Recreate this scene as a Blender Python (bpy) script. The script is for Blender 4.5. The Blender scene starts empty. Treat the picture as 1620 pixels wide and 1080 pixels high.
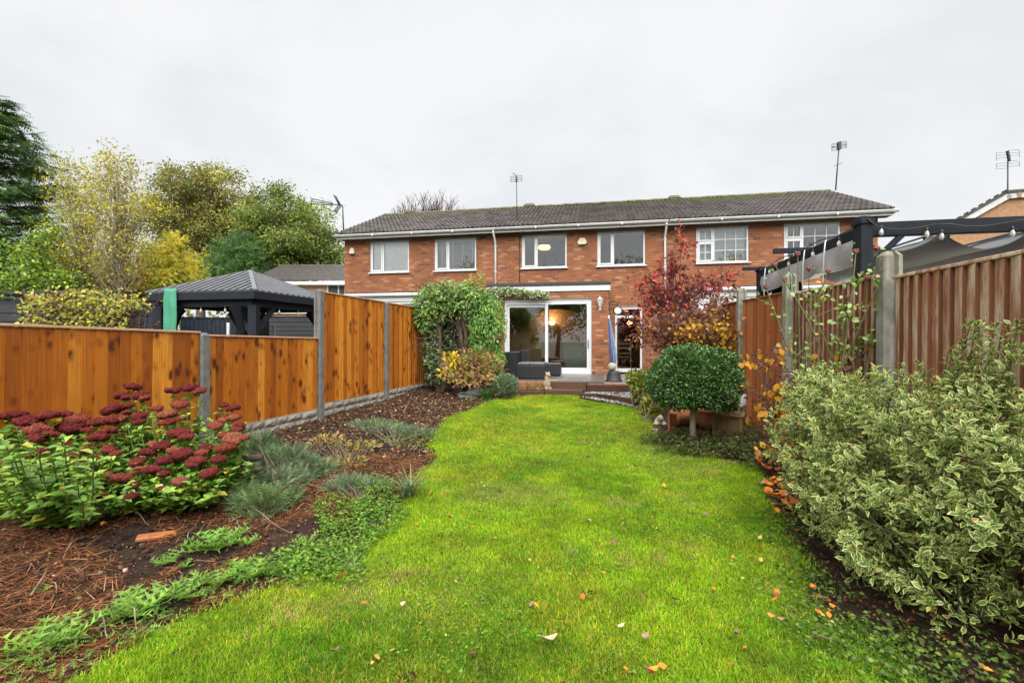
import bpy, bmesh, math, random
import numpy as np
from mathutils import Vector, Matrix

# ------------------------------------------------------------------ camera, sky, sun, exposure
scene = bpy.context.scene
C = scene.collection
F_PX, CX, CY, EYE = 731.0, 810.0, 540.0, 1.35          # measured from the fences (16 mm wide angle)
cam_d = bpy.data.cameras.new('camera'); cam = bpy.data.objects.new('camera', cam_d); C.objects.link(cam)
cam.location = (0, 0, EYE); cam.rotation_euler = (math.radians(90), 0, 0)
cam_d.sensor_width = 36.0; cam_d.lens = 36.0 * F_PX / 1620.0
cam_d.clip_start = 0.05; cam_d.clip_end = 3000
scene.camera = cam

world = bpy.data.worlds.new('World'); scene.world = world; world.use_nodes = True
SUN_EL, SUN_AZ = math.radians(52), math.radians(178)    # azimuth clockwise from +Y: behind the camera
def build_world():
    nt = world.node_tree; nt.nodes.clear(); N = nt.nodes.new; L = nt.links.new
    out = N('ShaderNodeOutputWorld'); bg = N('ShaderNodeBackground'); bg.inputs['Strength'].default_value = 0.1
    sky = N('ShaderNodeTexSky'); sky.sky_type = 'NISHITA'; sky.sun_disc = False
    sky.sun_elevation = SUN_EL; sky.sun_rotation = SUN_AZ
    tc = N('ShaderNodeTexCoord'); sep = N('ShaderNodeSeparateXYZ'); L(tc.outputs['Generated'], sep.inputs[0])
    zz = N('ShaderNodeMath'); zz.operation = 'ABSOLUTE'; L(sep.outputs[2], zz.inputs[0])
    add = N('ShaderNodeMath'); add.operation = 'ADD'; L(zz.outputs[0], add.inputs[0]); add.inputs[1].default_value = 0.35
    dv = N('ShaderNodeVectorMath'); dv.operation = 'DIVIDE'; L(tc.outputs['Generated'], dv.inputs[0])
    cmb = N('ShaderNodeCombineXYZ')
    for i in range(3): L(add.outputs[0], cmb.inputs[i])
    L(cmb.outputs[0], dv.inputs[1])
    no = N('ShaderNodeTexNoise'); no.inputs['Scale'].default_value = 1.7; no.inputs['Detail'].default_value = 7
    no.inputs['Roughness'].default_value = 0.58; no.inputs['Distortion'].default_value = 0.25
    L(dv.outputs[0], no.inputs['Vector'])
    rp = N('ShaderNodeValToRGB'); L(no.outputs['Fac'], rp.inputs[0])
    rp.color_ramp.elements[0].position = 0.36; rp.color_ramp.elements[0].color = (1.33, 1.35, 1.375, 1)
    rp.color_ramp.elements[1].position = 0.60; rp.color_ramp.elements[1].color = (1.52, 1.52, 1.52, 1)
    mx = N('ShaderNodeMix'); mx.data_type = 'RGBA'; mx.inputs[0].default_value = 0.98
    L(sky.outputs[0], mx.inputs[6]); L(rp.outputs[0], mx.inputs[7])
    L(mx.outputs[2], bg.inputs['Color']); L(bg.outputs[0], out.inputs[0])
build_world()
sun_d = bpy.data.lights.new('sun', 'SUN'); sun = bpy.data.objects.new('sun', sun_d); C.objects.link(sun)
sun_d.energy = 1.5; sun_d.angle = math.radians(75); sun_d.color = (1.0, 0.97, 0.92)
sd = Vector((math.sin(SUN_AZ) * math.cos(SUN_EL), math.cos(SUN_AZ) * math.cos(SUN_EL), math.sin(SUN_EL)))
sun.rotation_euler = sd.to_track_quat('Z', 'Y').to_euler()
sun.location = (0, -5, 30)
vs = scene.view_settings; vs.view_transform = 'Standard'; vs.look = 'None'; vs.exposure = 2.6; vs.gamma = 1.0
vs.use_curve_mapping = False
scene.render.engine = 'CYCLES'
cy = scene.cycles; cy.max_bounces = 7; cy.diffuse_bounces = 3; cy.glossy_bounces = 3; cy.transmission_bounces = 4
cy.transparent_max_bounces = 12; cy.use_denoising = True; cy.use_adaptive_sampling = True; cy.adaptive_threshold = 0.02
cy.caustics_reflective = False; cy.caustics_refractive = False; cy.sample_clamp_indirect = 6.0

# ------------------------------------------------------------------ helpers
rng = np.random.default_rng(7); random.seed(7)
def at(px, py, Y): return Vector(((px - CX) / F_PX * Y, Y, EYE + (CY - py) / F_PX * Y))
def tag(o, label=None, cat=None, group=None, kind=None):
    if label: o['label'] = label
    if cat: o['category'] = cat
    if group: o['group'] = group
    if kind: o['kind'] = kind
    return o
def empty(name, loc=(0, 0, 0), rz=0.0, parent=None):
    o = bpy.data.objects.new(name, None); C.objects.link(o); o.location = loc; o.rotation_euler = (0, 0, rz)
    o.empty_display_size = 0.1
    if parent: o.parent = parent
    return o
def place(name, me, parent=None, loc=(0, 0, 0), rot=(0, 0, 0), sc=(1, 1, 1)):
    o = bpy.data.objects.new(name, me); C.objects.link(o)
    if parent: o.parent = parent
    o.location = loc; o.rotation_euler = rot; o.scale = sc
    return o
class MB:
    """collects shapes; mesh() makes one mesh of them, build() links it as one object"""
    def __init__(s): s.v = []; s.f = []; s.sm = []
    def add(s, vs_, fs_, smooth=False):
        b = len(s.v); s.v += [tuple(p) for p in vs_]; s.f += [tuple(b + i for i in f) for f in fs_]; s.sm += [smooth] * len(fs_)
        return s
    def box(s, x0, x1, y0, y1, z0, z1):
        return s.add([(x0, y0, z0), (x1, y0, z0), (x1, y1, z0), (x0, y1, z0), (x0, y0, z1), (x1, y0, z1), (x1, y1, z1), (x0, y1, z1)],
                     [(0, 3, 2, 1), (4, 5, 6, 7), (0, 1, 5, 4), (1, 2, 6, 5), (2, 3, 7, 6), (3, 0, 4, 7)])
    def ring(s, x0, x1, z0, z1, t, y0, y1):
        """a rectangular frame in the xz plane, butted bars"""
        s.box(x0, x0 + t, y0, y1, z0, z1); s.box(x1 - t, x1, y0, y1, z0, z1)
        s.box(x0 + t, x1 - t, y0, y1, z0, z0 + t); s.box(x0 + t, x1 - t, y0, y1, z1 - t, z1); return s
    def beam(s, a, b, w, h, up=(0, 0, 1)):
        a = Vector(a); b = Vector(b); d = (b - a).normalized(); u = Vector(up)
        x = d.cross(u); x = x.normalized() if x.length > 1e-4 else Vector((1, 0, 0)); u = x.cross(d).normalized()
        P = []
        for p in (a, b):
            for i, j in ((-1, -1), (1, -1), (1, 1), (-1, 1)): P.append(p + x * (i * w / 2) + u * (j * h / 2))
        return s.add(P, [(0, 1, 2, 3), (7, 6, 5, 4), (0, 4, 5, 1), (1, 5, 6, 2), (2, 6, 7, 3), (3, 7, 4, 0)])
    def tube(s, pts, radii, n=6, cap=True, smooth=True):
        pts = [Vector(p) for p in pts]
        if not hasattr(radii, '__len__'): radii = [radii] * len(pts)
        V = []; F = []; ref = None
        for i, p in enumerate(pts):
            d = (pts[min(i + 1, len(pts) - 1)] - pts[max(i - 1, 0)])
            d = d.normalized() if d.length > 1e-9 else Vector((0, 0, 1))
            if ref is None: ref = Vector((1, 0, 0)) if abs(d.x) < 0.8 else Vector((0, 1, 0))
            x = d.cross(ref); x = x.normalized() if x.length > 1e-5 else d.orthogonal().normalized(); y = d.cross(x).normalized()
            ref = -y if False else ref
            for k in range(n):
                a = 2 * math.pi * k / n; V.append(p + (x * math.cos(a) + y * math.sin(a)) * radii[i])
        for i in range(len(pts) - 1):
            for k in range(n):
                F.append((i * n + k, i * n + (k + 1) % n, (i + 1) * n + (k + 1) % n, (i + 1) * n + k))
        if cap: F.append(tuple(reversed(range(n)))); F.append(tuple(range((len(pts) - 1) * n, len(pts) * n)))
        return s.add(V, F, smooth)
    def lathe(s, prof, c=(0, 0, 0), n=20, cap=True):
        V = []; F = []
        for r, z in prof:
            for k in range(n):
                a = 2 * math.pi * k / n; V.append((c[0] + r * math.cos(a), c[1] + r * math.sin(a), c[2] + z))
        for i in range(len(prof) - 1):
            for k in range(n): F.append((i * n + k, i * n + (k + 1) % n, (i + 1) * n + (k + 1) % n, (i + 1) * n + k))
        if cap: F.append(tuple(reversed(range(n)))); F.append(tuple(range((len(prof) - 1) * n, len(prof) * n)))
        return s.add(V, F, True)
    def prism(s, poly, y0, y1):
        """polygon in xz extruded along y"""
        n = len(poly); V = [(x, y0, z) for x, z in poly] + [(x, y1, z) for x, z in poly]
        F = [tuple(range(n)), tuple(reversed(range(n, 2 * n)))] + [(i, n + i, n + (i + 1) % n, (i + 1) % n) for i in range(n)]
        return s.add(V, F)
    def blob(s, c, r, seed=0, amp=0.12, seg=14, rings=9):
        rr = random.Random(seed); ph = [rr.uniform(0, 6.28) for _ in range(6)]; V = []; F = []
        for i in range(rings + 1):
            th = math.pi * i / rings
            for k in range(seg):
                a = 2 * math.pi * k / seg
                q = 1 + amp * (math.sin(3 * a + ph[0] + 2 * th) + math.sin(2 * th * 2 + ph[1] + a) + 0.6 * math.sin(5 * a + ph[2] - 3 * th)) / 2
                V.append((c[0] + r[0] * q * math.sin(th) * math.cos(a), c[1] + r[1] * q * math.sin(th) * math.sin(a), c[2] + r[2] * q * math.cos(th)))
        for i in range(rings):
            for k in range(seg): F.append((i * seg + k, (i + 1) * seg + k, (i + 1) * seg + (k + 1) % seg, i * seg + (k + 1) % seg))
        return s.add(V, F, True)
    def mesh(s, name, mat, bevel=0.0, seg=1):
        me = bpy.data.meshes.new(name); me.from_pydata(s.v, [], s.f); me.update()
        if any(s.sm): me.polygons.foreach_set('use_smooth', s.sm)
        if bevel > 0:
            bm = bmesh.new(); bm.from_mesh(me)
            bmesh.ops.bevel(bm, geom=bm.edges[:], offset=bevel, segments=seg, affect='EDGES', profile=0.5)
            bm.to_mesh(me); bm.free()
        if mat: me.materials.append(M[mat] if isinstance(mat, str) else mat)
        return me
    def build(s, name, mat, parent=None, loc=(0, 0, 0), bevel=0.0, seg=1):
        return place(name, s.mesh(name, mat, bevel, seg), parent, loc)
def npmesh(name, V, F, mat, col=None, smooth=False):
    V = np.asarray(V, np.float32); F = np.asarray(F, np.int32); m, k = F.shape
    me = bpy.data.meshes.new(name); me.vertices.add(len(V)); me.vertices.foreach_set('co', V.ravel())
    me.loops.add(m * k); me.loops.foreach_set('vertex_index', F.ravel())
    me.polygons.add(m); me.polygons.foreach_set('loop_start', np.arange(0, m * k, k, dtype=np.int32))
    if smooth: me.polygons.foreach_set('use_smooth', np.ones(m, bool))
    me.update(calc_edges=True)
    if col is not None:
        a = me.color_attributes.new('Col', 'FLOAT_COLOR', 'POINT'); a.data.foreach_set('color', np.asarray(col, np.float32).ravel())
    if mat: me.materials.append(M[mat] if isinstance(mat, str) else mat)
    return me
def unit(a): return a / np.maximum(np.linalg.norm(a, axis=-1, keepdims=True), 1e-9)
def frames(D, Nn):
    D = unit(D); X = np.cross(D, Nn); bad = np.linalg.norm(X, axis=1) < 1e-4; X[bad] = np.cross(D[bad], np.array([1., .2, .1])); X = unit(X)
    return np.stack([X, D, np.cross(X, D)], axis=-1)
# leaf templates: length along y, normal along z; third array = 0 at the midrib, 1 at the margin
def tpl_diamond(w=0.5, fold=0.12, droop=0.1):
    return np.array([(0, 0, 0), (w / 2, .45, fold), (0, 1, -droop), (-w / 2, .45, fold)], float), np.array([(0, 1, 2), (0, 2, 3)]), np.array([0, 1, .5, 1.])
def tpl_oval(w=0.5, fold=0.1, droop=0.15):
    v = np.array([(0, 0, 0), (0, .5, .02), (0, 1, -droop), (w * .42, .28, fold), (w * .5, .6, fold * .8), (-w * .42, .28, fold), (-w * .5, .6, fold * .8)], float)
    f = np.array([(0, 3, 1), (3, 4, 1), (1, 4, 2), (0, 1, 5), (5, 1, 6), (1, 2, 6)])
    return v, f, np.array([0, 0, .9, 1, 1, 1, 1.])
def tpl_blade(w=0.05, bend=0.35):
    return np.array([(-w / 2, 0, 0), (w / 2, 0, 0), (w * .38, .55, -bend * .25), (-w * .38, .55, -bend * .25), (0, 1, -bend)], float), \
        np.array([(0, 1, 2), (0, 2, 3), (3, 2, 4)]), np.array([0, 0, .5, .5, 1.])
def tpl_frond(n=5, w=0.42):
    """a feathery spray: a midrib with short side leaflets"""
    V = []; F = []; A = []
    for i in range(n):
        y0 = i / n; L = w * (1 - 0.75 * i / n)
        for sgn in (-1, 1):
            b = len(V); V += [(0, y0, 0), (sgn * L, y0 + .28, -.06), (0, y0 + .16, 0)]; F.append((b, b + 1, b + 2)); A += [0, 1, 0]
    return np.array(V, float), np.array(F), np.array(A, float)
def scatter(tpl, pos, R, sc, col):
    tv, tf, ta = tpl; n = len(pos); k = len(tv)
    sc = np.broadcast_to(np.asarray(sc, float), (n,)) if np.ndim(sc) < 2 else sc
    P = tv[None] * (sc[:, None, None] if np.ndim(sc) < 2 else sc[:, None, :])
    V = np.einsum('nij,nkj->nki', R, P) + pos[:, None]
    Fc = (tf[None] + (np.arange(n) * k)[:, None, None]).reshape(-1, tf.shape[1])
    cc = np.concatenate([np.repeat(col[:, None, :3], k, 1), np.broadcast_to(ta[None, :, None], (n, k, 1))], axis=2)
    return V.reshape(-1, 3), Fc, cc.reshape(-1, 4)
def join(*parts):
    V = []; Fs = []; Cs = []; b = 0
    for v, f, c in parts: V.append(v); Fs.append(f + b); Cs.append(c); b += len(v)
    return np.concatenate(V), np.concatenate(Fs), np.concatenate(Cs)
def pick(pal, n, jit=0.18, r=None):
    r = r or rng; pal = np.array(pal, float); w = pal[:, 3] / pal[:, 3].sum() if pal.shape[1] > 3 else None
    c = pal[r.choice(len(pal), n, p=w), :3]
    return np.clip(c * (1 + r.normal(0, jit, (n, 1))) * (1 + r.normal(0, jit * .35, (n, 3))), 0.002, 1)
def rdir(n, r=None):
    r = r or rng; return unit(r.normal(0, 1, (n, 3)))
# ------------------------------------------------------------------ materials (all procedural)
M = {}
def mat(name, col=(.5, .5, .5), rough=.6, metal=0.0, spec=.5):
    m = bpy.data.materials.new(name); m.use_nodes = True; b = m.node_tree.nodes['Principled BSDF']
    b.inputs['Base Color'].default_value = (*col, 1); b.inputs['Roughness'].default_value = rough
    b.inputs['Metallic'].default_value = metal; b.inputs['Specular IOR Level'].default_value = spec
    M[name] = m; return m, m.node_tree, b
def node(nt, t, **kw):
    n = nt.nodes.new(t)
    for k, v in kw.items():
        if hasattr(n, k) and not k[0].isupper(): setattr(n, k, v)
        else: n.inputs[k].default_value = v
    return n
def ramp(nt, fac, stops):
    r = nt.nodes.new('ShaderNodeValToRGB'); e = r.color_ramp.elements
    while len(e) < len(stops): e.new(0.5)
    for i, (p, c) in enumerate(stops): e[i].position = p; e[i].color = (*c, 1) if len(c) == 3 else c
    nt.links.new(fac, r.inputs[0]); return r
def mixc(nt, fac, a, b, mode='MIX'):
    m = nt.nodes.new('ShaderNodeMix'); m.data_type = 'RGBA'; m.blend_type = mode
    for i, x in ((0, fac), (6, a), (7, b)):
        if isinstance(x, (int, float)): m.inputs[i].default_value = x
        elif isinstance(x, tuple): m.inputs[i].default_value = (*x, 1)
        else: nt.links.new(x, m.inputs[i])
    return m.outputs[2]
def mth(nt, op, a, b=None, clamp=False):
    m = nt.nodes.new('ShaderNodeMath'); m.operation = op; m.use_clamp = clamp
    for i, x in enumerate((a, b)):
        if x is None: continue
        if isinstance(x, (int, float)): m.inputs[i].default_value = x
        else: nt.links.new(x, m.inputs[i])
    return m.outputs[0]
def coords(nt, kind='Object', scale=(1, 1, 1), rnd=False):
    tc = nt.nodes.new('ShaderNodeTexCoord'); mp = nt.nodes.new('ShaderNodeMapping'); mp.inputs['Scale'].default_value = scale
    if kind == 'World':
        g = nt.nodes.new('ShaderNodeNewGeometry'); nt.links.new(g.outputs['Position'], mp.inputs[0])
    else: nt.links.new(tc.outputs[kind], mp.inputs[0])
    if rnd:
        oi = nt.nodes.new('ShaderNodeObjectInfo'); ml = mth(nt, 'MULTIPLY', oi.outputs['Random'], 37.0)
        cb = nt.nodes.new('ShaderNodeCombineXYZ'); [nt.links.new(ml, cb.inputs[i]) for i in range(3)]
        nt.links.new(cb.outputs[0], mp.inputs['Location'])
    return mp.outputs[0]
def noise(nt, vec, scale, detail=4, rough=.55, dist=0.0):
    n = node(nt, 'ShaderNodeTexNoise', Scale=scale, Detail=detail, Roughness=rough, Distortion=dist); nt.links.new(vec, n.inputs['Vector']); return n.outputs['Fac']
def bump(nt, b, h, strength=.3, dist=.01):
    n = node(nt, 'ShaderNodeBump', Strength=strength, Distance=dist); nt.links.new(h, n.inputs['Height']); nt.links.new(n.outputs[0], b.inputs['Normal'])
def rnd_piece(nt):
    """a random value for each separate piece, whether it is an object of its own or an island of a joined mesh"""
    oi = nt.nodes.new('ShaderNodeObjectInfo'); g = nt.nodes.new('ShaderNodeNewGeometry')
    return mth(nt, 'FRACT', mth(nt, 'ADD', oi.outputs['Random'], g.outputs['Random Per Island']))
def plain(name, col, rough=.6, metal=0, var=.15, scale=8, bmp=0.0, spec=.5):
    m, nt, b = mat(name, col, rough, metal, spec)
    f = noise(nt, coords(nt, 'World'), scale, 5)
    r = ramp(nt, f, [(.3, tuple(c * (1 - var) for c in col)), (.7, tuple(min(1, c * (1 + var)) for c in col))])
    nt.links.new(r.outputs[0], b.inputs['Base Color'])
    if bmp: bump(nt, b, noise(nt, coords(nt, 'World'), scale * 6, 4), bmp, .006)
    return m
def leafmat(name, trans=.3, rough=.45, vari=False, spec=.35):
    m, nt, b = mat(name, (.1, .2, .03), rough, 0, spec); L = nt.links.new
    a = nt.nodes.new('ShaderNodeAttribute'); a.attribute_name = 'Col'
    c = a.outputs['Color']
    if vari:
        f = mth(nt, 'ADD', a.outputs['Alpha'], mth(nt, 'MULTIPLY', mth(nt, 'SUBTRACT', noise(nt, coords(nt, 'World'), 60, 2), .5), .5))
        r = ramp(nt, f, [(.63, (0, 0, 0)), (.73, (1, 1, 1))]); c = mixc(nt, r.outputs[0], c, (.56, .57, .21))
    L(c, b.inputs['Base Color'])
    tr = nt.nodes.new('ShaderNodeBsdfTranslucent'); L(c, tr.inputs[0]); mx = nt.nodes.new('ShaderNodeMixShader'); mx.inputs[0].default_value = trans
    L(b.outputs[0], mx.inputs[1]); L(tr.outputs[0], mx.inputs[2]); L(mx.outputs[0], nt.nodes['Material Output'].inputs[0])
def build_materials():
    leafmat('leaf', .42); leafmat('leaf_gloss', .18, .3, spec=.5); leafmat('leaf_vari', .3, .4, True); leafmat('grass', .42, .5, spec=.2); leafmat('dead', .15, .7, spec=.1)
    # brick
    m, nt, b = mat('brick', rough=.85, spec=.2); r = rnd_piece(nt)
    c = ramp(nt, r, [(0, (.12, .05, .03)), (.10, (.22, .078, .036)), (.38, (.29, .108, .042)), (.65, (.245, .088, .038)), (.86, (.33, .138, .058)), (.96, (.40, .22, .12)), (1, (.17, .07, .045))])
    f = noise(nt, coords(nt, 'World'), 30, 4); c2 = mixc(nt, mth(nt, 'MULTIPLY', f, .45), c.outputs[0], (.22, .085, .05))
    w = noise(nt, coords(nt, 'World', (1, 1, .35)), .9, 3); wr = ramp(nt, w, [(.45, (1, 1, 1)), (.7, (.78, .74, .72))])
    nt.links.new(mixc(nt, 1.0, c2, wr.outputs[0], 'MULTIPLY'), b.inputs['Base Color']); bump(nt, b, noise(nt, coords(nt, 'World'), 90, 3), .5, .004)
    plain('mortar', (.21, .155, .115), .95, var=.2, scale=14)
    # roof tile with moss and lichen
    m, nt, b = mat('roof_tile', rough=.6, spec=.4); r = rnd_piece(nt)
    c = ramp(nt, r, [(0, (.055, .048, .047)), (.5, (.085, .074, .074)), (1, (.12, .105, .103))])
    f = noise(nt, coords(nt, 'World'), 9, 6, .7); wv = coords(nt, 'World')
    c1 = mixc(nt, ramp(nt, f, [(.46, (0, 0, 0)), (.72, (.8, .8, .8))]).outputs[0], c.outputs[0], (.15, .132, .125))
    big = noise(nt, wv, .55, 3); sep = node(nt, 'ShaderNodeSeparateXYZ'); nt.links.new(wv, sep.inputs[0])
    hgt = mth(nt, 'MULTIPLY', mth(nt, 'SUBTRACT', sep.outputs[2], 5.7), .17)
    mossf = mth(nt, 'ADD', mth(nt, 'ADD', mth(nt, 'MULTIPLY', big, .5), mth(nt, 'MULTIPLY', noise(nt, wv, 16, 5, .7), .6)), hgt)
    c3 = mixc(nt, ramp(nt, mossf, [(.635, (0, 0, 0)), (.75, (.8, .8, .8))]).outputs[0], c1, (.10, .11, .025))
    nt.links.new(c3, b.inputs['Base Color']); bump(nt, b, f, .4, .01)
    # fence boards: grain along z, knots, each board its own tone
    def wood(name, stops, knot=(.06, .018, .006), grain=.5, worn=None, rough=.55, kn=True):
        m, nt, b = mat(name, rough=rough, spec=.35); r = rnd_piece(nt)
        base = ramp(nt, r, stops).outputs[0]
        v = coords(nt, 'World', (1, 1, .05), rnd=True); g = noise(nt, v, 55, 4, .65, .6)
        c = mixc(nt, mth(nt, 'MULTIPLY', ramp(nt, g, [(.38, (0, 0, 0)), (.68, (1, 1, 1))]).outputs[0], grain), base, mixc(nt, 1.0, base, (.42, .34, .28), 'MULTIPLY'))
        if kn:
            k = node(nt, 'ShaderNodeTexVoronoi', Scale=8.0, Randomness=1.0); nt.links.new(coords(nt, 'World', (1, 1, .62), rnd=True), k.inputs['Vector'])
            area = ramp(nt, noise(nt, coords(nt, 'World', (1, 1, .8)), 2.6, 2), [(.40, (0, 0, 0)), (.62, (.30, .30, .30))]).outputs[0]
            kd = mth(nt, 'ADD', mth(nt, 'ADD', k.outputs['Distance'], mth(nt, 'SUBTRACT', .17, area)), mth(nt, 'MULTIPLY', mth(nt, 'SUBTRACT', noise(nt, coords(nt, 'World', (1, 1, 1.6)), 22, 3), .5), .30))
            c = mixc(nt, ramp(nt, kd, [(.16, (.75, .75, .75)), (.42, (0, 0, 0))]).outputs[0], c, mixc(nt, 1.0, c, (.42, .26, .16), 'MULTIPLY'))
            c = mixc(nt, ramp(nt, kd, [(.13, (.9, .9, .9)), (.20, (0, 0, 0))]).outputs[0], c, knot)
            halo = noise(nt, coords(nt, 'World', (1, 1, .35), rnd=True), 5, 3); c = mixc(nt, ramp(nt, halo, [(.52, (0, 0, 0)), (.68, (.28, .28, .28))]).outputs[0], c, mixc(nt, 1.0, c, (.45, .30, .22), 'MULTIPLY'))
        if worn:
            wv = noise(nt, coords(nt, 'World', (1, 1, .22), rnd=True), 9, 5, .7)
            c = mixc(nt, ramp(nt, wv, [(.42, (0, 0, 0)), (.6, (.85, .85, .85))]).outputs[0], c, worn)
        nt.links.new(c, b.inputs['Base Color']); bump(nt, b, g, .35, .004)
    wood('wood_orange', [(0, (.27, .072, .006)), (.3, (.38, .112, .008)), (.65, (.46, .15, .012)), (.88, (.62, .26, .03)), (1, (.31, .085, .007))])
    wood('wood_red', [(0, (.22, .068, .022)), (.5, (.33, .11, .036)), (1, (.40, .15, .055))], grain=.4, kn=False)
    wood('wood_worn', [(0, (.25, .10, .045)), (.5, (.36, .15, .072)), (1, (.42, .21, .12))], worn=(.66, .53, .41), grain=.5, kn=False, rough=.75)
    wood('wood_edge_shade', [(0, (.10, .035, .016)), (.5, (.15, .055, .026)), (1, (.20, .08, .04))], grain=.4, kn=False, rough=.7)
    wood('wood_sleeper', [(0, (.055, .026, .014)), (1, (.09, .042, .022))], grain=.6, kn=False, rough=.6)
    wood('wood_planter', [(0, (.19, .13, .055)), (1, (.26, .17, .08))], grain=.5, kn=False, rough=.7)
    wood('rail_cap', [(0, (.46, .26, .16)), (1, (.55, .34, .22))], grain=.3, kn=False, rough=.6)
    # concrete
    m, nt, b = mat('concrete', rough=.9, spec=.2); v = coords(nt, 'World')
    c = ramp(nt, noise(nt, v, 7, 6, .7), [(.3, (.15, .145, .125)), (.55, (.24, .235, .205)), (.75, (.33, .32, .29))]).outputs[0]
    c = mixc(nt, ramp(nt, noise(nt, v, 2.5, 4), [(.5, (0, 0, 0)), (.75, (.6, .6, .6))]).outputs[0], c, (.13, .13, .06))
    nt.links.new(c, b.inputs['Base Color']); bump(nt, b, noise(nt, v, 70, 4), .4, .004)
    m, nt, b = mat('concrete_dark', rough=.85, spec=.2); v = coords(nt, 'World')
    c = ramp(nt, noise(nt, v, 8, 6, .7), [(.3, (.095, .093, .088)), (.7, (.175, .172, .162))]).outputs[0]; nt.links.new(c, b.inputs['Base Color']); bump(nt, b, noise(nt, v, 70, 4), .4, .004)
    m, nt, b = mat('stone_facing', rough=.9, spec=.2); v = coords(nt, 'World'); r = rnd_piece(nt)
    c = mixc(nt, noise(nt, v, 12, 5), ramp(nt, r, [(0, (.17, .15, .12)), (1, (.30, .275, .235))]).outputs[0], (.20, .18, .145)); nt.links.new(c, b.inputs['Base Color']); bump(nt, b, noise(nt, v, 30, 5), .8, .012)
    # soil, lawn floor
    m, nt, b = mat('soil', rough=.95, spec=.15); v = coords(nt, 'World')
    c = ramp(nt, noise(nt, v, 22, 8, .75), [(.3, (.016, .011, .009)), (.5, (.038, .024, .017)), (.68, (.078, .046, .030)), (.8, (.12, .075, .05))]).outputs[0]
    c = mixc(nt, ramp(nt, noise(nt, v, 1.3, 4), [(.45, (0, 0, 0)), (.65, (.6, .6, .6))]).outputs[0], c, (.085, .042, .024))
    nt.links.new(c, b.inputs['Base Color']); bump(nt, b, noise(nt, v, 45, 8, .75), 1.0, .03)
    m, nt, b = mat('lawn_floor', rough=.95, spec=.1); v = coords(nt, 'World')
    c = ramp(nt, noise(nt, v, 30, 6, .7), [(.35, (.05, .08, .008)), (.7, (.13, .19, .012))]).outputs[0]; nt.links.new(c, b.inputs['Base Color'])
    plain('far_ground', (.06, .075, .03), .95, var=.4, scale=1.0)
    plain('paving', (.16, .15, .14), .6, var=.25, scale=5, bmp=.2)
    m, nt, b = mat('gravel', rough=.8, spec=.3); r = rnd_piece(nt); nt.links.new(ramp(nt, r, [(0, (.10, .105, .11)), (.6, (.24, .245, .25)), (1, (.45, .45, .44))]).outputs[0], b.inputs['Base Color'])
    m, nt, b = mat('bark_chip', rough=.9, spec=.1); a = node(nt, 'ShaderNodeAttribute'); a.attribute_name = 'Col'; nt.links.new(a.outputs['Color'], b.inputs['Base Color'])
    m, nt, b = mat('bark', rough=.9, spec=.2); v = coords(nt, 'World', (1, 1, .25)); f = noise(nt, v, 25, 5, .7)
    nt.links.new(ramp(nt, f, [(.3, (.05, .038, .026)), (.7, (.15, .12, .085))]).outputs[0], b.inputs['Base Color']); bump(nt, b, f, .6, .01)
    plain('bark_red', (.075, .03, .025), .7, var=.3, scale=20); plain('bark_pale', (.22, .19, .14), .85, var=.35, scale=12)
    plain('stem_green', (.12, .17, .05), .5, var=.25, scale=20); plain('stem_olive', (.10, .10, .04), .6, var=.3, scale=25)
    plain('upvc', (.50, .51, .52), .35, var=.03, scale=3); plain('valance_grey', (.30, .30, .31), .5, var=.12, scale=5); plain('gutter_white', (.53, .54, .54), .45, var=.1, scale=4)
    plain('felt', (.022, .023, .026), .7, var=.3, scale=14); plain('soffit', (.10, .055, .035), .8)
    plain('charcoal', (.012, .015, .020), .8, var=.2, scale=10, bmp=.15, spec=.2); plain('roof_metal', (.014, .015, .018), .7, .0, var=.15, scale=6)
    plain('roof_rib', (.14, .147, .16), .3, .2, var=.15, scale=6); plain('slate_fence', (.016, .021, .032), .8, var=.25, scale=9, spec=.2)  # roof_rib: roof metal coloured paler, sky reflection on the ribs painted in
    plain('grey_clad', (.034, .036, .040), .75, var=.18, scale=6, spec=.25); plain('canopy_grey', (.055, .056, .06), .22, var=.12, scale=3, spec=.9)
    plain('netting', (.008, .008, .010), .95, spec=.1); plain('green_cloth', (.045, .22, .135), .85, var=.12, scale=25, bmp=.5)
    plain('rattan', (.007, .008, .011), .55, var=.4, scale=60, bmp=.6); plain('terracotta', (.40, .15, .065), .8, var=.25, scale=12, bmp=.3)
    plain('slate_rock', (.20, .225, .235), .55, var=.25, scale=9, bmp=.5); plain('stone_ball', (.30, .275, .22), .9, var=.25, scale=14, bmp=.6)
    plain('statue', (.26, .21, .13), .9, var=.3, scale=18, bmp=.6); plain('blue_cloth', (.022, .05, .15), .8, var=.2, scale=9); plain('pale_cloth', (.15, .19, .27), .8, var=.2, scale=9)
    plain('black_iron', (.010, .010, .011), .6); plain('ivory', (.62, .58, .46), .5, var=.06); plain('cream_plastic', (.55, .50, .36), .5, var=.08)
    plain('grey_steel', (.16, .165, .17), .4, .6); plain('dark_steel', (.035, .035, .038), .45, .3); plain('cable', (.03, .022, .02), .6)
    plain('deck', (.075, .07, .066), .35, var=.2, scale=9, bmp=.2); plain('tile_red', (.25, .095, .05), .6, var=.25, scale=9)
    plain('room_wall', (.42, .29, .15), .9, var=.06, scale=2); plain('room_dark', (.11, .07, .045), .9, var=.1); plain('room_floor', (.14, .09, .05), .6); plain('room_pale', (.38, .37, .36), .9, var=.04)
    plain('sofa', (.10, .105, .115), .85, var=.15, scale=20); plain('blind', (.84, .85, .84), .8, var=.05); plain('blind_blue', (.40, .50, .52), .8, var=.05)
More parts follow.
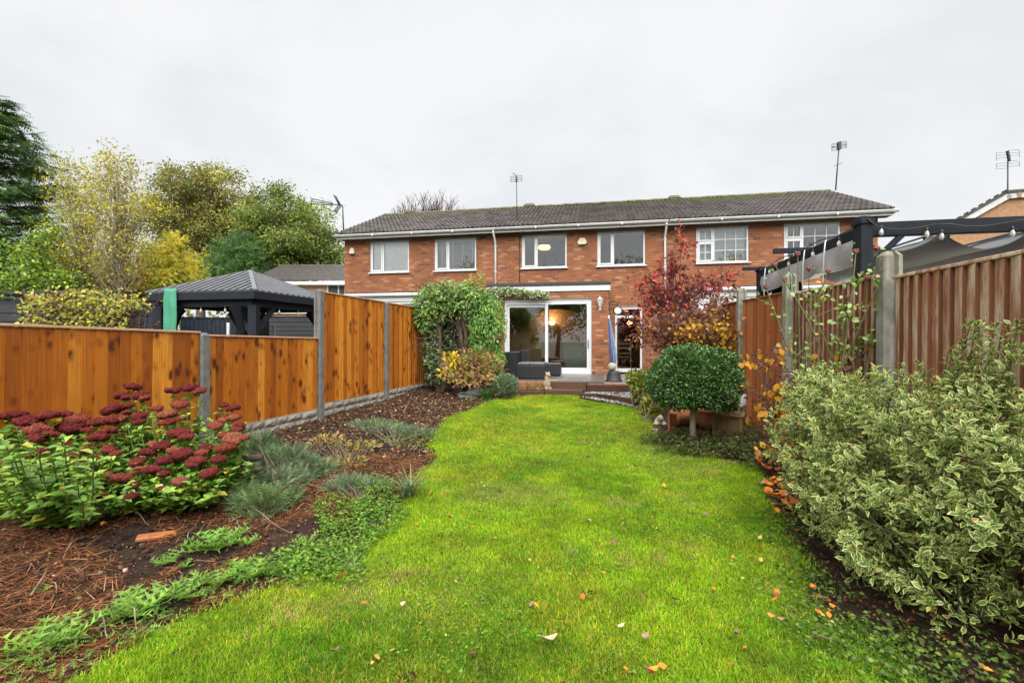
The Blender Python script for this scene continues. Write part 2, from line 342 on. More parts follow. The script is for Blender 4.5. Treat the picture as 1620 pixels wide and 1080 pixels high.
    plain('net_curtain', (.84, .86, .88), .9, var=.12, scale=22); plain('cardboard', (.42, .25, .10), .85, var=.1); plain('plaster_brown', (.30, .17, .10), .85, var=.2, scale=5)
    plain('far_tile', (.085, .077, .073), .85, var=.3, scale=5, spec=.2); plain('timber_dark', (.07, .045, .03), .8, var=.3, scale=12); plain('wood_table', (.25, .15, .07), .6)
    plain('weathered_white', (.36, .355, .34), .8, var=.2, scale=30, bmp=.4); plain('copper_pipe', (.14, .05, .03), .6); plain('ochre_brick', (.36, .20, .11), .85, var=.2, scale=8)
    plain('ceramic_teal', (.10, .26, .26), .4)
    m, nt, b = mat('flower', rough=.85, spec=.15); oi = node(nt, 'ShaderNodeObjectInfo'); f = noise(nt, coords(nt, 'Object'), 55, 3)
    c = ramp(nt, oi.outputs['Random'], [(0, (.075, .010, .010)), (.45, (.105, .016, .014)), (.75, (.135, .030, .019)), (1, (.165, .052, .028))]).outputs[0]
    nt.links.new(mixc(nt, ramp(nt, f, [(.45, (0, 0, 0)), (.7, (.7, .7, .7))]).outputs[0], c, mixc(nt, 1.0, c, (1.5, 1.6, 1.6), 'MULTIPLY')), b.inputs['Base Color'])
    m, nt, b = mat('fallen', rough=.75, spec=.2); oi = node(nt, 'ShaderNodeObjectInfo')
    nt.links.new(ramp(nt, oi.outputs['Random'], [(0, (.45, .11, .015)), (.3, (.55, .19, .025)), (.45, (.33, .08, .02)), (.6, (.58, .28, .06)), (.8, (.40, .28, .16)), (.92, (.20, .05, .04)), (1, (.15, .08, .05))]).outputs[0], b.inputs['Base Color'])
    # glass: see-through with a Fresnel mirror
    m = bpy.data.materials.new('glass'); m.use_nodes = True; nt = m.node_tree; nt.nodes.clear(); M['glass'] = m
    o = node(nt, 'ShaderNodeOutputMaterial'); t = node(nt, 'ShaderNodeBsdfTransparent'); t.inputs[0].default_value = (.95, .96, .955, 1)
    g = node(nt, 'ShaderNodeBsdfGlossy'); g.inputs['Roughness'].default_value = .015; fr = node(nt, 'ShaderNodeFresnel', IOR=1.5)
    f = mth(nt, 'MULTIPLY', fr.outputs[0], 3.6, True); mx = node(nt, 'ShaderNodeMixShader'); nt.links.new(f, mx.inputs[0]); nt.links.new(t.outputs[0], mx.inputs[1]); nt.links.new(g.outputs[0], mx.inputs[2]); nt.links.new(mx.outputs[0], o.inputs[0])
    for nm, c, s in (('lamp_glow', (1, .55, .16), 2.2), ('ceiling_glow', (1, .62, .25), .55)):
        m, nt, b = mat(nm, c, .5); b.inputs['Emission Color'].default_value = (*c, 1); b.inputs['Emission Strength'].default_value = s
    m, nt, b = mat('bulb_glass', (.75, .74, .70), .08); b.inputs['Transmission Weight'].default_value = .6
    m, nt, b = mat('frosted_lamp', (.6, .62, .6), .3); b.inputs['Transmission Weight'].default_value = .3
build_materials()
# ------------------------------------------------------------------ terrain
def gz(x, y):
    t = np.clip((np.asarray(y, float) - 1.5) / 8.8, 0, 1.2) ** 1.25
    left = np.clip((-1.0 - np.asarray(x, float)) / 2.0, 0, 1)
    rise = 0.16 * np.clip((np.asarray(y, float) - 9.6) / 1.6, 0, 1) * left
    right = np.clip((np.asarray(x, float) - 1.5) / 0.9, 0, 1) * 0.06
    return 0.15 * t + rise + right + 0.03 * left + 0.008 * np.sin(1.9 * x + .7 * y) + 0.006 * np.sin(2.7 * y - 1.3 * x)
def fence_left_x(y): return 0.268 * y - 5.161
def fence_right_x(y): return 0.198 * y + 2.12
def gpt(px, py):
    """ground point seen at a pixel of the photograph"""
    Y = EYE * F_PX / (py - CY)
    for _ in range(6): Y = (EYE - float(gz((px - CX) / F_PX * Y, Y))) * F_PX / (py - CY)
    return ((px - CX) / F_PX * Y, Y)
lawn_px = [(-40, 1180), (105, 1085), (235, 1005), (365, 955), (508, 903), (570, 862), (628, 812), (655, 770), (692, 722), (684, 690), (712, 660), (775, 634), (815, 627),
           (880, 624), (950, 627), (1010, 640), (1032, 672), (1045, 697), (1110, 716), (1200, 742), (1212, 790), (1262, 880), (1285, 955), (1395, 1040), (1480, 1090), (1560, 1180)]
lawn_poly = np.array([gpt(*p) for p in lawn_px])
def in_poly(P, poly):
    x, y = P[:, 0], P[:, 1]; ins = np.zeros(len(P), bool); j = len(poly) - 1
    for i in range(len(poly)):
        xi, yi = poly[i]; xj, yj = poly[j]
        c = ((yi > y) != (yj > y)) & (x < (xj - xi) * (y - yi) / (yj - yi + 1e-12) + xi); ins ^= c; j = i
    return ins
def sheet(name, x0, x1, y0, y1, step, fz, mat_, keep=None):
    nx = int(round((x1 - x0) / step)) + 1; ny = int(round((y1 - y0) / step)) + 1
    X, Y = np.meshgrid(np.linspace(x0, x1, nx), np.linspace(y0, y1, ny)); V = np.stack([X.ravel(), Y.ravel(), fz(X, Y).ravel()], 1)
    i = np.arange(nx * ny).reshape(ny, nx); Fq = np.stack([i[:-1, :-1], i[:-1, 1:], i[1:, 1:], i[1:, :-1]], -1).reshape(-1, 4)
    if keep is not None: Fq = Fq[keep(V[Fq].mean(1))]
    me = npmesh(name, V, Fq, mat_, smooth=True); return place(name, me)
def soil_z(X, Y):
    n = 0.014 * np.sin(9.1 * X + 3 * Y) * np.sin(7.3 * Y - 2 * X) + 0.009 * np.sin(23 * X + 11 * Y) * np.cos(19 * Y - 13 * X)
    return gz(X, Y) - 0.012 + n * (np.asarray(Y) < 11)
big = MB(); big.add([(-900, -900, -.16), (900, -900, -.16), (900, 1500, -.16), (-900, 1500, -.16)], [(0, 1, 2, 3)])
tag(big.build('ground', 'far_ground'), kind='structure')
tag(sheet('garden_soil', -4.9, 5.0, -1.0, 12.2, .05, soil_z, 'soil', lambda c: (c[:, 0] > fence_left_x(c[:, 1]) - .05) & (c[:, 0] < fence_right_x(c[:, 1]) + .05) & (c[:, 1] < 11.4 - .1918 * (c[:, 0]))), kind='structure')
tag(sheet('lawn', -2.6, 3.4, .3, 11.0, .05, lambda X, Y: gz(X, Y) + .004, 'lawn_floor', lambda c: in_poly(c[:, :2], lawn_poly)), kind='structure')
neigh = MB(); neigh.box(-16, -5.6, 2, 14, -.12, -.03); tag(neigh.build('neighbour_patio', 'paving'), kind='structure')
neigh = MB(); neigh.box(4.3, 12, 1, 11, -.12, -.03); tag(neigh.build('neighbour_terrace', 'paving'), kind='structure')

# ------------------------------------------------------------------ the terrace of three brick houses
TH = math.radians(10.6); CT, ST = math.cos(TH), math.sin(TH); HO = (3.717, 14.3)
def hs(px, v=0.0):
    k = (px - CX) / F_PX; ox, oy = HO[0] + v * ST, HO[1] + v * CT; return (k * oy - ox) / (CT + k * ST)
def hw(s, v, z=0.0): return Vector((HO[0] + s * CT + v * ST, HO[1] - s * ST + v * CT, z))
def hz(px, py, v=0.0): return EYE + (CY - py) / F_PX * hw(hs(px, v), v).y
def cut_wall(mb, x0, x1, z0, z1, y0, y1, holes):
    xs = sorted({x0, x1, *[min(max(h[0], x0), x1) for h in holes], *[min(max(h[1], x0), x1) for h in holes]})
    zs = sorted({z0, z1, *[min(max(h[2], z0), z1) for h in holes], *[min(max(h[3], z0), z1) for h in holes]})
    for a, b in zip(xs, xs[1:]):
        run = None
        for c, d in list(zip(zs, zs[1:])) + [(None, None)]:
            solid = c is not None and not any(h[0] < (a + b) / 2 < h[1] and h[2] < (c + d) / 2 < h[3] for h in holes)
            if solid: run = [run[0], d] if run else [c, d]
            elif run: mb.box(a, b, y0, y1, run[0], run[1]); run = None
BW, BH, MJ = .215, .065, .010
brick_full = None
def bricks_for(x0, x1, z0, z1, yf, holes):
    """stretcher bond; returns full bricks (centre positions) and clipped ones (rects) on the plane y = yf facing -y"""
    full = []; part = []; row = 0; z = z0
    while z + BH <= z1 + .001:
        x = x0 - (0.1125 if row % 2 else 0)
        while x < x1:
            segs = [(max(x, x0), min(x + BW, x1))]
            for h in holes:
                if h[2] - .004 < z + BH and h[3] + .004 > z:
                    ns = []
                    for a, b in segs:
                        if h[1] <= a or h[0] >= b: ns.append((a, b))
                        else:
                            if a < h[0]: ns.append((a, h[0]))
                            if b > h[1]: ns.append((h[1], b))
                    segs = ns
            for a, b in segs:
                if b - a > BW - .002: full.append((a + BW / 2, yf, z + BH / 2))
                elif b - a > .03: part.append((a, b, z))
            x += BW + MJ
        z += BH + MJ; row += 1
    return full, part
def brick_mesh():
    d = .009; mb = MB(); c = .004
    mb.add([(-BW / 2, .002, -BH / 2), (BW / 2, .002, -BH / 2), (BW / 2, .002, BH / 2), (-BW / 2, .002, BH / 2),
            (-BW / 2 + c, -d, -BH / 2 + c), (BW / 2 - c, -d, -BH / 2 + c), (BW / 2 - c, -d, BH / 2 - c), (-BW / 2 + c, -d, BH / 2 - c)],
           [(4, 5, 6, 7), (0, 1, 5, 4), (1, 2, 6, 5), (2, 3, 7, 6), (3, 0, 4, 7)])
    return mb
brick_me = brick_mesh().mesh('brick', 'brick')
def lay_bricks(root, wall, jobs, limit=300):
    """jobs: list of (x0,x1,z0,z1,yface,holes) in house coordinates; the nearest `limit` bricks are objects, the rest one mesh"""
    full = []; joined = MB()
    for j in jobs:
        f, p = bricks_for(*j); full += f
        for a, b, z in p:
            mid = (a + b) / 2; bb = brick_mesh(); k = (b - a) / BW
            joined.add([(mid + q[0] * k, j[4] + q[1], z + BH / 2 + q[2]) for q in bb.v], bb.f)
    mw = Matrix.Translation(root.location) @ Matrix.Rotation(-TH, 4, 'Z'); eye = Vector((0, 0, EYE))
    full.sort(key=lambda p: (mw @ Vector(p) - eye).length)
    rr = random.Random(3)
    for p in full[:limit]: place('brick', brick_me, wall, (p[0], p[1] - rr.uniform(0, .003), p[2]))
    for p in full[limit:]:
        jy = rr.uniform(0, .003); joined.add([(p[0] + q[0], p[1] - jy + q[1], p[2] + q[2]) for q in brick_mesh().v], brick_mesh().f)
    o = joined.build('brickwork', 'brick', wall); o['kind'] = 'stuff'
# window builder ----------------------------------------------------------------------------------
def upvc_window(root, x0, x1, z0, z1, y=0.0, style='plain', sill=True, room='room_dark', depth=2.2):
    w = MB(); w.ring(x0, x1, z0, z1, .055, y + .02, y + .085); xm = x0 + (x1 - x0) * .335
    w.box(xm - .03, xm + .03, y + .021, y + .084, z0 + .055, z1 - .055)
    win = w.build('window', 'upvc', root, bevel=.006)
    zt = z0 + (z1 - z0) * .70
    def casement(a, b, c, d):
        s = MB(); s.ring(a, b, c, d, .05, y + .003, y + .06); s.build('casement', 'upvc', win, bevel=.007)
        g = MB(); g.box(a + .048, b - .048, y + .03, y + .036, c + .048, d - .048); g.build('pane', 'glass', win)
        return a + .05, b - .05, c + .05, d - .05
    def bars(a, b, c, d, nx, nz):
        m = MB()
        for i in range(1, nx): xx = a + (b - a) * i / nx; m.box(xx - .009, xx + .009, y + .022, y + .029, c, d)
        for i in range(1, nz): zz = c + (d - c) * i / nz; m.box(a, b, y + .0225, y + .0285, zz - .009, zz + .009)
        m.build('glazing_bar', 'upvc', win)
    if style == 'grid':
        z2 = z0 + .055 + (z1 - z0 - .11) * .60
        t = MB(); t.box(x0 + .055, xm - .03, y + .022, y + .083, z2 - .028, z2 + .028); t.build('transom', 'upvc', win)
        r = casement(x0 + .05, xm - .025, z2 + .022, z1 - .05); bars(*r, 2, 1) if False else bars(*r, 2, 1)
        r = casement(x0 + .05, xm - .025, z0 + .05, z2 - .022); bars(*r, 2, 2)
    else: casement(x0 + .05, xm - .025, z0 + .05, z1 - .05)
    g = MB(); g.box(xm + .028, x1 - .053, y + .03, y + .036, z0 + .053, z1 - .053); g.build('pane', 'glass', win)
    if style == 'grid': bars(xm + .03, x1 - .055, z0 + .055, z1 - .055, 3, 3)
    if sill:
        s = MB(); s.box(x0 - .05, x1 + .05, y - .075, y + .08, z0 - .035, z0 - .002); s.build('sill', 'upvc', win, bevel=.006)
    if depth:
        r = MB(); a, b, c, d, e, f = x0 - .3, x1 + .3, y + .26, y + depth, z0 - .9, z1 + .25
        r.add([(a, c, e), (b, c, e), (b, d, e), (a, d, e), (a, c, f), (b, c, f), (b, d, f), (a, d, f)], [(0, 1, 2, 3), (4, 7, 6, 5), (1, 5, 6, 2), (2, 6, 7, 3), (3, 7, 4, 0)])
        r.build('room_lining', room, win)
    return win
# roof tile -----------------------------------------------------------------------------------------
TW, TG = .300, .318
def tile_mesh():
    n = 12; V = []; F = []
    prof = [(TW * i / n, .036 * max(0, math.cos(2 * math.pi * (i / n * 2 - .25))) ** 1.2) for i in range(n + 1)]
    L = TG + .05
    for (yy, zz, th) in ((0, .048, 0), (L, .0, 0)):
        V += [(x - TW / 2, yy, zz + h) for x, h in prof]
    V += [(x - TW / 2, 0, .004 + h * .6) for x, h in prof]
    for i in range(n): F.append((i, i + 1, n + 2 + i, n + 1 + i)); F.append((2 * n + 2 + i, 2 * n + 3 + i, i + 1, i))
    mb = MB(); mb.add(V, F); return mb
tile_me = tile_mesh().mesh('roof_tile', 'roof_tile')
EV, EZ, RV, RZ = -.40, 4.985, 3.25, 6.61
PITCH = math.atan2(RZ - EZ, RV - EV)
def roof(root, x0, x1, va=False, vb=False):
    """x0..x1 in local coordinates"""
    L = math.hypot(RV - EV, RZ - EZ); ny = int(round(L / TG)); g = L / ny; nx = int(round((x1 - x0) / TW)); sx = (x1 - x0) / nx / TW
    deck = MB(); deck.add([(x0, EV + .03, EZ - .03), (x1, EV + .03, EZ - .03), (x1, RV, RZ - .02), (x0, RV, RZ - .02), (x1, 2 * RV - EV, EZ - .03), (x0, 2 * RV - EV, EZ - .03)], [(0, 1, 2, 3), (3, 2, 4, 5)])
    rf = deck.build('roof', 'felt', root); rr = random.Random(int(x0 * 100) + 5)
    for j in range(ny):
        for i in range(nx):
            t = place('roof_tile', tile_me, rf, (x0 + (i + .5) * (x1 - x0) / nx, EV + math.cos(PITCH) * j * g, EZ + math.sin(PITCH) * j * g + rr.uniform(0, .004)),
                      (PITCH - .012 + rr.uniform(-.006, .006), 0, rr.uniform(-.006, .006)), (sx, g / TG, 1))
    rm = MB(); n = 8; V = []; Lr = .44
    for xx in (0, Lr): V += [(xx, .13 * math.cos(math.pi * k / n), .075 * math.sin(math.pi * k / n)) for k in range(n + 1)]
    rm.add(V, [(k, k + 1, n + 2 + k, n + 1 + k) for k in range(n)] + [tuple(range(n, -1, -1)), tuple(range(n + 1, 2 * n + 2))], True)
    me = rm.mesh('ridge_tile', 'roof_tile'); k = int((x1 - x0) / Lr)
    for i in range(k): place('ridge_tile', me, rf, (x0 + i * (x1 - x0) / k, RV, RZ - .005 + rr.uniform(-.006, .006)), (0, rr.uniform(-.01, .01), 0), ((x1 - x0) / k / Lr, 1, 1))
    # eaves
    f = MB(); f.box(x0, x1, EV + .07, EV + .095, EZ - .165, EZ - .02); f.build('fascia', 'upvc', rf)
    s = MB(); s.box(x0, x1, EV + .096, -.002, EZ - .16, EZ - .145); s.build('soffit', 'soffit', rf)
    gt = MB(); n = 8; V = []; gx0 = x0 - (.06 if va else 0); gx1 = x1 + (.09 if vb else 0)
    for xx in (gx0, gx1): V += [(xx, EV + .01 - .062 * math.cos(math.pi * q / n), EZ - .04 - .062 * math.sin(math.pi * q / n)) for q in range(n + 1)]
    gt.add(V, [(q, n + 1 + q, n + 2 + q, q + 1) for q in range(n)] + [tuple(range(n + 1)), tuple(range(2 * n + 1, n, -1))], True)
    gt.box(gx0, gx1, EV - .056, EV - .050, EZ - .045, EZ - .028)
    gu = gt.build('gutter', 'gutter_white', rf)
    for i in range(1, 4):
        b = MB(); xx = gx0 + (gx1 - gx0) * i / 4; b.box(xx - .02, xx + .02, EV - .060, EV + .07, EZ - .112, EZ - .03); b.build('bracket', 'gutter_white', gu, bevel=.004)
    if va or vb:
        xe = x0 if va else x1; sg = -1 if va else 1
        v = MB(); v.beam((xe + sg * .012, EV, EZ - .08), (xe + sg * .012, RV, RZ - .08), .022, .13); v.beam((xe + sg * .012, 2 * RV - EV, EZ - .08), (xe + sg * .012, RV, RZ - .08), .022, .13); v.build('bargeboard', 'upvc', rf)
    return rf
def downpipe(root, x, z0, mat_='gutter_white', bend=.3):
    p = MB(); p.tube([(x, EV + .02, EZ - .10), (x, EV + .03, EZ - .17), (x, -.055, EZ - .42), (x, -.05, EZ - .5), (x, -.05, z0)], .034, 10)
    d = p.build('downpipe', mat_, root)
    for z in (EZ - .55, 3.6, 2.95):
        if z > z0:
            c = MB(); c.tube([(x, -.05, z), (x, -.05, z + .035)], .041, 10); c.box(x - .055, x + .055, -.02, 0.0, z, z + .035); c.build('clip', mat_, d)
def alarm_box(root, x, z, kind):
    a = MB()
    if kind == 'bell': a.prism([(x - .09, z), (x + .09, z), (x + .09, z + .08), (x + .07, z + .16), (x + .03, z + .20), (x - .03, z + .20), (x - .07, z + .16), (x - .09, z + .08)], -.075, -.012)
    else: a.prism([(x - .12, z), (x + .12, z), (x + .15, z + .07), (x + .07, z + .2), (x - .07, z + .2), (x - .15, z + .07)], -.075, -.012)
    o = a.build('alarm_box', 'cream_plastic', root, bevel=.012, seg=2)
    b = MB(); b.box(x - .08, x + .08, -.07, -.012, z - .03, z - .003); b.build('alarm_base', 'dark_steel', o)
WZ0, WZ1 = 3.70, 4.78
def free(o, root, label, cat, group=None):
    """a thing of its own that stands or hangs inside the house"""
    o.parent = None; p = Matrix.Rotation(-TH, 4, 'Z') @ Vector(o.location) + Vector(root.location); o.location = p; o.rotation_euler = (0, 0, -TH); tag(o, label, cat, group); return o
def house(name, s0, s1, label):
    c = (s0 + s1) / 2; p = hw(c, 0); r = empty(name, (p.x, p.y, 0), -TH); tag(r, label, 'house', 'terraced brick houses'); return r, c

# -- house with the pale conservatory (px 545..787)
A0, A1, A2, A3 = -9.71, -4.26, .99, 6.74
r, c = house('terraced_house', A0, A1, 'brick end house with bell shaped alarm box and slatted blinds upstairs')
holes = [(-8.75 - c, -7.33 - c, WZ0, WZ1), (-6.42 - c, -4.98 - c, WZ0, WZ1)]
w = MB(); cut_wall(w, A0 - c, A1 - c, 0, 4.95, 0, .26, holes); w.box(A0 - c, A0 - c + .25, .262, 6.4, 0, 4.9); wall = w.build('wall', 'mortar', r)
lay_bricks(r, wall, [(A0 - c, A1 - c, 2.55, 4.86, 0, holes)])
roof(r, A0 - .07 - c, A1 - c, va=True)
downpipe(r, A1 - c - .06, 2.7); alarm_box(r, hs(558) - c, 4.38, 'bell')
wn = upvc_window(r, *holes[0], room='room_pale')
b = MB(); V = []; n = 40; x0, x1 = holes[0][0] + .05, holes[0][1] - .05
for i in range(n + 1): V += [(x0 + (x1 - x0) * i / n, .102 + .010 * math.sin(i * 1.9), WZ0 + .02), (x0 + (x1 - x0) * i / n, .102 + .006 * math.sin(i * 1.9), WZ1 - .02)]
b.add(V, [(2 * i, 2 * i + 2, 2 * i + 3, 2 * i + 1) for i in range(n)], True); free(b.build('net_curtain', 'net_curtain', wn), r, 'pale net curtain in window beside the bell alarm box', 'curtain')
wn = upvc_window(r, *holes[1], room='room_pale')
sl = MB(); sl.box(-.7, .7, -.012, .012, -.0015, .0015); sm = sl.mesh('blind_slat', 'blind'); xm = (holes[1][0] + holes[1][1]) / 2
bl = empty('window_blind'); free(bl, r, 'pale slatted blind in upstairs window next to the downpipe', 'blind')
for i in range(26): place('blind_slat', sm, bl, (xm, .15, WZ0 + .05 + i * .04), (.55, 0, 0))
for xx in (-.5, -.12, .22, .55):
    t = MB(); t.box(xm + xx - .012, xm + xx + .012, .128, .131, WZ0 + .04, WZ1 - .04); t.build('blind_tape', 'upvc', bl)
# conservatory of that house
e0, e1, ev = hs(547, -1.2) - c, hs(690, -1.2) - c, -1.2
k = MB(); k.box(e0, e1, ev, 0, 2.86, 2.90); ex = k.build('extension', 'felt', r)
k = MB(); k.box(e0, e1, ev - .03, ev - .005, 2.60, 2.85); k.build('fascia', 'upvc', ex)
k = MB(); k.tube([(e0, ev - .09, 2.80), (e1, ev - .09, 2.80)], .055, 10); k.build('gutter', 'gutter_white', ex)
k = MB(); k.ring(e0, e1, .3, 2.59, .07, ev, ev + .07)
for i in range(1, 5): xx = e0 + (e1 - e0) * i / 5; k.box(xx - .04, xx + .04, ev + .001, ev + .069, .37, 2.52)
k.box(e0 + .07, e1 - .07, ev + .002, ev + .068, 2.1, 2.16); k.build('window_frame', 'upvc', ex)
for i in range(5):
    g = MB(); xa = e0 + (e1 - e0) * i / 5 + .04; g.box(xa, xa + (e1 - e0) / 5 - .08, ev + .03, ev + .036, .37, 2.52); g.build('pane', 'glass', ex)
k = MB(); k.box(e0, e0 + .06, ev + .08, -.005, .3, 2.85); k.box(e0 + .06, e1, -.04, -.012, .3, 2.5); k.build('inner_wall', 'room_pale', ex)

# -- the middle house with its sliding doors
r, c = house('terraced_house', A1, A2, 'brick mid terrace house with flat roofed extension and sliding glass doors')
mid_root, mid_c = r, c
X0, X1, XV = -4.249 - c, -.748 - c, -1.5
FZ = .427                                                    # floor and deck level
holes = [(-3.46 - c, -2.01 - c, WZ0, WZ1), (-1.06 - c, .39 - c, WZ0, WZ1), (-.516 - c, .302 - c, .45, 2.407)]
big_hole = (X0 + .1, X1 - .1, FZ - .1, 2.55)
w = MB(); cut_wall(w, A1 - c, A2 - c, 0, 4.95, 0, .26, holes + [big_hole])
D0, D1, DZ = -3.727 - c, -1.213 - c, 2.555
cut_wall(w, X0, X1, 0, 2.79, XV, XV + .24, [(D0, D1, FZ, DZ)]); w.box(X0, X0 + .24, XV + .241, -.001, 0, 2.79); w.box(X1 - .24, X1, XV + .241, -.001, 0, 2.79)
wall = w.build('wall', 'mortar', r)
lay_bricks(r, wall, [(X0, X1, FZ + .003, 2.78, XV, [(D0, D1, FZ, DZ)]), (A1 - c, X1 + .01, 3.02, 4.86, 0, holes), (X1 + .012, A2 - c, .3, 4.86, 0, holes)])
roof(r, A1 - c, A2 - c)
downpipe(r, A2 - c - .02, 1.2); alarm_box(r, hs(921) - c, 4.40, 'wide')
# extension roof
k = MB(); k.box(X0 - .03, X1 + .06, XV - .07, -.004, 2.94, 3.035); ex = k.build('extension_roof', 'felt', r, bevel=.012)
k = MB(); k.box(X0 - .02, X1 + .05, XV - .045, XV - .012, 2.785, 2.937); k.build('fascia', 'upvc', ex)
k = MB(); k.box(X1 + .012, X1 + .045, XV - .01, -.01, 2.80, 2.936); k.build('side_fascia', 'upvc', ex)
# windows upstairs
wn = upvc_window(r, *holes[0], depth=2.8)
lx, lz = hs(861, 1.3) - c, hz(861, 391, 1.3)
l = MB(); l.lathe([(.02, .08), (.2, .05), (.22, -.03), (.17, -.08), (.03, -.09)], (lx, 1.3, lz), 16); cl_ = free(l.build('ceiling_lamp', 'ceiling_glow', wn), r, 'lit orange ceiling lamp behind the upstairs window glass', 'lamp')
l = MB(); l.tube([(lx, 1.3, lz + .08), (lx, 1.3, WZ1 + .24)], .01, 6); l.build('lamp_flex', 'black_iron', cl_)
l = MB(); l.ring(hs(872, 2.7) - c, hs(882, 2.7) - c, hz(877, 415, 2.7), hz(877, 400, 2.7), .05, 2.7, 2.75); free(l.build('picture_frame', 'black_iron', wn), r, 'small dark picture frame on the bedroom wall behind glass', 'picture')
upvc_window(r, *holes[1], depth=2.8)
# tall window beside the extension
a, b_, z0, z1 = holes[2]; tw = MB(); tw.ring(a, b_, z0, z1, .06, .015, .085); zt = hz(995, 501); tw.box(a + .06, b_ - .06, .016, .084, zt - .04, zt + .04); wn = tw.build('tall_window', 'upvc', r, bevel=.006)
g = MB(); g.box(a + .058, b_ - .058, .045, .051, z0 + .058, zt - .04); g.build('pane', 'glass', wn); g = MB(); g.box(a + .058, b_ - .058, .045, .051, zt + .04, z1 - .058); g.build('pane', 'glass', wn)
g = MB(); g.box(a - .06, b_ + .08, -.09, .08, z0 - .045, z0 - .002); g.build('sill', 'upvc', wn, bevel=.006)
g = MB(); q = (a - .35, b_ + .6, .27, 3.0, .40, 2.5)
g.add([(q[0], q[2], q[4]), (q[1], q[2], q[4]), (q[1], q[3], q[4]), (q[0], q[3], q[4]), (q[0], q[2], q[5]), (q[1], q[2], q[5]), (q[1], q[3], q[5]), (q[0], q[3], q[5])], [(0, 1, 2, 3), (4, 7, 6, 5), (1, 5, 6, 2), (2, 6, 7, 3), (3, 7, 4, 0)])
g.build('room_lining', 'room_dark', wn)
g = MB(); lx, lz = hs(996, 1.6) - c, hz(996, 510, 1.6); g.lathe([(.02, .06), (.09, .0), (.07, -.06), (.02, -.07)], (lx, 1.6, lz), 12); pd_ = free(g.build('pendant_lamp', 'lamp_glow', wn), r, 'lit pendant lamp seen through the tall narrow window', 'lamp')
g = MB(); g.tube([(lx, 1.6, lz + .06), (lx, 1.6, 2.49)], .008, 6); g.build('lamp_flex', 'black_iron', pd_)
# dining chair and table behind the tall window
g = MB(); tx = (a + b_) / 2 + .15; g.box(tx - .5, tx + .5, .9, 1.9, 1.13, 1.17)
for i in (-.44, .44):
    for j in (.96, 1.84): g.box(tx + i - .03, tx + i + .03, j - .03, j + .03, .41, 1.129)
tb_ = empty('dining_table'); free(tb_, r, 'wooden dining table behind the tall narrow window', 'table'); g.build('table_frame', 'wood_table', tb_)
g = MB(); sx_ = (a + b_) / 2 - .1
for i in (-.2, .2): g.box(sx_ + i - .018, sx_ + i + .018, .50, .535, .41, 1.38)
for z in (.95, 1.1, 1.25): g.box(sx_ - .18, sx_ + .18, .505, .53, z, z + .05)
g.box(sx_ - .21, sx_ + .21, .536, .9, .84, .87); ch_ = empty('dining_chair'); free(ch_, r, 'slat backed wooden chair behind the tall narrow window', 'chair'); g.build('chair_frame', 'wood_table', ch_)
# sliding doors
k = MB(); k.ring(D0, D1, FZ, DZ, .065, XV + .03, XV + .13); dr = k.build('sliding_door', 'upvc', r, bevel=.006)
dm0, dm1 = -2.539 - c, -2.429 - c
k = MB(); k.ring(D0 + .06, dm1 - .005, FZ + .06, DZ - .14, .075, XV + .085, XV + .125); l_ = k.build('fixed_leaf', 'upvc', dr, bevel=.006)
k = MB(); k.box(D0 + .13, dm1 - .075, XV + .10, XV + .108, FZ + .13, DZ - .21); k.build('pane', 'glass', l_)
k = MB(); k.box(D0 + .066, dm0, XV + .05, XV + .10, DZ - .138, DZ - .067); k.build('head_track', 'upvc', dr)
k = MB(); k.ring(dm0, D1 - .05, FZ + .05, DZ - .06, .085, XV + .035, XV + .08); k.box(dm0 + .085, D1 - .135, XV + .036, XV + .079, FZ + .135, FZ + .17); sl_ = k.build('sliding_leaf', 'upvc', dr, bevel=.006)
k = MB(); k.box(dm0 + .083, D1 - .133, XV + .055, XV + .063, FZ + .168, DZ - .143); k.build('pane', 'glass', sl_)
k = MB(); hx = D1 - .093
for z in (1.30, 1.36): k.lathe([(.016, 0), (.016, .03)], (hx, XV + .02, z), 10)
k.tube([(hx, XV + .036, 1.16), (hx, XV - .01, 1.18), (hx, XV - .01, 1.38), (hx, XV + .036, 1.40)], .011, 8); k.build('handle', 'grey_steel', sl_)
k = MB(); k.box(D0 - .03, D1 + .03, XV - .05, XV + .029, FZ - .03, FZ - .002); k.build('threshold', 'upvc', dr)
# room behind the doors
q = (X0 + .245, X1 - .245, XV + .245, 3.9, FZ - .02, 2.6)
g = MB(); g.add([(q[0], q[2], q[4]), (q[1], q[2], q[4]), (q[1], q[3], q[4]), (q[0], q[3], q[4])], [(0, 1, 2, 3)]); rm = g.build('room_floor', 'room_floor', r)
g = MB(); g.add([(q[0], q[2], q[4]), (q[1], q[2], q[4]), (q[1], q[3], q[4]), (q[0], q[3], q[4]), (q[0], q[2], q[5]), (q[1], q[2], q[5]), (q[1], q[3], q[5]), (q[0], q[3], q[5])], [(4, 7, 6, 5), (1, 5, 6, 2), (2, 6, 7, 3), (3, 7, 4, 0)]); g.build('room_wall', 'room_wall', rm)
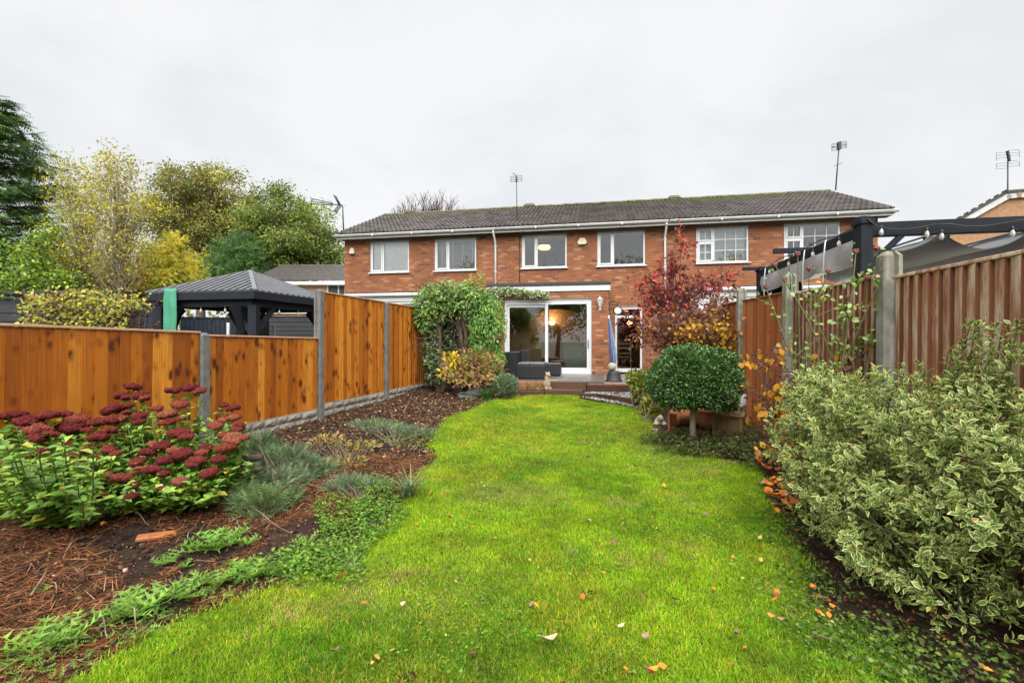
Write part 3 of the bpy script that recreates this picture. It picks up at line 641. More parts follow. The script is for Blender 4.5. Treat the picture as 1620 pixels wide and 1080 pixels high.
# arch partition
ax0, ax1, az = hs(838, .4) - c, hs(924, .4) - c, hz(880, 489, .4); spr = az - .38
pts = [(q[0], FZ), (ax0, FZ), (ax0, spr)] + [((ax0 + ax1) / 2 - (ax1 - ax0) / 2 * math.cos(math.pi * i / 12), spr + .38 * math.sin(math.pi * i / 12)) for i in range(1, 12)] + [(ax1, spr), (ax1, FZ), (q[1], FZ), (q[1], 2.59), (q[0], 2.59)]
g = MB(); n = len(pts); arch_l = [(q[0], FZ), (ax0, FZ), (ax0, 2.59), (q[0], 2.59)]
g.box(q[0], ax0, .4, .55, FZ, 2.59); g.box(ax1, q[1], .4, .55, FZ, 2.59)
arc = [((ax0 + ax1) / 2 - (ax1 - ax0) / 2 * math.cos(math.pi * i / 12), spr + .38 * math.sin(math.pi * i / 12)) for i in range(13)]
for (xa, za), (xb, zb) in zip(arc, arc[1:]): g.prism([(xa, za), (xb, zb), (xb, 2.59), (xa, 2.59)], .4, .55)
g.build('arch', 'room_wall', rm)
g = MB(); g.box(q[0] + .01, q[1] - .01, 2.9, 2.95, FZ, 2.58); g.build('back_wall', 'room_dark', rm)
lx, lz = hs(873, 2.75) - c, hz(873, 511, 2.75)
g = MB(); g.lathe([(.02, -.07), (.07, -.05), (.11, 0), (.12, .05)], (lx, 2.76, lz), 14, cap=False); wl_ = free(g.build('wall_lamp', 'lamp_glow', rm), r, 'lit bowl wall lamp glowing in the room behind sliding doors', 'lamp')
pl = bpy.data.lights.new('lamp_light', 'POINT'); pl.energy = 9; pl.color = (1, .6, .22); pl.shadow_soft_size = .05
po = bpy.data.objects.new('lamp_light', pl); C.objects.link(po); po.parent = wl_; po.location = (lx, 2.62, lz + .16)
# sofa behind the glass
s0, s1 = hs(897, -.9) - c, hs(932, -.9) - c
g = MB(); g.box(s0 - .1, s1 + .1, -1.0, -.82, FZ, FZ + .78); g.box(s0 - .1, s1 + .1, -.819, -.25, FZ, FZ + .42); so = free(g.build('sofa', 'sofa', rm, bevel=.05, seg=3), r, 'grey fabric sofa back just inside the sliding doors', 'sofa')
g = MB(); g.tube([(s0 + .15 + .25 * math.sin(math.pi * i / 12 * .5) , -1.012, FZ + .1 + .5 * math.sin(math.pi * i / 24)) for i in range(13)], .012, 6); g.build('piping', 'grey_steel', so)
g = MB(); g.box(hs(822, .1) - c, hs(858, .1) - c, .05, .36, FZ, FZ + .85); free(g.build('sideboard', 'wood_table', rm, bevel=.01), r, 'low wooden sideboard inside the room behind sliding doors', 'sideboard')

# -- house with the georgian style windows
r, c = house('terraced_house', A2, A3, 'brick end house with small paned windows above white extension')
holes = [(1.88 - c, 3.35 - c, WZ0, WZ1), (4.31 - c, 5.79 - c, WZ0, WZ1)]
w = MB(); cut_wall(w, A2 - c, A3 - c, 0, 4.95, 0, .26, holes); w.box(A3 - c - .25, A3 - c, .262, 6.4, 0, 4.9); wall = w.build('wall', 'mortar', r)
lay_bricks(r, wall, [(A2 - c, A3 - c, 2.4, 4.86, 0, holes)])
roof(r, A2 - c, A3 + .2 - c, vb=True)
wn = upvc_window(r, *holes[0], style='grid', room='room_pale')
b = MB(); b.box(holes[0][0] + .06, holes[0][1] - .06, .15, .155, WZ0 + .02, WZ1 - .03); free(b.build('roller_blind', 'blind_blue', wn), r, 'pale blue roller blind behind small paned window', 'blind')
b = MB(); b.box(hs(1157) - c, hs(1175) - c, .10, .145, WZ0 + .06, WZ0 + .27); free(b.build('cardboard_box', 'cardboard', wn), r, 'brown cardboard box on the sill of small paned window', 'box')
b = MB(); b.lathe([(.02, 0), (.05, .01), (.055, .07), (.05, .075)], (hs(1144) - c, .125, WZ0 + .056), 12); free(b.build('sill_pot', 'cardboard', wn), r, 'tiny brown pot beside the cardboard box on window sill', 'pot')
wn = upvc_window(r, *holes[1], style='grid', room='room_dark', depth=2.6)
e0, e1, ev = 1.56 - c, 5.4 - c, -1.5
k = MB(); k.box(e0, e1, ev, -.012, 2.80, 2.83); ex = k.build('extension', 'felt', r)
k = MB(); k.box(e0, e1, ev - .03, ev - .005, 2.55, 2.79); k.build('fascia', 'upvc', ex)
k = MB(); k.tube([(e0 - .04, ev - .09, 2.745), (e1 + .04, ev - .09, 2.745)], .055, 10); k.build('gutter', 'gutter_white', ex)
k = MB(); k.box(e0, e0 + .06, ev, -.012, .2, 2.79); k.box(e1 - .06, e1, ev, -.012, .2, 2.79); k.box(e0 + .06, e1 - .06, ev, ev + .05, .2, 2.54); k.build('extension_wall', 'upvc', ex)
k = MB(); k.box(e0 - .24, e0 - .01, ev + .1, ev + .35, .2, 2.72); k.build('brick_pier', 'plaster_brown', ex)

# ridge vents and aerials
def aerial(name, label, foot, top, build_head, mat_='dark_steel', rad=.016):
    e = empty(name, foot); tag(e, label, 'aerial')
    m = MB(); f = Vector(foot); m.tube([(0, 0, 0), tuple(Vector(top) - f)], [rad, rad * .9], 7); m.build('mast', mat_, e)
    h = MB(); build_head(h, Vector(top) - f); h.build('antenna', mat_, e)
    return e
for px in (650, 838, 1066):
    s = hs(px, RV); p = hw(s, RV, RZ + .03); v = MB(); v.prism([(-.24, 0), (.24, 0), (.20, .07), (.12, .10), (-.12, .10), (-.20, .07)], -.14, .14)
    o = v.build('ridge_vent', 'roof_tile', None, bevel=.01); o.location = p; o.rotation_euler = (0, 0, -TH)
    tag(o, {650: 'ridge vent on roof of house with bell alarm box', 838: 'ridge vent beside the thin roof aerial', 1066: 'ridge vent above the tall white downpipe'}[px], 'vent', 'ridge vents')
def rods(m, c, along, across, n, gap, ln, r=.006):
    for i in range(n): p = c + along * (i - (n - 1) / 2) * gap; m.tube([p - across * ln / 2, p + across * ln / 2], r, 5)
ux = Vector((CT, -ST, 0)); vx = Vector((ST, CT, 0)); uz = Vector((0, 0, 1))
def head_small(m, t):
    d = (ux * .8 - vx * .2 + uz * -.15).normalized()
    for sgn in (-1, 1):
        cc = t + ux * sgn * .11 + uz * .0
        for k in range(4): m.tube([cc - ux * .08 + uz * (-.09 + k * .06), cc + ux * .08 + uz * (-.09 + k * .06)], .007, 5)
        for k in (-1, 1): m.tube([cc + ux * .08 * k - uz * .09, cc + ux * .08 * k + uz * .09], .007, 5)
    m.tube([t - uz * .12, t + uz * .10], .022, 6); m.tube([t + uz * .1, t + uz * .2 - ux * .12], .012, 6)
f = hw(hs(818, .45), .45, EZ + (0.85) * math.tan(PITCH) + .02); tp = hw(hs(817, .45), .45, hz(817, 283, .45))
aerial('roof_aerial', 'thin roof aerial with small panel on long pole above white eaves', f, tp, head_small, rad=.014)
f = hw(hs(1322, RV - .1), RV - .1, RZ); tp = hw(hs(1327.5, RV - .1), RV - .1, hz(1327, 231, RV - .1))
def head_panel(m, t):
    for sgn in (-1, 1):
        cc = t + ux * sgn * .13 + uz * sgn * .03
        for k in range(6): m.tube([cc - ux * .1 + uz * (-.12 + k * .048), cc + ux * .1 + uz * (-.12 + k * .048)], .007, 5)
        for k in (-1, 1): m.tube([cc + ux * .1 * k - uz * .12, cc + ux * .1 * k + uz * .12], .007, 5)
    m.tube([t - ux * .23 - uz * .03, t + ux * .23 + uz * .03], .010, 5); m.box(t.x - .05, t.x + .05, t.y - .05, t.y + .05, t.z - .12, t.z + .13)
ae = aerial('roof_aerial', 'tall leaning aerial with twin mesh panels on mossy ridge', f, tp, head_panel, rad=.022)
q = MB(); t_ = Vector(tp) - Vector(f); q.tube([t_ * .58 - ux * .12 - uz * .05, t_ * .58 + ux * .15 + uz * .05], .009, 5); q.build('cross_rod', 'dark_steel', ae)
f = hw(hs(544, .2), .2, EZ + .1); tp = hw(hs(542, .2), .2, hz(542, 325, .2))
def head_yagi(m, t):
    d = (-ux * .93 + uz * .10 - vx * .35).normalized(); a = t - ux * .06
    e = a + d * 1.0
    for q in (-.07, 0, .07):
        m.tube([a + d * .3 + uz * q * .55, e + uz * q * 1.5 + vx * q], .016, 5)
    m.tube([e + uz * .13, e - uz * .13], .014, 5); m.tube([a + d * .3 + uz * .07, a + d * .3 - uz * .07], .02, 5)
    m.tube([t, a + d * .35], .02, 6)
    for sgn in (1, -1):
        for q in (-.06, 0, .06, .12): m.tube([a + d * .05 + vx * q, a + d * (.05 + .18 * 1) + uz * sgn * .33 * (1 if sgn > 0 else .8) + vx * q], .013, 5)
aerial('roof_aerial', 'pronged yagi aerial on pole at gable of end house', f, tp, head_yagi, 'dark_steel', .024)
# cable down the wall of the middle house
k = MB(); s = hs(822) ; pts = [hw(s, EV + .05, EZ - .17), hw(s, -.02, EZ - .25), hw(s + .01, -.025, 4.0), hw(s, -.02, 3.05)]
tag(k.tube(pts, .013, 6).build('wall_cable', 'cable'), 'dark cable running down brickwork beside the upstairs window', 'cable')
# ------------------------------------------------------------------ fences
def feather_board(w, h, t0=.016, t1=.006, sgn=-1):
    """a wedge board; its face looks to sgn * y"""
    m = MB(); ov = .012
    m.add([(0, 0, 0), (w + ov, 0, 0), (w + ov, sgn * t1, 0), (0, sgn * t0, 0), (0, 0, h), (w + ov, 0, h), (w + ov, sgn * t1, h), (0, sgn * t0, h)],
          [(0, 1, 2, 3), (7, 6, 5, 4), (0, 4, 5, 1), (1, 5, 6, 2), (2, 6, 7, 3), (3, 7, 4, 0)] if sgn > 0 else [(3, 2, 1, 0), (4, 5, 6, 7), (1, 5, 4, 0), (2, 6, 5, 1), (3, 7, 6, 2), (0, 4, 7, 3)])
    return m
def concrete_post(name, parent, x, z0, z1, mat_, w=.105, d=.12):
    m = MB(); a, b = w / 2, d / 2; c = .012; zt = z1 - .035
    prof = [(-a, -b + c), (-a + c, -b), (a - c, -b), (a, -b + c), (a, -.03), (a - .03, -.02), (a - .03, .02), (a, .03), (a, b - c), (a - c, b), (-a + c, b), (-a, b - c), (-a, .03), (-a + .03, .02), (-a + .03, -.02), (-a, -.03)]
    n = len(prof); V = [(p[0], p[1], z0) for p in prof] + [(p[0], p[1], zt) for p in prof] + [(p[0] * .55, p[1] * .55, z1) for p in prof]
    F = [(i, (i + 1) % n, n + (i + 1) % n, n + i) for i in range(n)] + [(n + i, n + (i + 1) % n, 2 * n + (i + 1) % n, 2 * n + i) for i in range(n)] + [tuple(range(2 * n, 3 * n))]
    m.add(V, F); return m.build(name, mat_, parent, (x, 0, 0))
def fence_panel(root, xa, xb, zb0, zb1, h, mat_, nb, sgn, cap='rail_cap', t0=.016, seed=1):
    L = xb - xa; tilt = -math.atan2(zb1 - zb0, L); rr = random.Random(seed)
    m = MB()
    for z in (.22, h * .5, h - .2): m.box(0, L, -sgn * .001 if sgn < 0 else -.04, .04 if sgn < 0 else -.001, z - .035, z + .035)
    p = m.build('fence_panel', mat_, root, (xa, 0, zb0)); p.rotation_euler = (0, tilt, 0)
    c = MB(); c.box(0, L, -.032, .032, h + .002, h + .024); c.build('capping', cap, p, bevel=.003)
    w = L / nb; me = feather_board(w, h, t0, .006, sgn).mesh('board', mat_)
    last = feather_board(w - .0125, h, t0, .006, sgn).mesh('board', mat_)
    if mat_ == 'wood_worn':                                  # faces weathered; sawn edges old stain, darkened to paint shade between boards
        for b_ in (me, last): b_.materials.append(M['wood_edge_shade']); b_.polygons[5].material_index = 1
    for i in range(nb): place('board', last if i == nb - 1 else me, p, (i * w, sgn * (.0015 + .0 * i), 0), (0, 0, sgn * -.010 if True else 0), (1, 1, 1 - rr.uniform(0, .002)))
    return p
# garden fence of orange boards with stone faced gravel boards
ang = math.atan2(1, .268); fl = math.hypot(.268, 1)
def LX(d): return (d - 3.6) * fl
fr = empty('garden_fence', (fence_left_x(3.6), 3.6, 0), ang)
tag(fr, 'orange brown board fence on concrete posts with stone patterned base', 'fence')
for d, z1 in ((3.6, 1.50), (5.50, 1.455), (7.53, 2.20), (9.52, 2.17), (11.4, 2.14)): concrete_post('post', fr, LX(d), -.15, z1, 'concrete_dark', .115, .125)
PL = [(3.6, 5.50, .30, .27, 1.175), (5.50, 7.53, .275, .255, 1.135), (7.53, 9.52, .335, .33, 1.815), (9.52, 11.4, .355, .345, 1.785)]
for i, (a, b, z0, z1, h) in enumerate(PL):
    fence_panel(fr, LX(a) + .06, LX(b) - .06, z0, z1, h, 'wood_orange', 17 + i % 2, -1, seed=i)
    xa, xb = LX(a) + .05, LX(b) - .05; g = MB(); g.box(xa, xb, -.02, .02, z0 - .34, z0 - .006); gb = g.build('gravel_board', 'concrete', fr)
    rr = random.Random(20 + i)
    for row in range(3):
        x = xa + .012; zb = z0 - .335 + row * .108
        while x < xb - .05:
            w_ = min(rr.uniform(.16, .42), xb - .012 - x)
            if w_ < .04: break
            hh = .096; n = max(2, int(w_ / .06)); m = MB(); V = []
            for j in range(n + 1):
                for (zz, dy) in ((0, .0), (.016, .022), (.05, .034), (.082, .024), (hh, 0)):
                    V.append((w_ * j / n + (0 if j in (0, n) else rr.uniform(-.01, .01)), -.019 - (dy + rr.uniform(-.010, .010) if dy else 0) * (.25 if j in (0, n) else 1), zz))
            F = [(j * 5 + q, (j + 1) * 5 + q, (j + 1) * 5 + q + 1, j * 5 + q + 1) for j in range(n) for q in range(4)]
            m.add(V, F); m.build('stone', 'stone_facing', gb, (x, 0, zb)); x += w_ + .012
# neighbour fence
ang = math.atan2(1, .198); fl2 = math.hypot(.198, 1)
def RX(d): return (d - 1.6) * fl2
fr = empty('boundary_fence', (fence_right_x(1.6), 1.6, 0), ang); tag(fr, 'weathered red brown close board fence with mossy concrete posts', 'fence')
for d, z1 in ((1.6, 1.98), (3.43, 2.016), (5.26, 2.12), (7.09, 2.165), (8.92, 2.19), (10.75, 2.2)): concrete_post('post', fr, RX(d), -.15, z1, 'concrete', .12, .125)
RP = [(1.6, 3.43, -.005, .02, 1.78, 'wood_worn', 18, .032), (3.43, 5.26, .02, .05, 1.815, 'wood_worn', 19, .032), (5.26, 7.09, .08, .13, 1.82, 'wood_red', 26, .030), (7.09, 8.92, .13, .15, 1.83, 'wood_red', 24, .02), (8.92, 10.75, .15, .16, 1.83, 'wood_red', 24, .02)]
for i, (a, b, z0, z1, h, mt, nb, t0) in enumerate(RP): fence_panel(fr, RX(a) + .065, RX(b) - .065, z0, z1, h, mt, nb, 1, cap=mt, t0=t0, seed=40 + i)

# ------------------------------------------------------------------ gazebo beyond the orange fence
gx = Vector((-.983, .184, 0)); gf = Vector((.259, .966, 0))
ga = math.atan2(gx.y, gx.x)
gN = Vector(((403 - CX) / F_PX * 9.1, 9.1, 0)); GE = 2.346; GL = 2.58; GA = 2.95
g = empty('gazebo', (gN.x, gN.y, 0)); tag(g, 'black timber gazebo with ribbed metal pyramid roof', 'gazebo')
def G(x, y, z): p = gx * x + gf * y; return Vector((p.x, p.y, z))
apex = G(GL / 2, GL / 2, GA); cor = [G(0, 0, GE), G(GL, 0, GE), G(GL, GL, GE), G(0, GL, GE)]
m = MB(); m.add([apex] + cor, [(0, i + 1, (i + 1) % 4 + 1) for i in range(4)]); rf = m.build('roof', 'roof_metal', g)
for i in range(4):
    a, b = cor[i], cor[(i + 1) % 4]; mid = (a + b) / 2; nr = 15
    for k in range(1, nr):
        t = k / nr; p0 = a.lerp(b, t); u_ = 1 - abs(2 * t - 1); p1 = p0 + (apex - mid) * u_ * .985
        if (p1 - p0).length < .08: continue
        nrm = (b - a).cross(apex - a).normalized(); nrm = nrm if nrm.z > 0 else -nrm
        q = MB(); q.beam(p0 + nrm * .016, p1 + nrm * .016, .06, .034, nrm); q.build('rib', 'roof_rib', rf)
    q = MB(); q.beam(cor[i] + Vector((0, 0, .02)), apex + Vector((0, 0, .02)), .075, .04); q.build('hip_cap', 'roof_rib', rf)
    q = MB(); ins = (lambda P, s: P.lerp(Vector((apex.x, apex.y, P.z)), s)); q.beam(ins(a, .012) - Vector((0, 0, .075)), ins(b, .012) - Vector((0, 0, .075)), .03, .15); q.build('eaves_board', 'charcoal', rf)
    q = MB(); q.beam(ins(a, .13) - Vector((0, 0, .19)), ins(b, .13) - Vector((0, 0, .19)), .10, .16); q.build('beam', 'charcoal', g)
pc = [c.lerp(Vector((apex.x, apex.y, GE)), .13) for c in cor]
for i, p in enumerate(pc):
    q = MB(); q.box(p.x - .085, p.x + .085, p.y - .085, p.y + .085, -.03, GE - .27); po = q.build('post', 'charcoal', g, bevel=.008)
    for j in (1, -1):
        d = (pc[(i + j) % 4] - p).normalized(); q = MB(); q.beam(p + d * .09 + Vector((0, 0, GE - .78 - p.z)), p + d * .52 + Vector((0, 0, GE - .29 - p.z)), .07, .10); q.build('brace', 'charcoal', g)
    rr = random.Random(i); q = MB(); d = (pc[(i + 1) % 4] - p).normalized(); base = p + d * .2; V = []; n = 16
    for zz, wd in ((GE - .3, .42), (GE - .55, .30), (1.35, .13), (.8, .17), (.1, .26)):
        for k in range(n):
            a_ = 2 * math.pi * k / n; r_ = wd * (.5 + .14 * math.sin(5 * a_ + i)); V.append((base.x + d.x * (zz - 1.3) * .2 + r_ * math.cos(a_) * .7, base.y + d.y * (zz - 1.3) * .2 + r_ * math.sin(a_) * .7, zz))
    q.add(V, [(r0 * n + k, r0 * n + (k + 1) % n, (r0 + 1) * n + (k + 1) % n, (r0 + 1) * n + k) for r0 in range(4) for k in range(n)], True); q.build('curtain', 'netting', g)
bulb = MB(); bulb.lathe([(.008, .05), (.014, .03), (.026, .0), (.024, -.025), (.008, -.04)], n=10); bulb_me = bulb.mesh('light_bulb', 'bulb_glass')
cap_ = MB(); cap_.lathe([(.013, .045), (.016, .05), (.016, .085), (.008, .09)], n=8); cap_me = cap_.mesh('bulb_holder', 'black_iron')
sl = empty('string_lights', (gN.x, gN.y, 0)); tag(sl, 'string of bulbs hung under the gazebo eaves', 'string lights')
for (i, j) in ((0, 1), (0, 3)):
    for t in (.28, .52, .78):
        p = pc[i].lerp(pc[j], t) - gx * 0 + Vector((0, 0, GE - .36 - GE)); p = p + ((Vector((0, 0, 0)) - (apex - p)).normalized() * .09); b = place('light_bulb', bulb_me, sl, (p.x, p.y, GE - .37)); place('bulb_holder', cap_me, b)
w = MB()
for j in (1, 3):
    pts = []
    for k in range(9): p = pc[0].lerp(pc[j], k / 8); p = p - (apex - p).normalized() * .09; pts.append((p.x, p.y, GE - .285 - .012 * math.sin(k * 3.14159 / 2) ** 2))
    w.tube(pts, .006, 5)
w.build('wire', 'black_iron', sl)
# cloth hung over the gazebo eaves
p = at(269, 540, 9.40); q = MB(); nx_, nz_ = 10, 26; V = []; hw2 = .143
for side in (-1, 1):
    for j in range(nz_ + 1):
        z = 2.425 - 1.75 * j / nz_
        for i in range(nx_ + 1):
            t = i / nx_ * 2 - 1; V.append((t * (hw2 + .006 * math.sin(z * 7)), side * .005 + .014 * math.sin(t * 4.2 + z * 1.6) * min(1, j / 5) + .006 * math.sin(z * 11 + t), z))
n_ = (nx_ + 1) * (nz_ + 1); idx = lambda s_, j, i: s_ * n_ + j * (nx_ + 1) + i
Fq = [(idx(0, j, i), idx(0, j + 1, i), idx(0, j + 1, i + 1), idx(0, j, i + 1)) for j in range(nz_) for i in range(nx_)] + [(idx(1, j, i), idx(1, j, i + 1), idx(1, j + 1, i + 1), idx(1, j + 1, i)) for j in range(nz_) for i in range(nx_)]
Fq += [(idx(0, 0, i), idx(0, 0, i + 1), idx(1, 0, i + 1), idx(1, 0, i)) for i in range(nx_)] + [(idx(0, nz_, i), idx(1, nz_, i), idx(1, nz_, i + 1), idx(0, nz_, i + 1)) for i in range(nx_)] + [(idx(0, j, 0), idx(1, j, 0), idx(1, j + 1, 0), idx(0, j + 1, 0)) for j in range(nz_)] + [(idx(0, j, nx_), idx(0, j + 1, nx_), idx(1, j + 1, nx_), idx(1, j, nx_)) for j in range(nz_)]
q.add(V, Fq, True); o = q.build('hanging_cloth', 'green_cloth', None, (p.x, p.y, 0)); o.rotation_euler = (0, 0, ga - math.pi); tag(o, 'long strip of green cloth hanging from the gazebo eaves', 'cloth')
# dark boarded fence, cladding, sheds behind
def board_run(name, label, a, b, z0, z1, bw, mat_, vertical=True, cat='fence', piece='board'):
    a = Vector(a); b = Vector(b); L = (b - a).length; e = empty(name, (a.x, a.y, 0), math.atan2(b.y - a.y, b.x - a.x)); tag(e, label, cat)
    bk = MB(); bk.box(0, L, .02, .05, z0, z1 - .03); bk.build('backing', mat_, e)
    if vertical:
        me = MB().box(0, bw - .008, -.004, .0195, 0, z1 - z0).mesh(piece, mat_, .003)
        for i in range(int(L / bw)): place(piece, me, e, (i * bw, 0 if i % 2 else -.006, z0))
    else:
        me = MB().box(0, L, -.008, .0195, 0, bw - .012).mesh(piece, mat_, .004)
        for i in range(int((z1 - z0) / bw)): place(piece, me, e, (0, 0, z0 + i * bw))
    c = MB(); c.box(-.02, L + .02, -.03, .06, z1, z1 + .035); c.build('top_rail', mat_, e, bevel=.004)
    return e
a = at(194, 540, 10.6); b = at(254, 540, 10.9); board_run('dark_fence', 'slate blue vertical board fence between hedge and gazebo', (a.x, a.y, 0), (b.x, b.y, 0), -.03, 2.20, .115, 'slate_fence')
a = at(286, 540, 13.2); b = at(372, 540, 13.6); board_run('dark_fence', 'black vertical board fence seen under the gazebo roof', (a.x, a.y, 0), (b.x, b.y, 0), -.03, 2.02, .11, 'slate_fence')
a = at(-40, 540, 8.6); b = at(34, 540, 8.9); board_run('cladding_fence', 'dark grey horizontal board fence beside the clipped hedge', (a.x, a.y, 0), (b.x, b.y, 0), -.03, 2.16, .16, 'grey_clad', False)
def shed(name, label, px0, px1, Y, ztop, mat_, roofmat):
    a = at(px0, 540, Y); b = at(px1, 540, Y); e = board_run(name, label, (a.x, a.y, 0), (b.x, b.y, 0), -.03, ztop, .13, mat_, False, 'shed', 'cladding_board'); L = b.x - a.x
    m = MB(); m.box(.002, L - .002, .052, 1.6, -.03, ztop - .02); m.build('shed_body', mat_, e)
    m = MB(); m.add([(-.08, -.1, ztop + .04), (L + .08, -.1, ztop + .04), (L + .08, 1.7, ztop + .22), (-.08, 1.7, ztop + .22), (-.08, -.1, ztop + .10), (L + .08, -.1, ztop + .10), (L + .08, 1.7, ztop + .28), (-.08, 1.7, ztop + .28)], [(0, 3, 2, 1), (4, 5, 6, 7), (0, 1, 5, 4), (1, 2, 6, 5), (2, 3, 7, 6), (3, 0, 4, 7)]); m.build('roof', roofmat, e)
    return e
shed('garden_shed', 'dark grey clad shed with pale roof seen through gazebo', 426, 500, 13.6, 2.12, 'grey_clad', 'weathered_white')
shed('garden_shed', 'charcoal clad shed directly behind the gazebo front post', 364, 412, 14.2, 2.2, 'charcoal', 'weathered_white')
shed('garden_shed', 'flat roofed dark shed behind the clipped beech hedge', 16, 190, 10.8, 2.42, 'grey_clad', 'grey_clad')
m = MB(); p = at(433, 540, 11.9); m.tube([(0, 0, -.03), (0, 0, 1.75)], .035, 10); o = m.build('pole', 'upvc', None, (p.x, p.y, 0)); tag(o, 'slim white pole in front of the grey shed', 'pole')
m = MB(); p = at(361, 540, 11.9); m.tube([(0, 0, -.03), (0, 0, 1.83)], .035, 10); o = m.build('pole', 'gutter_white', None, (p.x, p.y, 0)); tag(o, 'slim grey pole beside charcoal shed under gazebo', 'pole')

# ------------------------------------------------------------------ pergola beyond the boundary fence
pu = Vector((CT, -ST, 0)); pf = Vector((.1886, 1, 0)).normalized(); P1 = Vector((3.417, 4.5, 0)); PLn = 2.85; PW = 3.3
g = empty('pergola', (P1.x, P1.y, 0)); tag(g, 'charcoal metal pergola with sagging grey fabric canopy', 'pergola')
def Q(u_, f_, z): p = pu * u_ + pf * f_; return Vector((p.x, p.y, z))
for i, (u_, f_) in enumerate(((0, 0), (0, PLn), (PW, 0), (PW, PLn))):
    p = Q(u_, f_, 0); zt = 2.53 if f_ == 0 else 2.50
    q = MB(); q.box(p.x - .058, p.x + .058, p.y - .058, p.y + .058, -.03, zt); po = q.build('post', 'charcoal', g, bevel=.006)
    q = MB(); q.box(p.x - .072, p.x + .072, p.y - .072, p.y + .072, zt - .05, zt + .0); q.box(p.x - .05, p.x + .05, p.y - .05, p.y + .05, zt + .001, zt + .03); q.build('post_cap', 'charcoal', po, bevel=.006)
for u_ in (0, PW): q = MB(); q.beam(Q(u_, .06, 2.41), Q(u_, PLn - .06, 2.41), .05, .12); q.build('side_beam', 'charcoal', g)
for f_ in (0, PLn):
    q = MB(); q.beam(Q(.06, f_, 2.435), Q(PW - .06, f_, 2.435), .05, .13); q.build('cross_beam', 'charcoal', g)
    q = MB(); q.beam(Q(.06, f_ + .08, 2.40), Q(PW - .06, f_ + .08, 2.40), .03, .05); q.build('canopy_rail', 'grey_steel', g)
for u_, f_, du, df in ((0, 0, .34, 0), (0, 0, 0, .34), (0, PLn, 0, -.34), (0, PLn, .34, 0)):
    q = MB(); q.beam(Q(u_ + du * .1, f_ + df * .1, 2.06), Q(u_ + du, f_ + df, 2.38), .04, .05); q.build('brace', 'charcoal', g)
for f_ in (PLn,):
    for s_ in (-1,): q = MB(); q.beam(Q(-.28, f_, 2.50), Q(.28, f_, 2.50), .05, .05); q.build('beam_end', 'charcoal', g)
q = MB(); q.beam(Q(-.34, 1.35, 2.50), Q(.1, 1.35, 2.50), .05, .06); q.build('beam_end', 'charcoal', g)
m = MB(); nu, nf = 66, 10; V = []
for i in range(nu + 1):
    t = PW * i / nu; fr_ = (t + .0) / .73; k = fr_ - math.floor(fr_); zz = 2.405 - .17 * (1 - (2 * k - 1) ** 2)
    for j in range(nf + 1): f_ = .1 + (PLn - .2) * j / nf; p = Q(t, f_, zz + .006 * math.sin(7 * f_ + 3 * t)); V.append(p)
m.add(V, [(i * (nf + 1) + j, (i + 1) * (nf + 1) + j, (i + 1) * (nf + 1) + j + 1, i * (nf + 1) + j + 1) for i in range(nu) for j in range(nf)], True); m.build('canopy', 'canopy_grey', g)
for i in range(5):
    q = MB(); q.tube([Q(i * .73, .06, 2.415), Q(i * .73, PLn - .06, 2.415)], .012, 6); q.build('canopy_bar', 'grey_steel', g)
m = MB(); V = []; n = 40
for i in range(n + 1):
    f_ = .07 + (PLn - .14) * i / n
    for z, o_ in ((2.36, -.03), (2.27, -.05 - .018 * math.sin(f_ * 9)), (2.15 - .05 * abs(math.sin(f_ * 3.3)), -.035 + .03 * math.sin(f_ * 7))): V.append(Q(o_, f_, z))
m.add(V, [(i * 3 + j, i * 3 + 3 + j, i * 3 + 4 + j, i * 3 + 1 + j) for i in range(n) for j in range(2)], True); m.build('valance', 'valance_grey', g)
for f_ in (.62, 1.15, 2.5):
    q = MB(); q.tube([Q(-.06, f_, 2.47), Q(-.075, f_, 2.3), Q(-.07, f_ + .03, 2.0), Q(-.05, f_ + .03, 1.92)], .008, 5); q.build('cord', 'upvc', g)
m = MB(); V = []; n = 14
for zz, r_ in ((2.3, .17), (2.0, .22), (1.6, .26), (.2, .3)):
    for k in range(n): a_ = 2 * math.pi * k / n; e_ = r_ * (1 + .2 * math.sin(4 * a_ + zz)); p = Q(.28, PLn - .25, zz); V.append((p.x + e_ * math.cos(a_), p.y + e_ * .6 * math.sin(a_), zz))
m.add(V, [(r0 * n + k, r0 * n + (k + 1) % n, (r0 + 1) * n + (k + 1) % n, (r0 + 1) * n + k) for r0 in range(3) for k in range(n)], True); m.build('side_curtain', 'charcoal', g)
sl = empty('string_lights', (P1.x, P1.y, 0)); tag(sl, 'string of clear bulbs strung along the fabric pergola', 'string lights')
m = MB(); pts = [Q(.0, -.08, 2.52)] + [Q(t, -.07, 2.46 - .05 * math.sin(math.pi * ((t / .62) % 1))) for t in np.linspace(.1, 3.0, 26)]; m.tube(pts, .006, 5)
m.tube([Q(-.07, f_, 2.475 - .02 * math.sin(f_ * 6)) for f_ in np.linspace(0, PLn, 24)], .006, 5); m.build('wire', 'black_iron', sl)
big_bulb = MB(); big_bulb.lathe([(.009, .045), (.011, .032), (.019, .010), (.020, -.008), (.012, -.022), (.003, -.027)], n=12); big_me = big_bulb.mesh('light_bulb', 'bulb_glass')
for t, z in ((.12, 2.385), (.50, 2.35), (.62, 2.325), (1.18, 2.33), (1.30, 2.335)): b = place('light_bulb', big_me, sl, Q(t, -.07, z)); place('bulb_holder', cap_me, b, (0, 0, -.002), (0, 0, 0), (.8, .8, .8))
for f_ in (.3, .9, 1.6, 2.3): b = place('light_bulb', big_me, sl, Q(-.07, f_, 2.36)); place('bulb_holder', cap_me, b, (0, 0, -.002), (0, 0, 0), (.8, .8, .8))

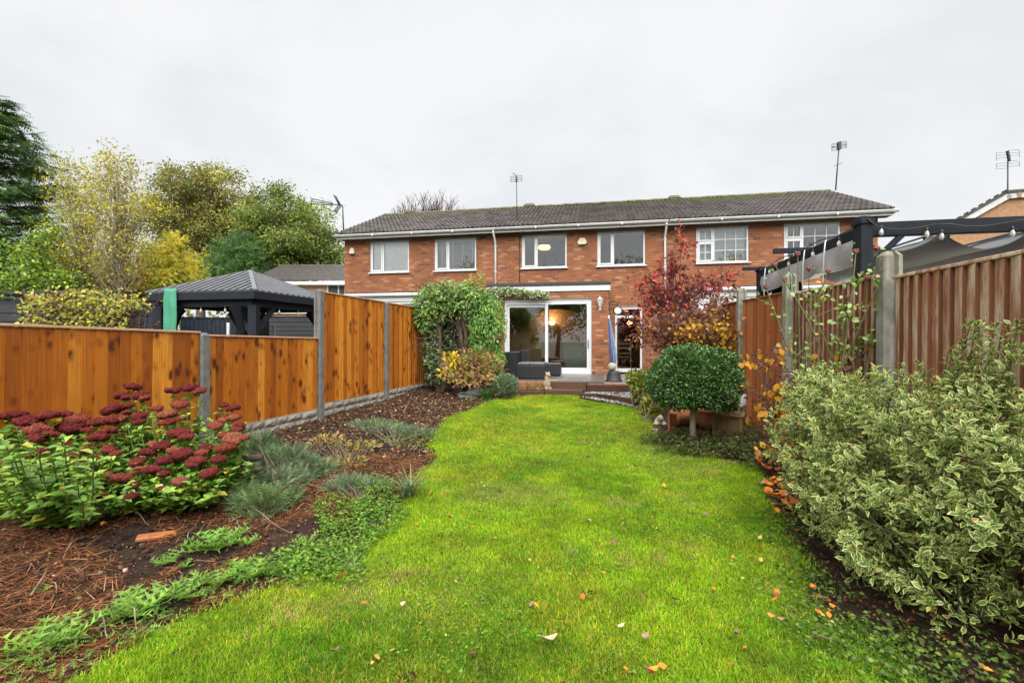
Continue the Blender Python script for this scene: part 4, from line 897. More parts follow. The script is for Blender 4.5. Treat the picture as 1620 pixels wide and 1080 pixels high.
# ------------------------------------------------------------------ far houses
ph0 = math.atan2(1570 - CX, F_PX); RR = 31.0
h = empty('distant_house', (RR * math.sin(ph0), RR * math.cos(ph0), 0), -ph0); tag(h, 'ochre brick gable house with white bargeboards beyond the pergola', 'house')
def hp(px, py):
    """a point on the gable wall, which faces the garden, in the house's own x, z"""
    ph = math.atan2(px - CX, F_PX); d = RR / math.cos(ph - ph0); return (RR * math.tan(ph - ph0), EYE + (CY - py) / F_PX * d * math.cos(ph))
A = hp(1512, 352); B = hp(1594, 305); Cc = hp(1720, 296)
m = MB(); m.prism([(A[0] - .2, 0), (Cc[0], 0), (Cc[0], Cc[1] - .3), (B[0], B[1] - .25), (A[0], A[1] - .25), (A[0] - .2, A[1] - .35)], 0, .3); wl = m.build('wall', 'ochre_brick', h)
def bar(a, b, w, off, y0, y1, mt, nm):
    d = Vector((b[0] - a[0], b[1] - a[1])); n_ = Vector((-d.y, d.x)).normalized(); q = MB()
    q.prism([(a[0] + n_.x * off, a[1] + n_.y * off), (b[0] + n_.x * off, b[1] + n_.y * off), (b[0] + n_.x * (off + w), b[1] + n_.y * (off + w)), (a[0] + n_.x * (off + w), a[1] + n_.y * (off + w))], y0, y1); return q.build(nm, mt, h)
A2_ = (A[0] - (B[0] - A[0]) * .6, A[1] - (B[1] - A[1]) * .6)
bar(A2_, B, .24, -.28, -.12, -.04, 'gutter_white', 'bargeboard'); bar(B, Cc, .24, -.28, -.12, -.04, 'gutter_white', 'bargeboard')
bar(A2_, B, .12, -.03, -.16, 7, 'far_tile', 'roof_slope'); bar((B[0] - .05, B[1]), Cc, .12, -.03, -.16, 7, 'far_tile', 'roof_slope')
for i in range(12): t = i / 11; bar((A2_[0] + (B[0] - A2_[0]) * t - .12, A2_[1] + (B[1] - A2_[1]) * t - .07), (A2_[0] + (B[0] - A2_[0]) * t + .02, A2_[1] + (B[1] - A2_[1]) * t + .015), .06, .08, -.18, .3, 'far_tile', 'verge_tile')
q = MB(); x_, z_ = hp(1613, 306); q.box(x_ - .06, x_ + .06, -.15, -.121, z_ - .2, z_ + .12); q.build('finial', 'plaster_brown', h)
def head_grid(m, t):
    for sgn in (-1, 1):
        cc = t + Vector((sgn * .55, 0, sgn * .12))
        for k in range(7):
            if k == 3: continue
            z = -.62 + k * .24; m.tube([cc + Vector((-.5, 0, z - .05)), cc + Vector((.5, 0, z + .05))], .014, 5)
        for k in (-.5, .5): m.tube([cc + Vector((k, 0, -.66)), cc + Vector((k, 0, -.18))], .014, 5); m.tube([cc + Vector((k, 0, .1)), cc + Vector((k, 0, .82))], .014, 5)
    m.beam(t + Vector((-.1, -.05, .85)), t + Vector((.08, -.05, -.1)), .16, .16, (0, 1, 0))
def hg(m, t):
    s = .52; mm = MB(); head_grid(mm, Vector((0, 0, 0))); m.add([(t.x + v[0] * s, t.y + v[1] * s, t.z + v[2] * s) for v in mm.v], mm.f)
aerial('roof_aerial', 'lattice grid aerial on tall mast against the ochre gable', tuple(at(1594, 345, 21.7)), tuple(at(1594.5, 254, 21.7)), hg, rad=.032)

h = empty('distant_house', tuple(at(470, 540, 26).to_2d()) + (0,)); tag(h, 'low brown house with long grey tiled roof behind the gazebo', 'house'); hb = h.location
x0, x1 = at(396, 540, 26).x - hb.x, at(600, 540, 26).x - hb.x; ez, rz_, dv = 4.70, 6.05, 3.2
V = []; n = 150
for i in range(n + 1):
    x = x0 + (x1 - x0) * i / n; b = .09 * (0.5 + .5 * math.sin(i * 2.1))
    V += [(x, -.3, ez + b), (x, dv, rz_ + b)]
m = MB(); m.add(V, [(2 * i, 2 * i + 2, 2 * i + 3, 2 * i + 1) for i in range(n)]); rf = m.build('roof', 'far_tile', h)
q = MB(); q.tube([(x0, dv, rz_ + .05), (x1, dv, rz_ + .05)], .1, 8); q.build('ridge', 'far_tile', rf)
q = MB(); q.box(x0, x1, -.36, -.30, ez - .2, ez - .02); q.build('fascia', 'gutter_white', rf)
q = MB(); q.box(x0 + .3, x1, 0, .3, 0, ez - .05); wl = q.build('wall', 'plaster_brown', h)
for px0, px1 in ((518, 547), (440, 470)):
    xa, xb = at(px0, 540, 26).x - hb.x, at(px1, 540, 26).x - hb.x; q = MB(); q.ring(xa, xb, 3.9, 4.55, .06, -.05, -.003); xm = xa + (xb - xa) * .62; q.box(xm - .03, xm + .03, -.049, -.004, 3.96, 4.49); w = q.build('window', 'upvc', h)
    q = MB(); q.box(xa + .06, xb - .06, -.03, -.002, 3.96, 4.49); q.build('pane', 'felt', w)
# ------------------------------------------------------------------ patio, deck, steps
def hbox(name, mat_, s0, s1, v0, v1, z0, z1, parent=None, bevel=0.0):
    """a box aligned with the houses"""
    m = MB(); m.box(s0, s1, v0, v1, z0, z1); o = m.build(name, mat_, parent, bevel=bevel)
    if not parent: o.location = (HO[0], HO[1], 0); o.rotation_euler = (0, 0, -TH)
    return o
tag(hbox('patio', 'paving', -4.5, A2 + .2, -3.78, -.02, -.1, .335), kind='structure')
dk = empty('deck', (HO[0], HO[1], 0), -TH); tag(dk, 'wet grey plank deck in front of the sliding doors', 'deck')
DS0, DS1 = -4.25, -.90; nb = 15; wv = (-1.57 + 3.86) / nb
me = MB().box(DS0, DS1, .004, wv - .004, 0, .088).mesh('deck_board', 'deck', .004)
for i in range(nb): place('deck_board', me, dk, (0, -3.86 + i * wv, .3375))
s870, s927 = hs(868, -3.9), hs(927, -3.9)
def sleeper(label, s0, s1, v0, v1, z0, z1, mat_='wood_sleeper', cat='sleeper', name='timber_sleeper'):
    o = hbox(name, mat_, s0, s1, v0, v1, z0, z1, bevel=.008); tag(o, label, cat, 'garden timbers'); return o
sleeper('dark timber riser along the front of the plank deck', s870, s927, -3.93, -3.865, .10, .41)
st = hbox('step', 'wood_sleeper', s870 - .03, s927 - .06, -4.42, -3.935, .04, .265, bevel=.01); tag(st, 'dark brown timber step between lawn and deck', 'step')
# brick edge and mossy strip on the statue's side
br = empty('brick_edging', (HO[0], HO[1], 0), -TH); tag(br, 'low red brick edging beneath the black rattan sofa', 'edging')
mm = MB().box(0, .205, 0, .1, 0, .062).mesh('brick', 'tile_red', .006); x = hs(806, -3.9)
for row in range(3):
    for i in range(int((s870 - .03 - x) / .215)): place('brick', mm, br, (x + i * .215 + (.05 if row % 2 else 0), -3.92 + random.uniform(-.008, .008), .21 + row * .067))
me = MB()
g_ = hbox('mossy_bed', 'soil', hs(806, -4.3), s870 - .032, -4.42, -3.925, .02, .215); tag(g_, kind='structure')
sleeper('timber edging below the moss strip by the animal statue', hs(812, -4.5), s870 - .04, -4.50, -4.425, .03, .245)
# sleepers and gravel on the clock's side
sleeper('dark timber wall under the red tile edge near the parasol', s927 + .01, hs(1010, -3.7), -3.86, -3.785, .12, .34)
for k in range(7):
    s_ = s927 + .06 + k * .19; o = hbox('edge_tile', 'tile_red', s_, s_ + .18, -3.86, -3.62, .342, .372 + .004 * (k % 3), bevel=.005); tag(o, 'worn red tile laid along patio edge near the stone ball', 'tile', 'red edge tiles')
pts = [gpt(918, 631), gpt(945, 632), gpt(975, 636), gpt(1003, 642), gpt(1019, 650)]
for i, (a, b) in enumerate(zip(pts, pts[1:])):
    m = MB(); za = float(gz(*a)); m.beam((a[0], a[1], za + .03), (b[0], b[1], float(gz(*b)) + .03), .07, .19); o = m.build('timber_edging', 'wood_sleeper', bevel=.006)
    tag(o, 'short dark timber in the curved lawn edge below gravel', 'edging', 'curved lawn edging')
gp = np.array([gpt(918, 631), gpt(1019, 649), tuple(hw(hs(1012, -3.8), -3.8).to_2d()), tuple(hw(s927, -3.93).to_2d())])
m = MB(); m.add([(p[0], p[1], .17) for p in gp], [(0, 1, 2, 3)]); tag(m.build('gravel_bed', 'soil'), kind='structure')
n = 1500; uv = rng.random((n * 2, 2)); lo, hi = gp.min(0), gp.max(0); pp = lo + uv * (hi - lo); pp = pp[in_poly(pp, gp)][:n]
tv = np.array([(1, 0, 0), (-1, 0, 0), (0, 1, 0), (0, -1, 0), (0, 0, .7), (0, 0, -.5)], float); tf = np.array([(0, 2, 4), (2, 1, 4), (1, 3, 4), (3, 0, 4), (2, 0, 5), (1, 2, 5), (3, 1, 5), (0, 3, 5)])
nn = len(pp); V, Fc, cc = scatter((tv, tf, np.zeros(6)), np.column_stack([pp, .178 + .012 * rng.random(nn)]), frames(rdir(nn), rdir(nn)), rng.uniform(.012, .028, nn), np.ones((nn, 3)))
o = place('gravel', npmesh('gravel', V, Fc, 'gravel')); tag(o, 'pale grey gravel between timber edging and patio', 'gravel', kind='stuff')

# ------------------------------------------------------------------ rattan sofa
sf = empty('rattan_sofa', tuple(hw(-3.4, -3.0, .427))); sf.rotation_euler = (0, 0, -TH); tag(sf, 'black rattan corner sofa on the deck by the sliding doors', 'sofa')
b0 = sf.location
def rel(px, v): return hs(px, v) + 3.4
def weave(name, x0, x1, y0, y1, z0, z1):
    m = MB(); m.box(x0, x1, y0, y1, z0, z1); o = m.build(name, 'rattan', sf, bevel=.015, seg=2)
    n = int((z1 - z0) / .03); q = MB()
    for i in range(1, n): q.box(x0 + .02, x1 - .02, y0 - .004, y0 - .0005, z0 + i * (z1 - z0) / n - .009, z0 + i * (z1 - z0) / n + .009)
    q.build('weave', 'rattan', o); return o
v1 = -3.55; xl, xr = rel(797, v1), rel(862, v1)
weave('arm', xl, rel(816, v1), v1 + 3.0, v1 + 3.75, .02, .66)
weave('seat_base', rel(816, v1) + .003, xr, v1 + 3.0, v1 + 3.7, .02, .34)
weave('backrest', rel(816, v1) + .003, rel(836, v1 + .7), v1 + 3.703, v1 + 3.85, .02, .70)
weave('footstool', rel(860, -2.4) + .02, rel(886, -2.4), .60, 1.15, .02, .33)
for a_, b_ in ((rel(818, v1), rel(838, v1)), (rel(839, v1), xr - .02)):
    m = MB(); m.box(a_, b_, v1 + 3.03, v1 + 3.69, .345, .40); m.build('cushion', 'sofa', sf, bevel=.02, seg=2)

# ------------------------------------------------------------------ ornaments by the wall
p = at(865, 612, 10.62); st_z = .245
m = MB(); m.blob((0, 0, .12), (.085, .095, .13), 1, .03); m.blob((0, -.02, .24), (.062, .068, .11), 2, .03); m.blob((.012, -.035, .345), (.056, .066, .056), 3, .02); m.blob((.02, -.095, .33), (.028, .03, .024), 4, .0)
m.blob((-.03, -.02, .395), (.018, .012, .026), 5, 0, 8, 5); m.blob((.05, -.02, .395), (.018, .012, .026), 6, 0, 8, 5); m.blob((-.045, -.075, .03), (.032, .06, .03), 7, 0); m.blob((.05, -.075, .03), (.032, .06, .03), 8, 0); m.blob((-.03, -.07, .13), (.024, .028, .11), 9, 0); m.blob((.035, -.07, .13), (.024, .028, .11), 10, 0); m.blob((.09, .06, .03), (.06, .035, .022), 11, 0)
o = m.build('animal_statue', 'statue', None, (p.x, p.y, st_z)); md = o.modifiers.new('merge', 'REMESH'); md.mode = 'VOXEL'; md.voxel_size = .009; md.use_smooth_shade = True
o.rotation_euler = (0, 0, .35); tag(o, 'small weathered stone animal statue sitting upright beside the step', 'statue')
p = at(968, 580, 11.75); e = empty('stone_ball', (p.x, p.y, .335)); tag(e, 'round stone ball ornament resting on upturned black tub', 'ornament')
m = MB(); m.blob((0, 0, p.z - .335), (.105, .105, .105), 2, .0, 20, 14); m.build('ball', 'stone_ball', e)
m = MB(); m.lathe([(.0, .0), (.22, 0), (.225, .02), (.19, .04), (.165, .2), (.15, .25), (.12, .262), (0, .262)], (0.05, 0, 0), 20, False); m.build('tub', 'black_iron', e)
# closed parasol
t = at(963.5, 503, 12.55); b_ = at(972, 574, 12.35); e = empty('garden_parasol', (b_.x, b_.y, .335)); tag(e, 'closed blue striped parasol leaning against the brick wall', 'parasol')
T = t - Vector(e.location); B = b_ - Vector(e.location); foot = B + (B - T) * (B.z / (T.z - B.z)) * .98
m = MB(); m.tube([foot, T + (T - B) * .06], .018, 8); m.build('pole', 'upvc', e)
for nm, mt, k0 in (('blue_fabric', 'blue_cloth', 0), ('pale_fabric', 'pale_cloth', 1)):
    m = MB(); n = 24
    for k in range(n):
        if (k // 3) % 2 != k0: continue
        V = []
        for f_ in (0, .12, .35, .6, .85, 1.0):
            for kk in (k, k + 1):
                a_ = 2 * math.pi * kk / n; r_ = (.02 + .062 * f_ ** .7 * (1 if f_ < .95 else .72)) * (1 + .28 * math.cos(4 * a_)); c_ = T.lerp(B, f_); V.append((c_.x + r_ * math.cos(a_), c_.y + r_ * math.sin(a_), c_.z))
        m.add(V, [(2 * i, 2 * i + 1, 2 * i + 3, 2 * i + 2) for i in range(5)], True)
    m.build(nm, mt, e)
# wall clock on a bracket
p = hw(hs(977, -1.42), -1.42, 0); cz = hz(977, 491, -1.42); e = empty('wall_clock', (p.x, p.y, cz)); e.rotation_euler = (0, 0, -TH * .3); tag(e, 'round black rimmed outdoor clock on iron bracket', 'clock')
def disc(m, r, y0, y1, n=28):
    m.add([(r * math.cos(2 * math.pi * k / n), y0, r * math.sin(2 * math.pi * k / n)) for k in range(n)] + [(r * math.cos(2 * math.pi * k / n), y1, r * math.sin(2 * math.pi * k / n)) for k in range(n)],
          [tuple(range(n)), tuple(range(2 * n - 1, n - 1, -1))] + [(k, n + k, n + (k + 1) % n, (k + 1) % n) for k in range(n)])
m = MB(); n = 28; V = []
for (r_, y_) in ((.098, -.045), (.122, -.045), (.128, -.02), (.128, .02), (.122, .045), (.098, .045)): V += [(r_ * math.cos(2 * math.pi * k / n), y_, r_ * math.sin(2 * math.pi * k / n)) for k in range(n)]
m.add(V, [(i * n + k, i * n + (k + 1) % n, (i + 1) * n + (k + 1) % n, (i + 1) * n + k) for i in range(5) for k in range(n)], True); m.build('rim', 'black_iron', e)
m = MB(); disc(m, .1, -.036, .036); fc = m.build('face', 'ivory', e)
m = MB()
for k in range(12):
    a_ = math.pi * k / 6; c_, s_ = math.cos(a_), math.sin(a_); m.beam((.072 * c_, -.0375, .072 * s_), (.090 * c_, -.0375, .090 * s_), .008, .002, (0, 1, 0))
m.build('hour_marks', 'black_iron', fc)
m = MB(); m.beam((0, -.039, 0), (.012, -.039, .05), .011, .002, (0, 1, 0)); m.beam((0, -.041, 0), (.018, -.041, -.072), .007, .002, (0, 1, 0)); m.build('hands', 'black_iron', fc)
m = MB(); m.tube([(0, 0, .125), (0, 0, .20)], .012, 6); m.tube([(0, 0, .2), (0, 0, .25)], [.02, .003], 6); m.tube([(0, 0, .165), (-.22, .0, .165)], .012, 6); m.tube([(0, 0, .15), (-.08, 0, .1), (-.2, 0, .02)], .008, 6); m.box(-.235, -.22, -.04, .04, -.05, .22); m.build('bracket', 'black_iron', e)
# wall lantern
p = hw(hs(949, XV), XV, 0); lz = hz(949, 480, XV); e = empty('wall_lantern', (p.x, p.y, lz)); e.rotation_euler = (0, 0, -TH); tag(e, 'white carriage lantern fixed on brick pier beside the doors', 'lantern')
m = MB(); m.lathe([(.004, .21), (.012, .19), (.008, .17), (.03, .15), (.085, .11), (.09, .10), (.01, .10)], (0, -.11, 0), 6); m.build('cap', 'upvc', e)
m = MB(); n = 6
for k in range(6): a_ = math.pi * k / 3; m.tube([(.075 * math.cos(a_), -.11 + .075 * math.sin(a_), .10), (.048 * math.cos(a_), -.11 + .048 * math.sin(a_), -.07)], .006, 5)
m.lathe([(.05, -.085), (.055, -.07), (.01, -.07)], (0, -.11, 0), 6); m.build('cage', 'upvc', e)
m = MB(); m.lathe([(.066, .098), (.043, -.068)], (0, -.11, 0), 6, False); m.build('lantern_glass', 'frosted_lamp', e)
m = MB(); m.tube([(0, -.11, -.085), (0, -.11, -.12), (0, -.07, -.16), (0, -.02, -.14)], .014, 7); m.lathe([(.012, -.19), (.02, -.17), (.012, -.15)], (0, -.11, .02), 8); m.box(-.035, .035, -.022, -.010, -.2, -.06); m.build('arm', 'upvc', e)

# ------------------------------------------------------------------ pots by the standard tree
p = gpt(1124, 676); z = float(gz(*p)); e = empty('terracotta_bowl', (p[0], p[1], z - .01)); tag(e, 'wide terracotta planter behind the trimmed standard tree', 'plant pot')
m = MB(); m.lathe([(.0, 0), (.15, 0), (.20, .08), (.245, .22), (.25, .24), (.275, .245), (.28, .29), (.255, .295), (.235, .24), (.0, .235)], (0, 0, 0), 26, False); m.build('bowl', 'terracotta', e)
m = MB(); disc2 = [(.23 * math.cos(2 * math.pi * k / 20), .23 * math.sin(2 * math.pi * k / 20), .255) for k in range(20)]; m.add(disc2, [tuple(range(20))]); m.build('potting_soil', 'soil', e)
p = gpt(1078, 674); z = float(gz(*p)); m = MB(); m.lathe([(.0, 0), (.12, 0), (.125, .02), (.165, .26), (.19, .265), (.195, .32), (.165, .325), (.15, .27), (.10, .03), (.0, .03)], (0, 0, 0), 24, False)
o = m.build('terracotta_pot', 'terracotta', None, (p[0] - .1, p[1], z + .14)); o.rotation_euler = (0, math.radians(82), .3); tag(o, 'terracotta pot lying on its side under the standard tree', 'plant pot')
p = gpt(1063, 684); z = float(gz(*p)); m = MB(); m.prism([(-.05, 0), (.05, 0), (.065, .26), (-.06, .27)], -.02, .02); o = m.build('pot_shard', 'terracotta', None, (p[0], p[1], z - .01), bevel=.006); o.rotation_euler = (-.12, .1, .3); tag(o, 'pale upright terracotta shard beside the fallen pot', 'shard')
p = gpt(1152, 693); z = float(gz(*p)); e = empty('wooden_planter', (p[0], p[1], z - .01), -.5); tag(e, 'square wooden planter box with pale corner post near fence', 'planter')
for i in range(4):
    a_ = math.pi / 2 * i; c_, s_ = round(math.cos(a_)), round(math.sin(a_)); m = MB(); m.box(-.13, .13, .135, .155, .02, .30); o = m.build('side_panel', 'wood_planter', e); o.rotation_euler = (0, 0, a_)
    m = MB(); m.box(.125, .17, .125, .17, 0, .305); o = m.build('corner_post', 'wood_planter', e, bevel=.004); o.rotation_euler = (0, 0, a_)
    m = MB(); m.box(-.185, .145, .146, .186, .307, .33); o = m.build('rim', 'wood_planter', e, bevel=.004); o.rotation_euler = (0, 0, a_)
m = MB(); m.box(-.13, .13, -.13, .13, .2, .27); m.build('potting_soil', 'soil', e)
p = gpt(1171, 668); m = MB(); m.blob((0, 0, 0), (.075, .05, .12), 4, .12); m.blob((.05, 0, .07), (.06, .045, .06), 9, .1); o = m.build('white_stone', 'weathered_white', None, (p[0], p[1] - .1, float(gz(*p)) + .33)); o.rotation_euler = (0, .5, 0); md = o.modifiers.new('m', 'REMESH'); md.mode = 'VOXEL'; md.voxel_size = .012; tag(o, 'pale white stone ornament leaning by the red fence', 'ornament')
m = MB(); m.tube([(0, 0, 0), (0, 0, .34)], [.05, .035], 8); o = m.build('tree_stump', 'timber_dark', None, (p[0], p[1] - .1, float(gz(*p)) - .06)); tag(o, 'short dark stump carrying the pale stone ornament', 'stump')
p = gpt(1043, 672); m = MB(); m.blob((0, 0, .06), (.07, .06, .07), 3, .12); m.blob((.0, -.05, .12), (.045, .045, .045), 4, .08); m.blob((.06, -.04, .03), (.04, .05, .03), 5, .1); m.blob((-.06, -.04, .03), (.04, .05, .03), 6, .1); o = m.build('frog_ornament', 'stone_ball', None, (p[0], p[1], float(gz(*p)) - .01)); md = o.modifiers.new('m', 'REMESH'); md.mode = 'VOXEL'; md.voxel_size = .01; tag(o, 'small crouching stone ornament at lawn edge by the pots', 'ornament')
for i, (px, py, r_) in enumerate(((1038, 683, .06), (1053, 690, .05), (1139, 706, .045))):
    p = gpt(px, py); m = MB(); m.blob((0, 0, 0), (r_, r_ * .8, r_ * .5), 30 + i, .25, 10, 7); o = m.build('stone', 'stone_ball', None, (p[0], p[1], float(gz(*p)) + r_ * .25)); tag(o, 'small rough stone at the edge of the lawn near pots', 'stone', 'edge stones')
# slate rock and round stone near the arch
p = gpt(748, 627); z = float(gz(*p)); m = MB(); prof = [(-.33, 0), (-.32, .09), (-.25, .13), (-.17, .12), (-.05, .21), (.02, .27), (.12, .25), (.22, .16), (.32, .06), (.33, 0)]
n = len(prof); V = []
for (y_, s_) in ((-.13, .82), (-.06, 1), (.06, .98), (.16, .7)): V += [(x_ * s_, y_ + .03 * math.sin(i * 2.1), z_ * s_) for i, (x_, z_) in enumerate(prof)]
m.add(V, [(j * n + i, j * n + i + 1, (j + 1) * n + i + 1, (j + 1) * n + i) for j in range(3) for i in range(n - 1)] + [tuple(range(n)), tuple(range(4 * n - 1, 3 * n - 1, -1))]); o = m.build('slate_rock', 'slate_rock', None, (p[0], p[1], z - .02)); tag(o, 'large grey slate rock lying below the leafy arch', 'rock')
p = gpt(768, 629); m = MB(); m.blob((0, 0, .05), (.07, .07, .085), 9, .08); o = m.build('round_stone', 'stone_facing', None, (p[0], p[1], float(gz(*p)) - .01)); tag(o, 'small round brown stone next to the slate rock', 'stone')
p = gpt(682, 612); m = MB(); m.box(-.1, .1, -.08, .08, 0, .1); o = m.build('loose_brick', 'timber_dark', None, (p[0] + .05, p[1], float(gz(*p)) - .01), bevel=.008); o.rotation_euler = (0, 0, .4); tag(o, 'dark red block beside the last fence post', 'block')
p = gpt(800, 640)
# ------------------------------------------------------------------ vegetation tools
def vnoise(x, y, cell, seed=0):
    r = np.random.default_rng(seed); T = r.random((64, 64)); u = np.asarray(x) / cell; v = np.asarray(y) / cell; i = np.floor(u).astype(int); j = np.floor(v).astype(int)
    f = u - i; g = v - j; f = f * f * (3 - 2 * f); g = g * g * (3 - 2 * g); a = T[i % 64, j % 64]; b = T[(i + 1) % 64, j % 64]; c = T[i % 64, (j + 1) % 64]; d = T[(i + 1) % 64, (j + 1) % 64]
    return (a * (1 - f) + b * f) * (1 - g) + (c * (1 - f) + d * f) * g
def E(px, py, Y, rx, rz, ry=None):
    """an ellipsoid clump at a measured distance: centre and radii in metres"""
    c = at(px, py, Y); k = Y / F_PX; return (c.x, c.y, c.z, rx * k, (ry if ry is not None else rx * k), rz * k)
def clump_points(clumps, n, shell=.45, r=None):
    r = r or rng; cl = np.array(clumps); w = (cl[:, 3] * cl[:, 4] * cl[:, 5]) ** .8; k = r.choice(len(cl), n, p=w / w.sum()); d = rdir(n, r); rad = r.random(n) ** shell
    return cl[k, :3] + d * rad[:, None] * cl[k, 3:], d, k
def plant(name, label, cat, base, wood=None, wood_mat='bark', leaves=None, leaf_mat='leaf', group=None, wood_name='stems', leaf_name='foliage'):
    b = np.array(base, float); e = empty(name, tuple(b)); tag(e, label, cat, group)
    if wood is not None and wood.v:
        wood.v = [(v[0] - b[0], v[1] - b[1], v[2] - b[2]) for v in wood.v]; wood.build(wood_name, wood_mat, e)
    if leaves is not None:
        V, Fc, cc = leaves; o = place(leaf_name, npmesh(leaf_name, V - b, Fc, leaf_mat, cc), e); o['kind'] = 'stuff'
    return e
def limb(m, a, b, r0, r1, bow=.12, n=5, seg=4, r=random):
    a = Vector(a); b = Vector(b); L = (b - a).length; k = Vector((r.uniform(-1, 1), r.uniform(-1, 1), r.uniform(-.2, 1))) * L * bow
    pts = [a.lerp(b, t / seg) + k * math.sin(math.pi * t / seg) for t in range(seg + 1)]
    m.tube(pts, [r0 + (r1 - r0) * t / seg for t in range(seg + 1)], n, cap=False); return pts
def make_tree(name, label, base, clumps, nclus, per, leaf, pal, trunk_r=.15, spread=.35, limbs=24, tpl=None, mat_='leaf', wood='bark', group=None, cat='tree', shell=.45, up=.5, seed=1, twig=True, droop=0.0, clus_jit=.22, wood_top=.75):
    r = np.random.default_rng(seed); rd = random.Random(seed); cl = np.array(clumps); b = np.array(base, float)
    cp, cd, _ = clump_points(clumps, nclus, shell, r)
    m = MB(); top = cl[:, :3].mean(0); top[2] = b[2] + (cl[:, 2].max() - b[2]) * wood_top
    trunk = limb(m, b, top, trunk_r, trunk_r * .35, .03, 8, 6, rd)
    order = np.argsort(r.random(nclus))[:limbs]
    for i in order:
        q = cp[i]; t = np.clip((q[2] - b[2]) / max(top[2] - b[2], .1) * .72, .12, .95); s_ = b + (top - b) * t
        pts = limb(m, s_, q, trunk_r * .34 * (1 - .4 * t), trunk_r * .06, .14, 5, 4, rd)
        if twig:
            for _ in range(3): p0 = pts[rd.randint(2, 4)]; j = order[rd.randrange(len(order))]; d_ = Vector(tuple(cp[j] - cp[i])); d_ = d_.normalized() * rd.uniform(.3, .8) * spread * 2.2 if d_.length > .01 else Vector((0, 0, .2)); limb(m, p0, p0 + d_ + Vector((0, 0, .15)), trunk_r * .07, trunk_r * .03, .1, 4, 2, rd)
    N = nclus * per; pos = np.repeat(cp, per, 0) + r.normal(0, spread * .5, (N, 3)) * np.array([1, 1, .75]); out = np.repeat(cd, per, 0)
    D = unit(rdir(N, r) + out * .5 - np.array([0, 0, droop])); Nn = unit(rdir(N, r) * .8 + np.array([0, 0, up]) + out * .5)
    tint = np.repeat(1 + r.normal(0, clus_jit, (nclus, 1)), per, 0); col = np.clip(pick(pal, N, .16, r) * np.clip(tint, .45, 1.7), .003, 1)
    lv = scatter(tpl or tpl_diamond(.55), pos, frames(D, Nn), leaf * r.uniform(.6, 1.3, N), col)
    return plant(name, label, cat, base, m, wood, lv, mat_, group, 'trunk', 'crown')

# ------------------------------------------------------------------ trees beyond the garden
TG_ = 'trees beyond the gazebo'
# layered dark conifer
def conifer():
    r = np.random.default_rng(3); rd = random.Random(3); base = np.array([*at(-16, 540, 14).xy, -.1]); H = 8.8; m = MB(); m.tube([base, base + np.array([.1, 0, H * .5]), base + np.array([.1, 0, H])], [.22, .14, .02], 8, cap=False)
    P = []; D = []; Cc = []
    for w in range(34):
        t = (w + .5) / 34; z = .9 + (H - .9) * t; L = (2.75 * (1 - t) ** .62 + .15) * rd.uniform(.8, 1.1)
        for k in range(11):
            a_ = rd.uniform(0, 6.283); l = L * rd.uniform(.65, 1.12); d = np.array([math.cos(a_), math.sin(a_), 0]); s0 = base + np.array([.1, 0, z + rd.uniform(-.12, .12)])
            e_ = s0 + d * l + np.array([0, 0, .28 * l - .0]); m.tube([s0, (s0 + e_) / 2 - np.array([0, 0, .06 * l]), e_], [.025, .017, .006], 4, cap=False)
            n = int(17 * l) + 7; tt = r.random(n) ** .6; p = s0 + (e_ - s0) * tt[:, None] - np.array([0, 0, .06 * l]) * (np.sin(math.pi * tt))[:, None]
            side = np.cross(d, [0, 0, 1]); P.append(p + r.normal(0, .045, (n, 3))); D.append(d * r.uniform(.3, 1, (n, 1)) + side * r.uniform(-.9, .9, (n, 1)) + np.array([0, 0, -.28]) + r.normal(0, .18, (n, 3)))
            Cc.append(pick([(.075, .15, .04, 3), (.12, .22, .045, 2), (.05, .10, .045, 1)], n, .15, r) * (1 + rd.uniform(-.25, .3)))
    P = np.concatenate(P); D = np.concatenate(D); Cc = np.concatenate(Cc); n = len(P)
    lv = scatter(tpl_frond(5, .3), P, frames(D, unit(np.array([0, 0, 1]) + r.normal(0, .3, (n, 3)))), r.uniform(.2, .42, n), Cc)
    plant('conifer_tree', 'tall dark green layered conifer towering over the hedge', 'tree', base, m, 'bark', lv, 'leaf', TG_, 'trunk', 'crown')
conifer()
Y0 = 13.0
make_tree('sapling_tree', 'thin sparse tree with yellow green leaves next to conifer', (*at(128, 540, Y0).xy, -.1), [E(120, 300, Y0, 45, 55), E(135, 380, Y0, 50, 60), E(105, 420, Y0, 45, 50), E(160, 330, Y0, 30, 60)], 200, 24, .092, [(.46, .45, .045, 3), (.30, .36, .05, 2), (.56, .38, .05, 1), (.3, .2, .06, .7)], .055, .34, 110, tpl_diamond(.42), wood='bark_pale', group=TG_, seed=11, shell=.4, clus_jit=.15)
Y0 = 12.6
make_tree('sapling_tree', 'slender upright tree with loose olive leaves and open top', (*at(186, 540, Y0).xy, -.1), [E(180, 265, Y0, 32, 38), E(195, 330, Y0, 45, 55), E(188, 400, Y0, 50, 50), E(228, 330, Y0, 22, 25), E(165, 240, Y0, 10, 14)], 185, 25, .092, [(.36, .37, .05, 3), (.48, .42, .05, 2), (.26, .17, .06, .8), (.52, .36, .05, .8)], .06, .32, 110, tpl_diamond(.42), wood='bark_pale', group=TG_, seed=12, shell=.4, clus_jit=.15)
Y0 = 36
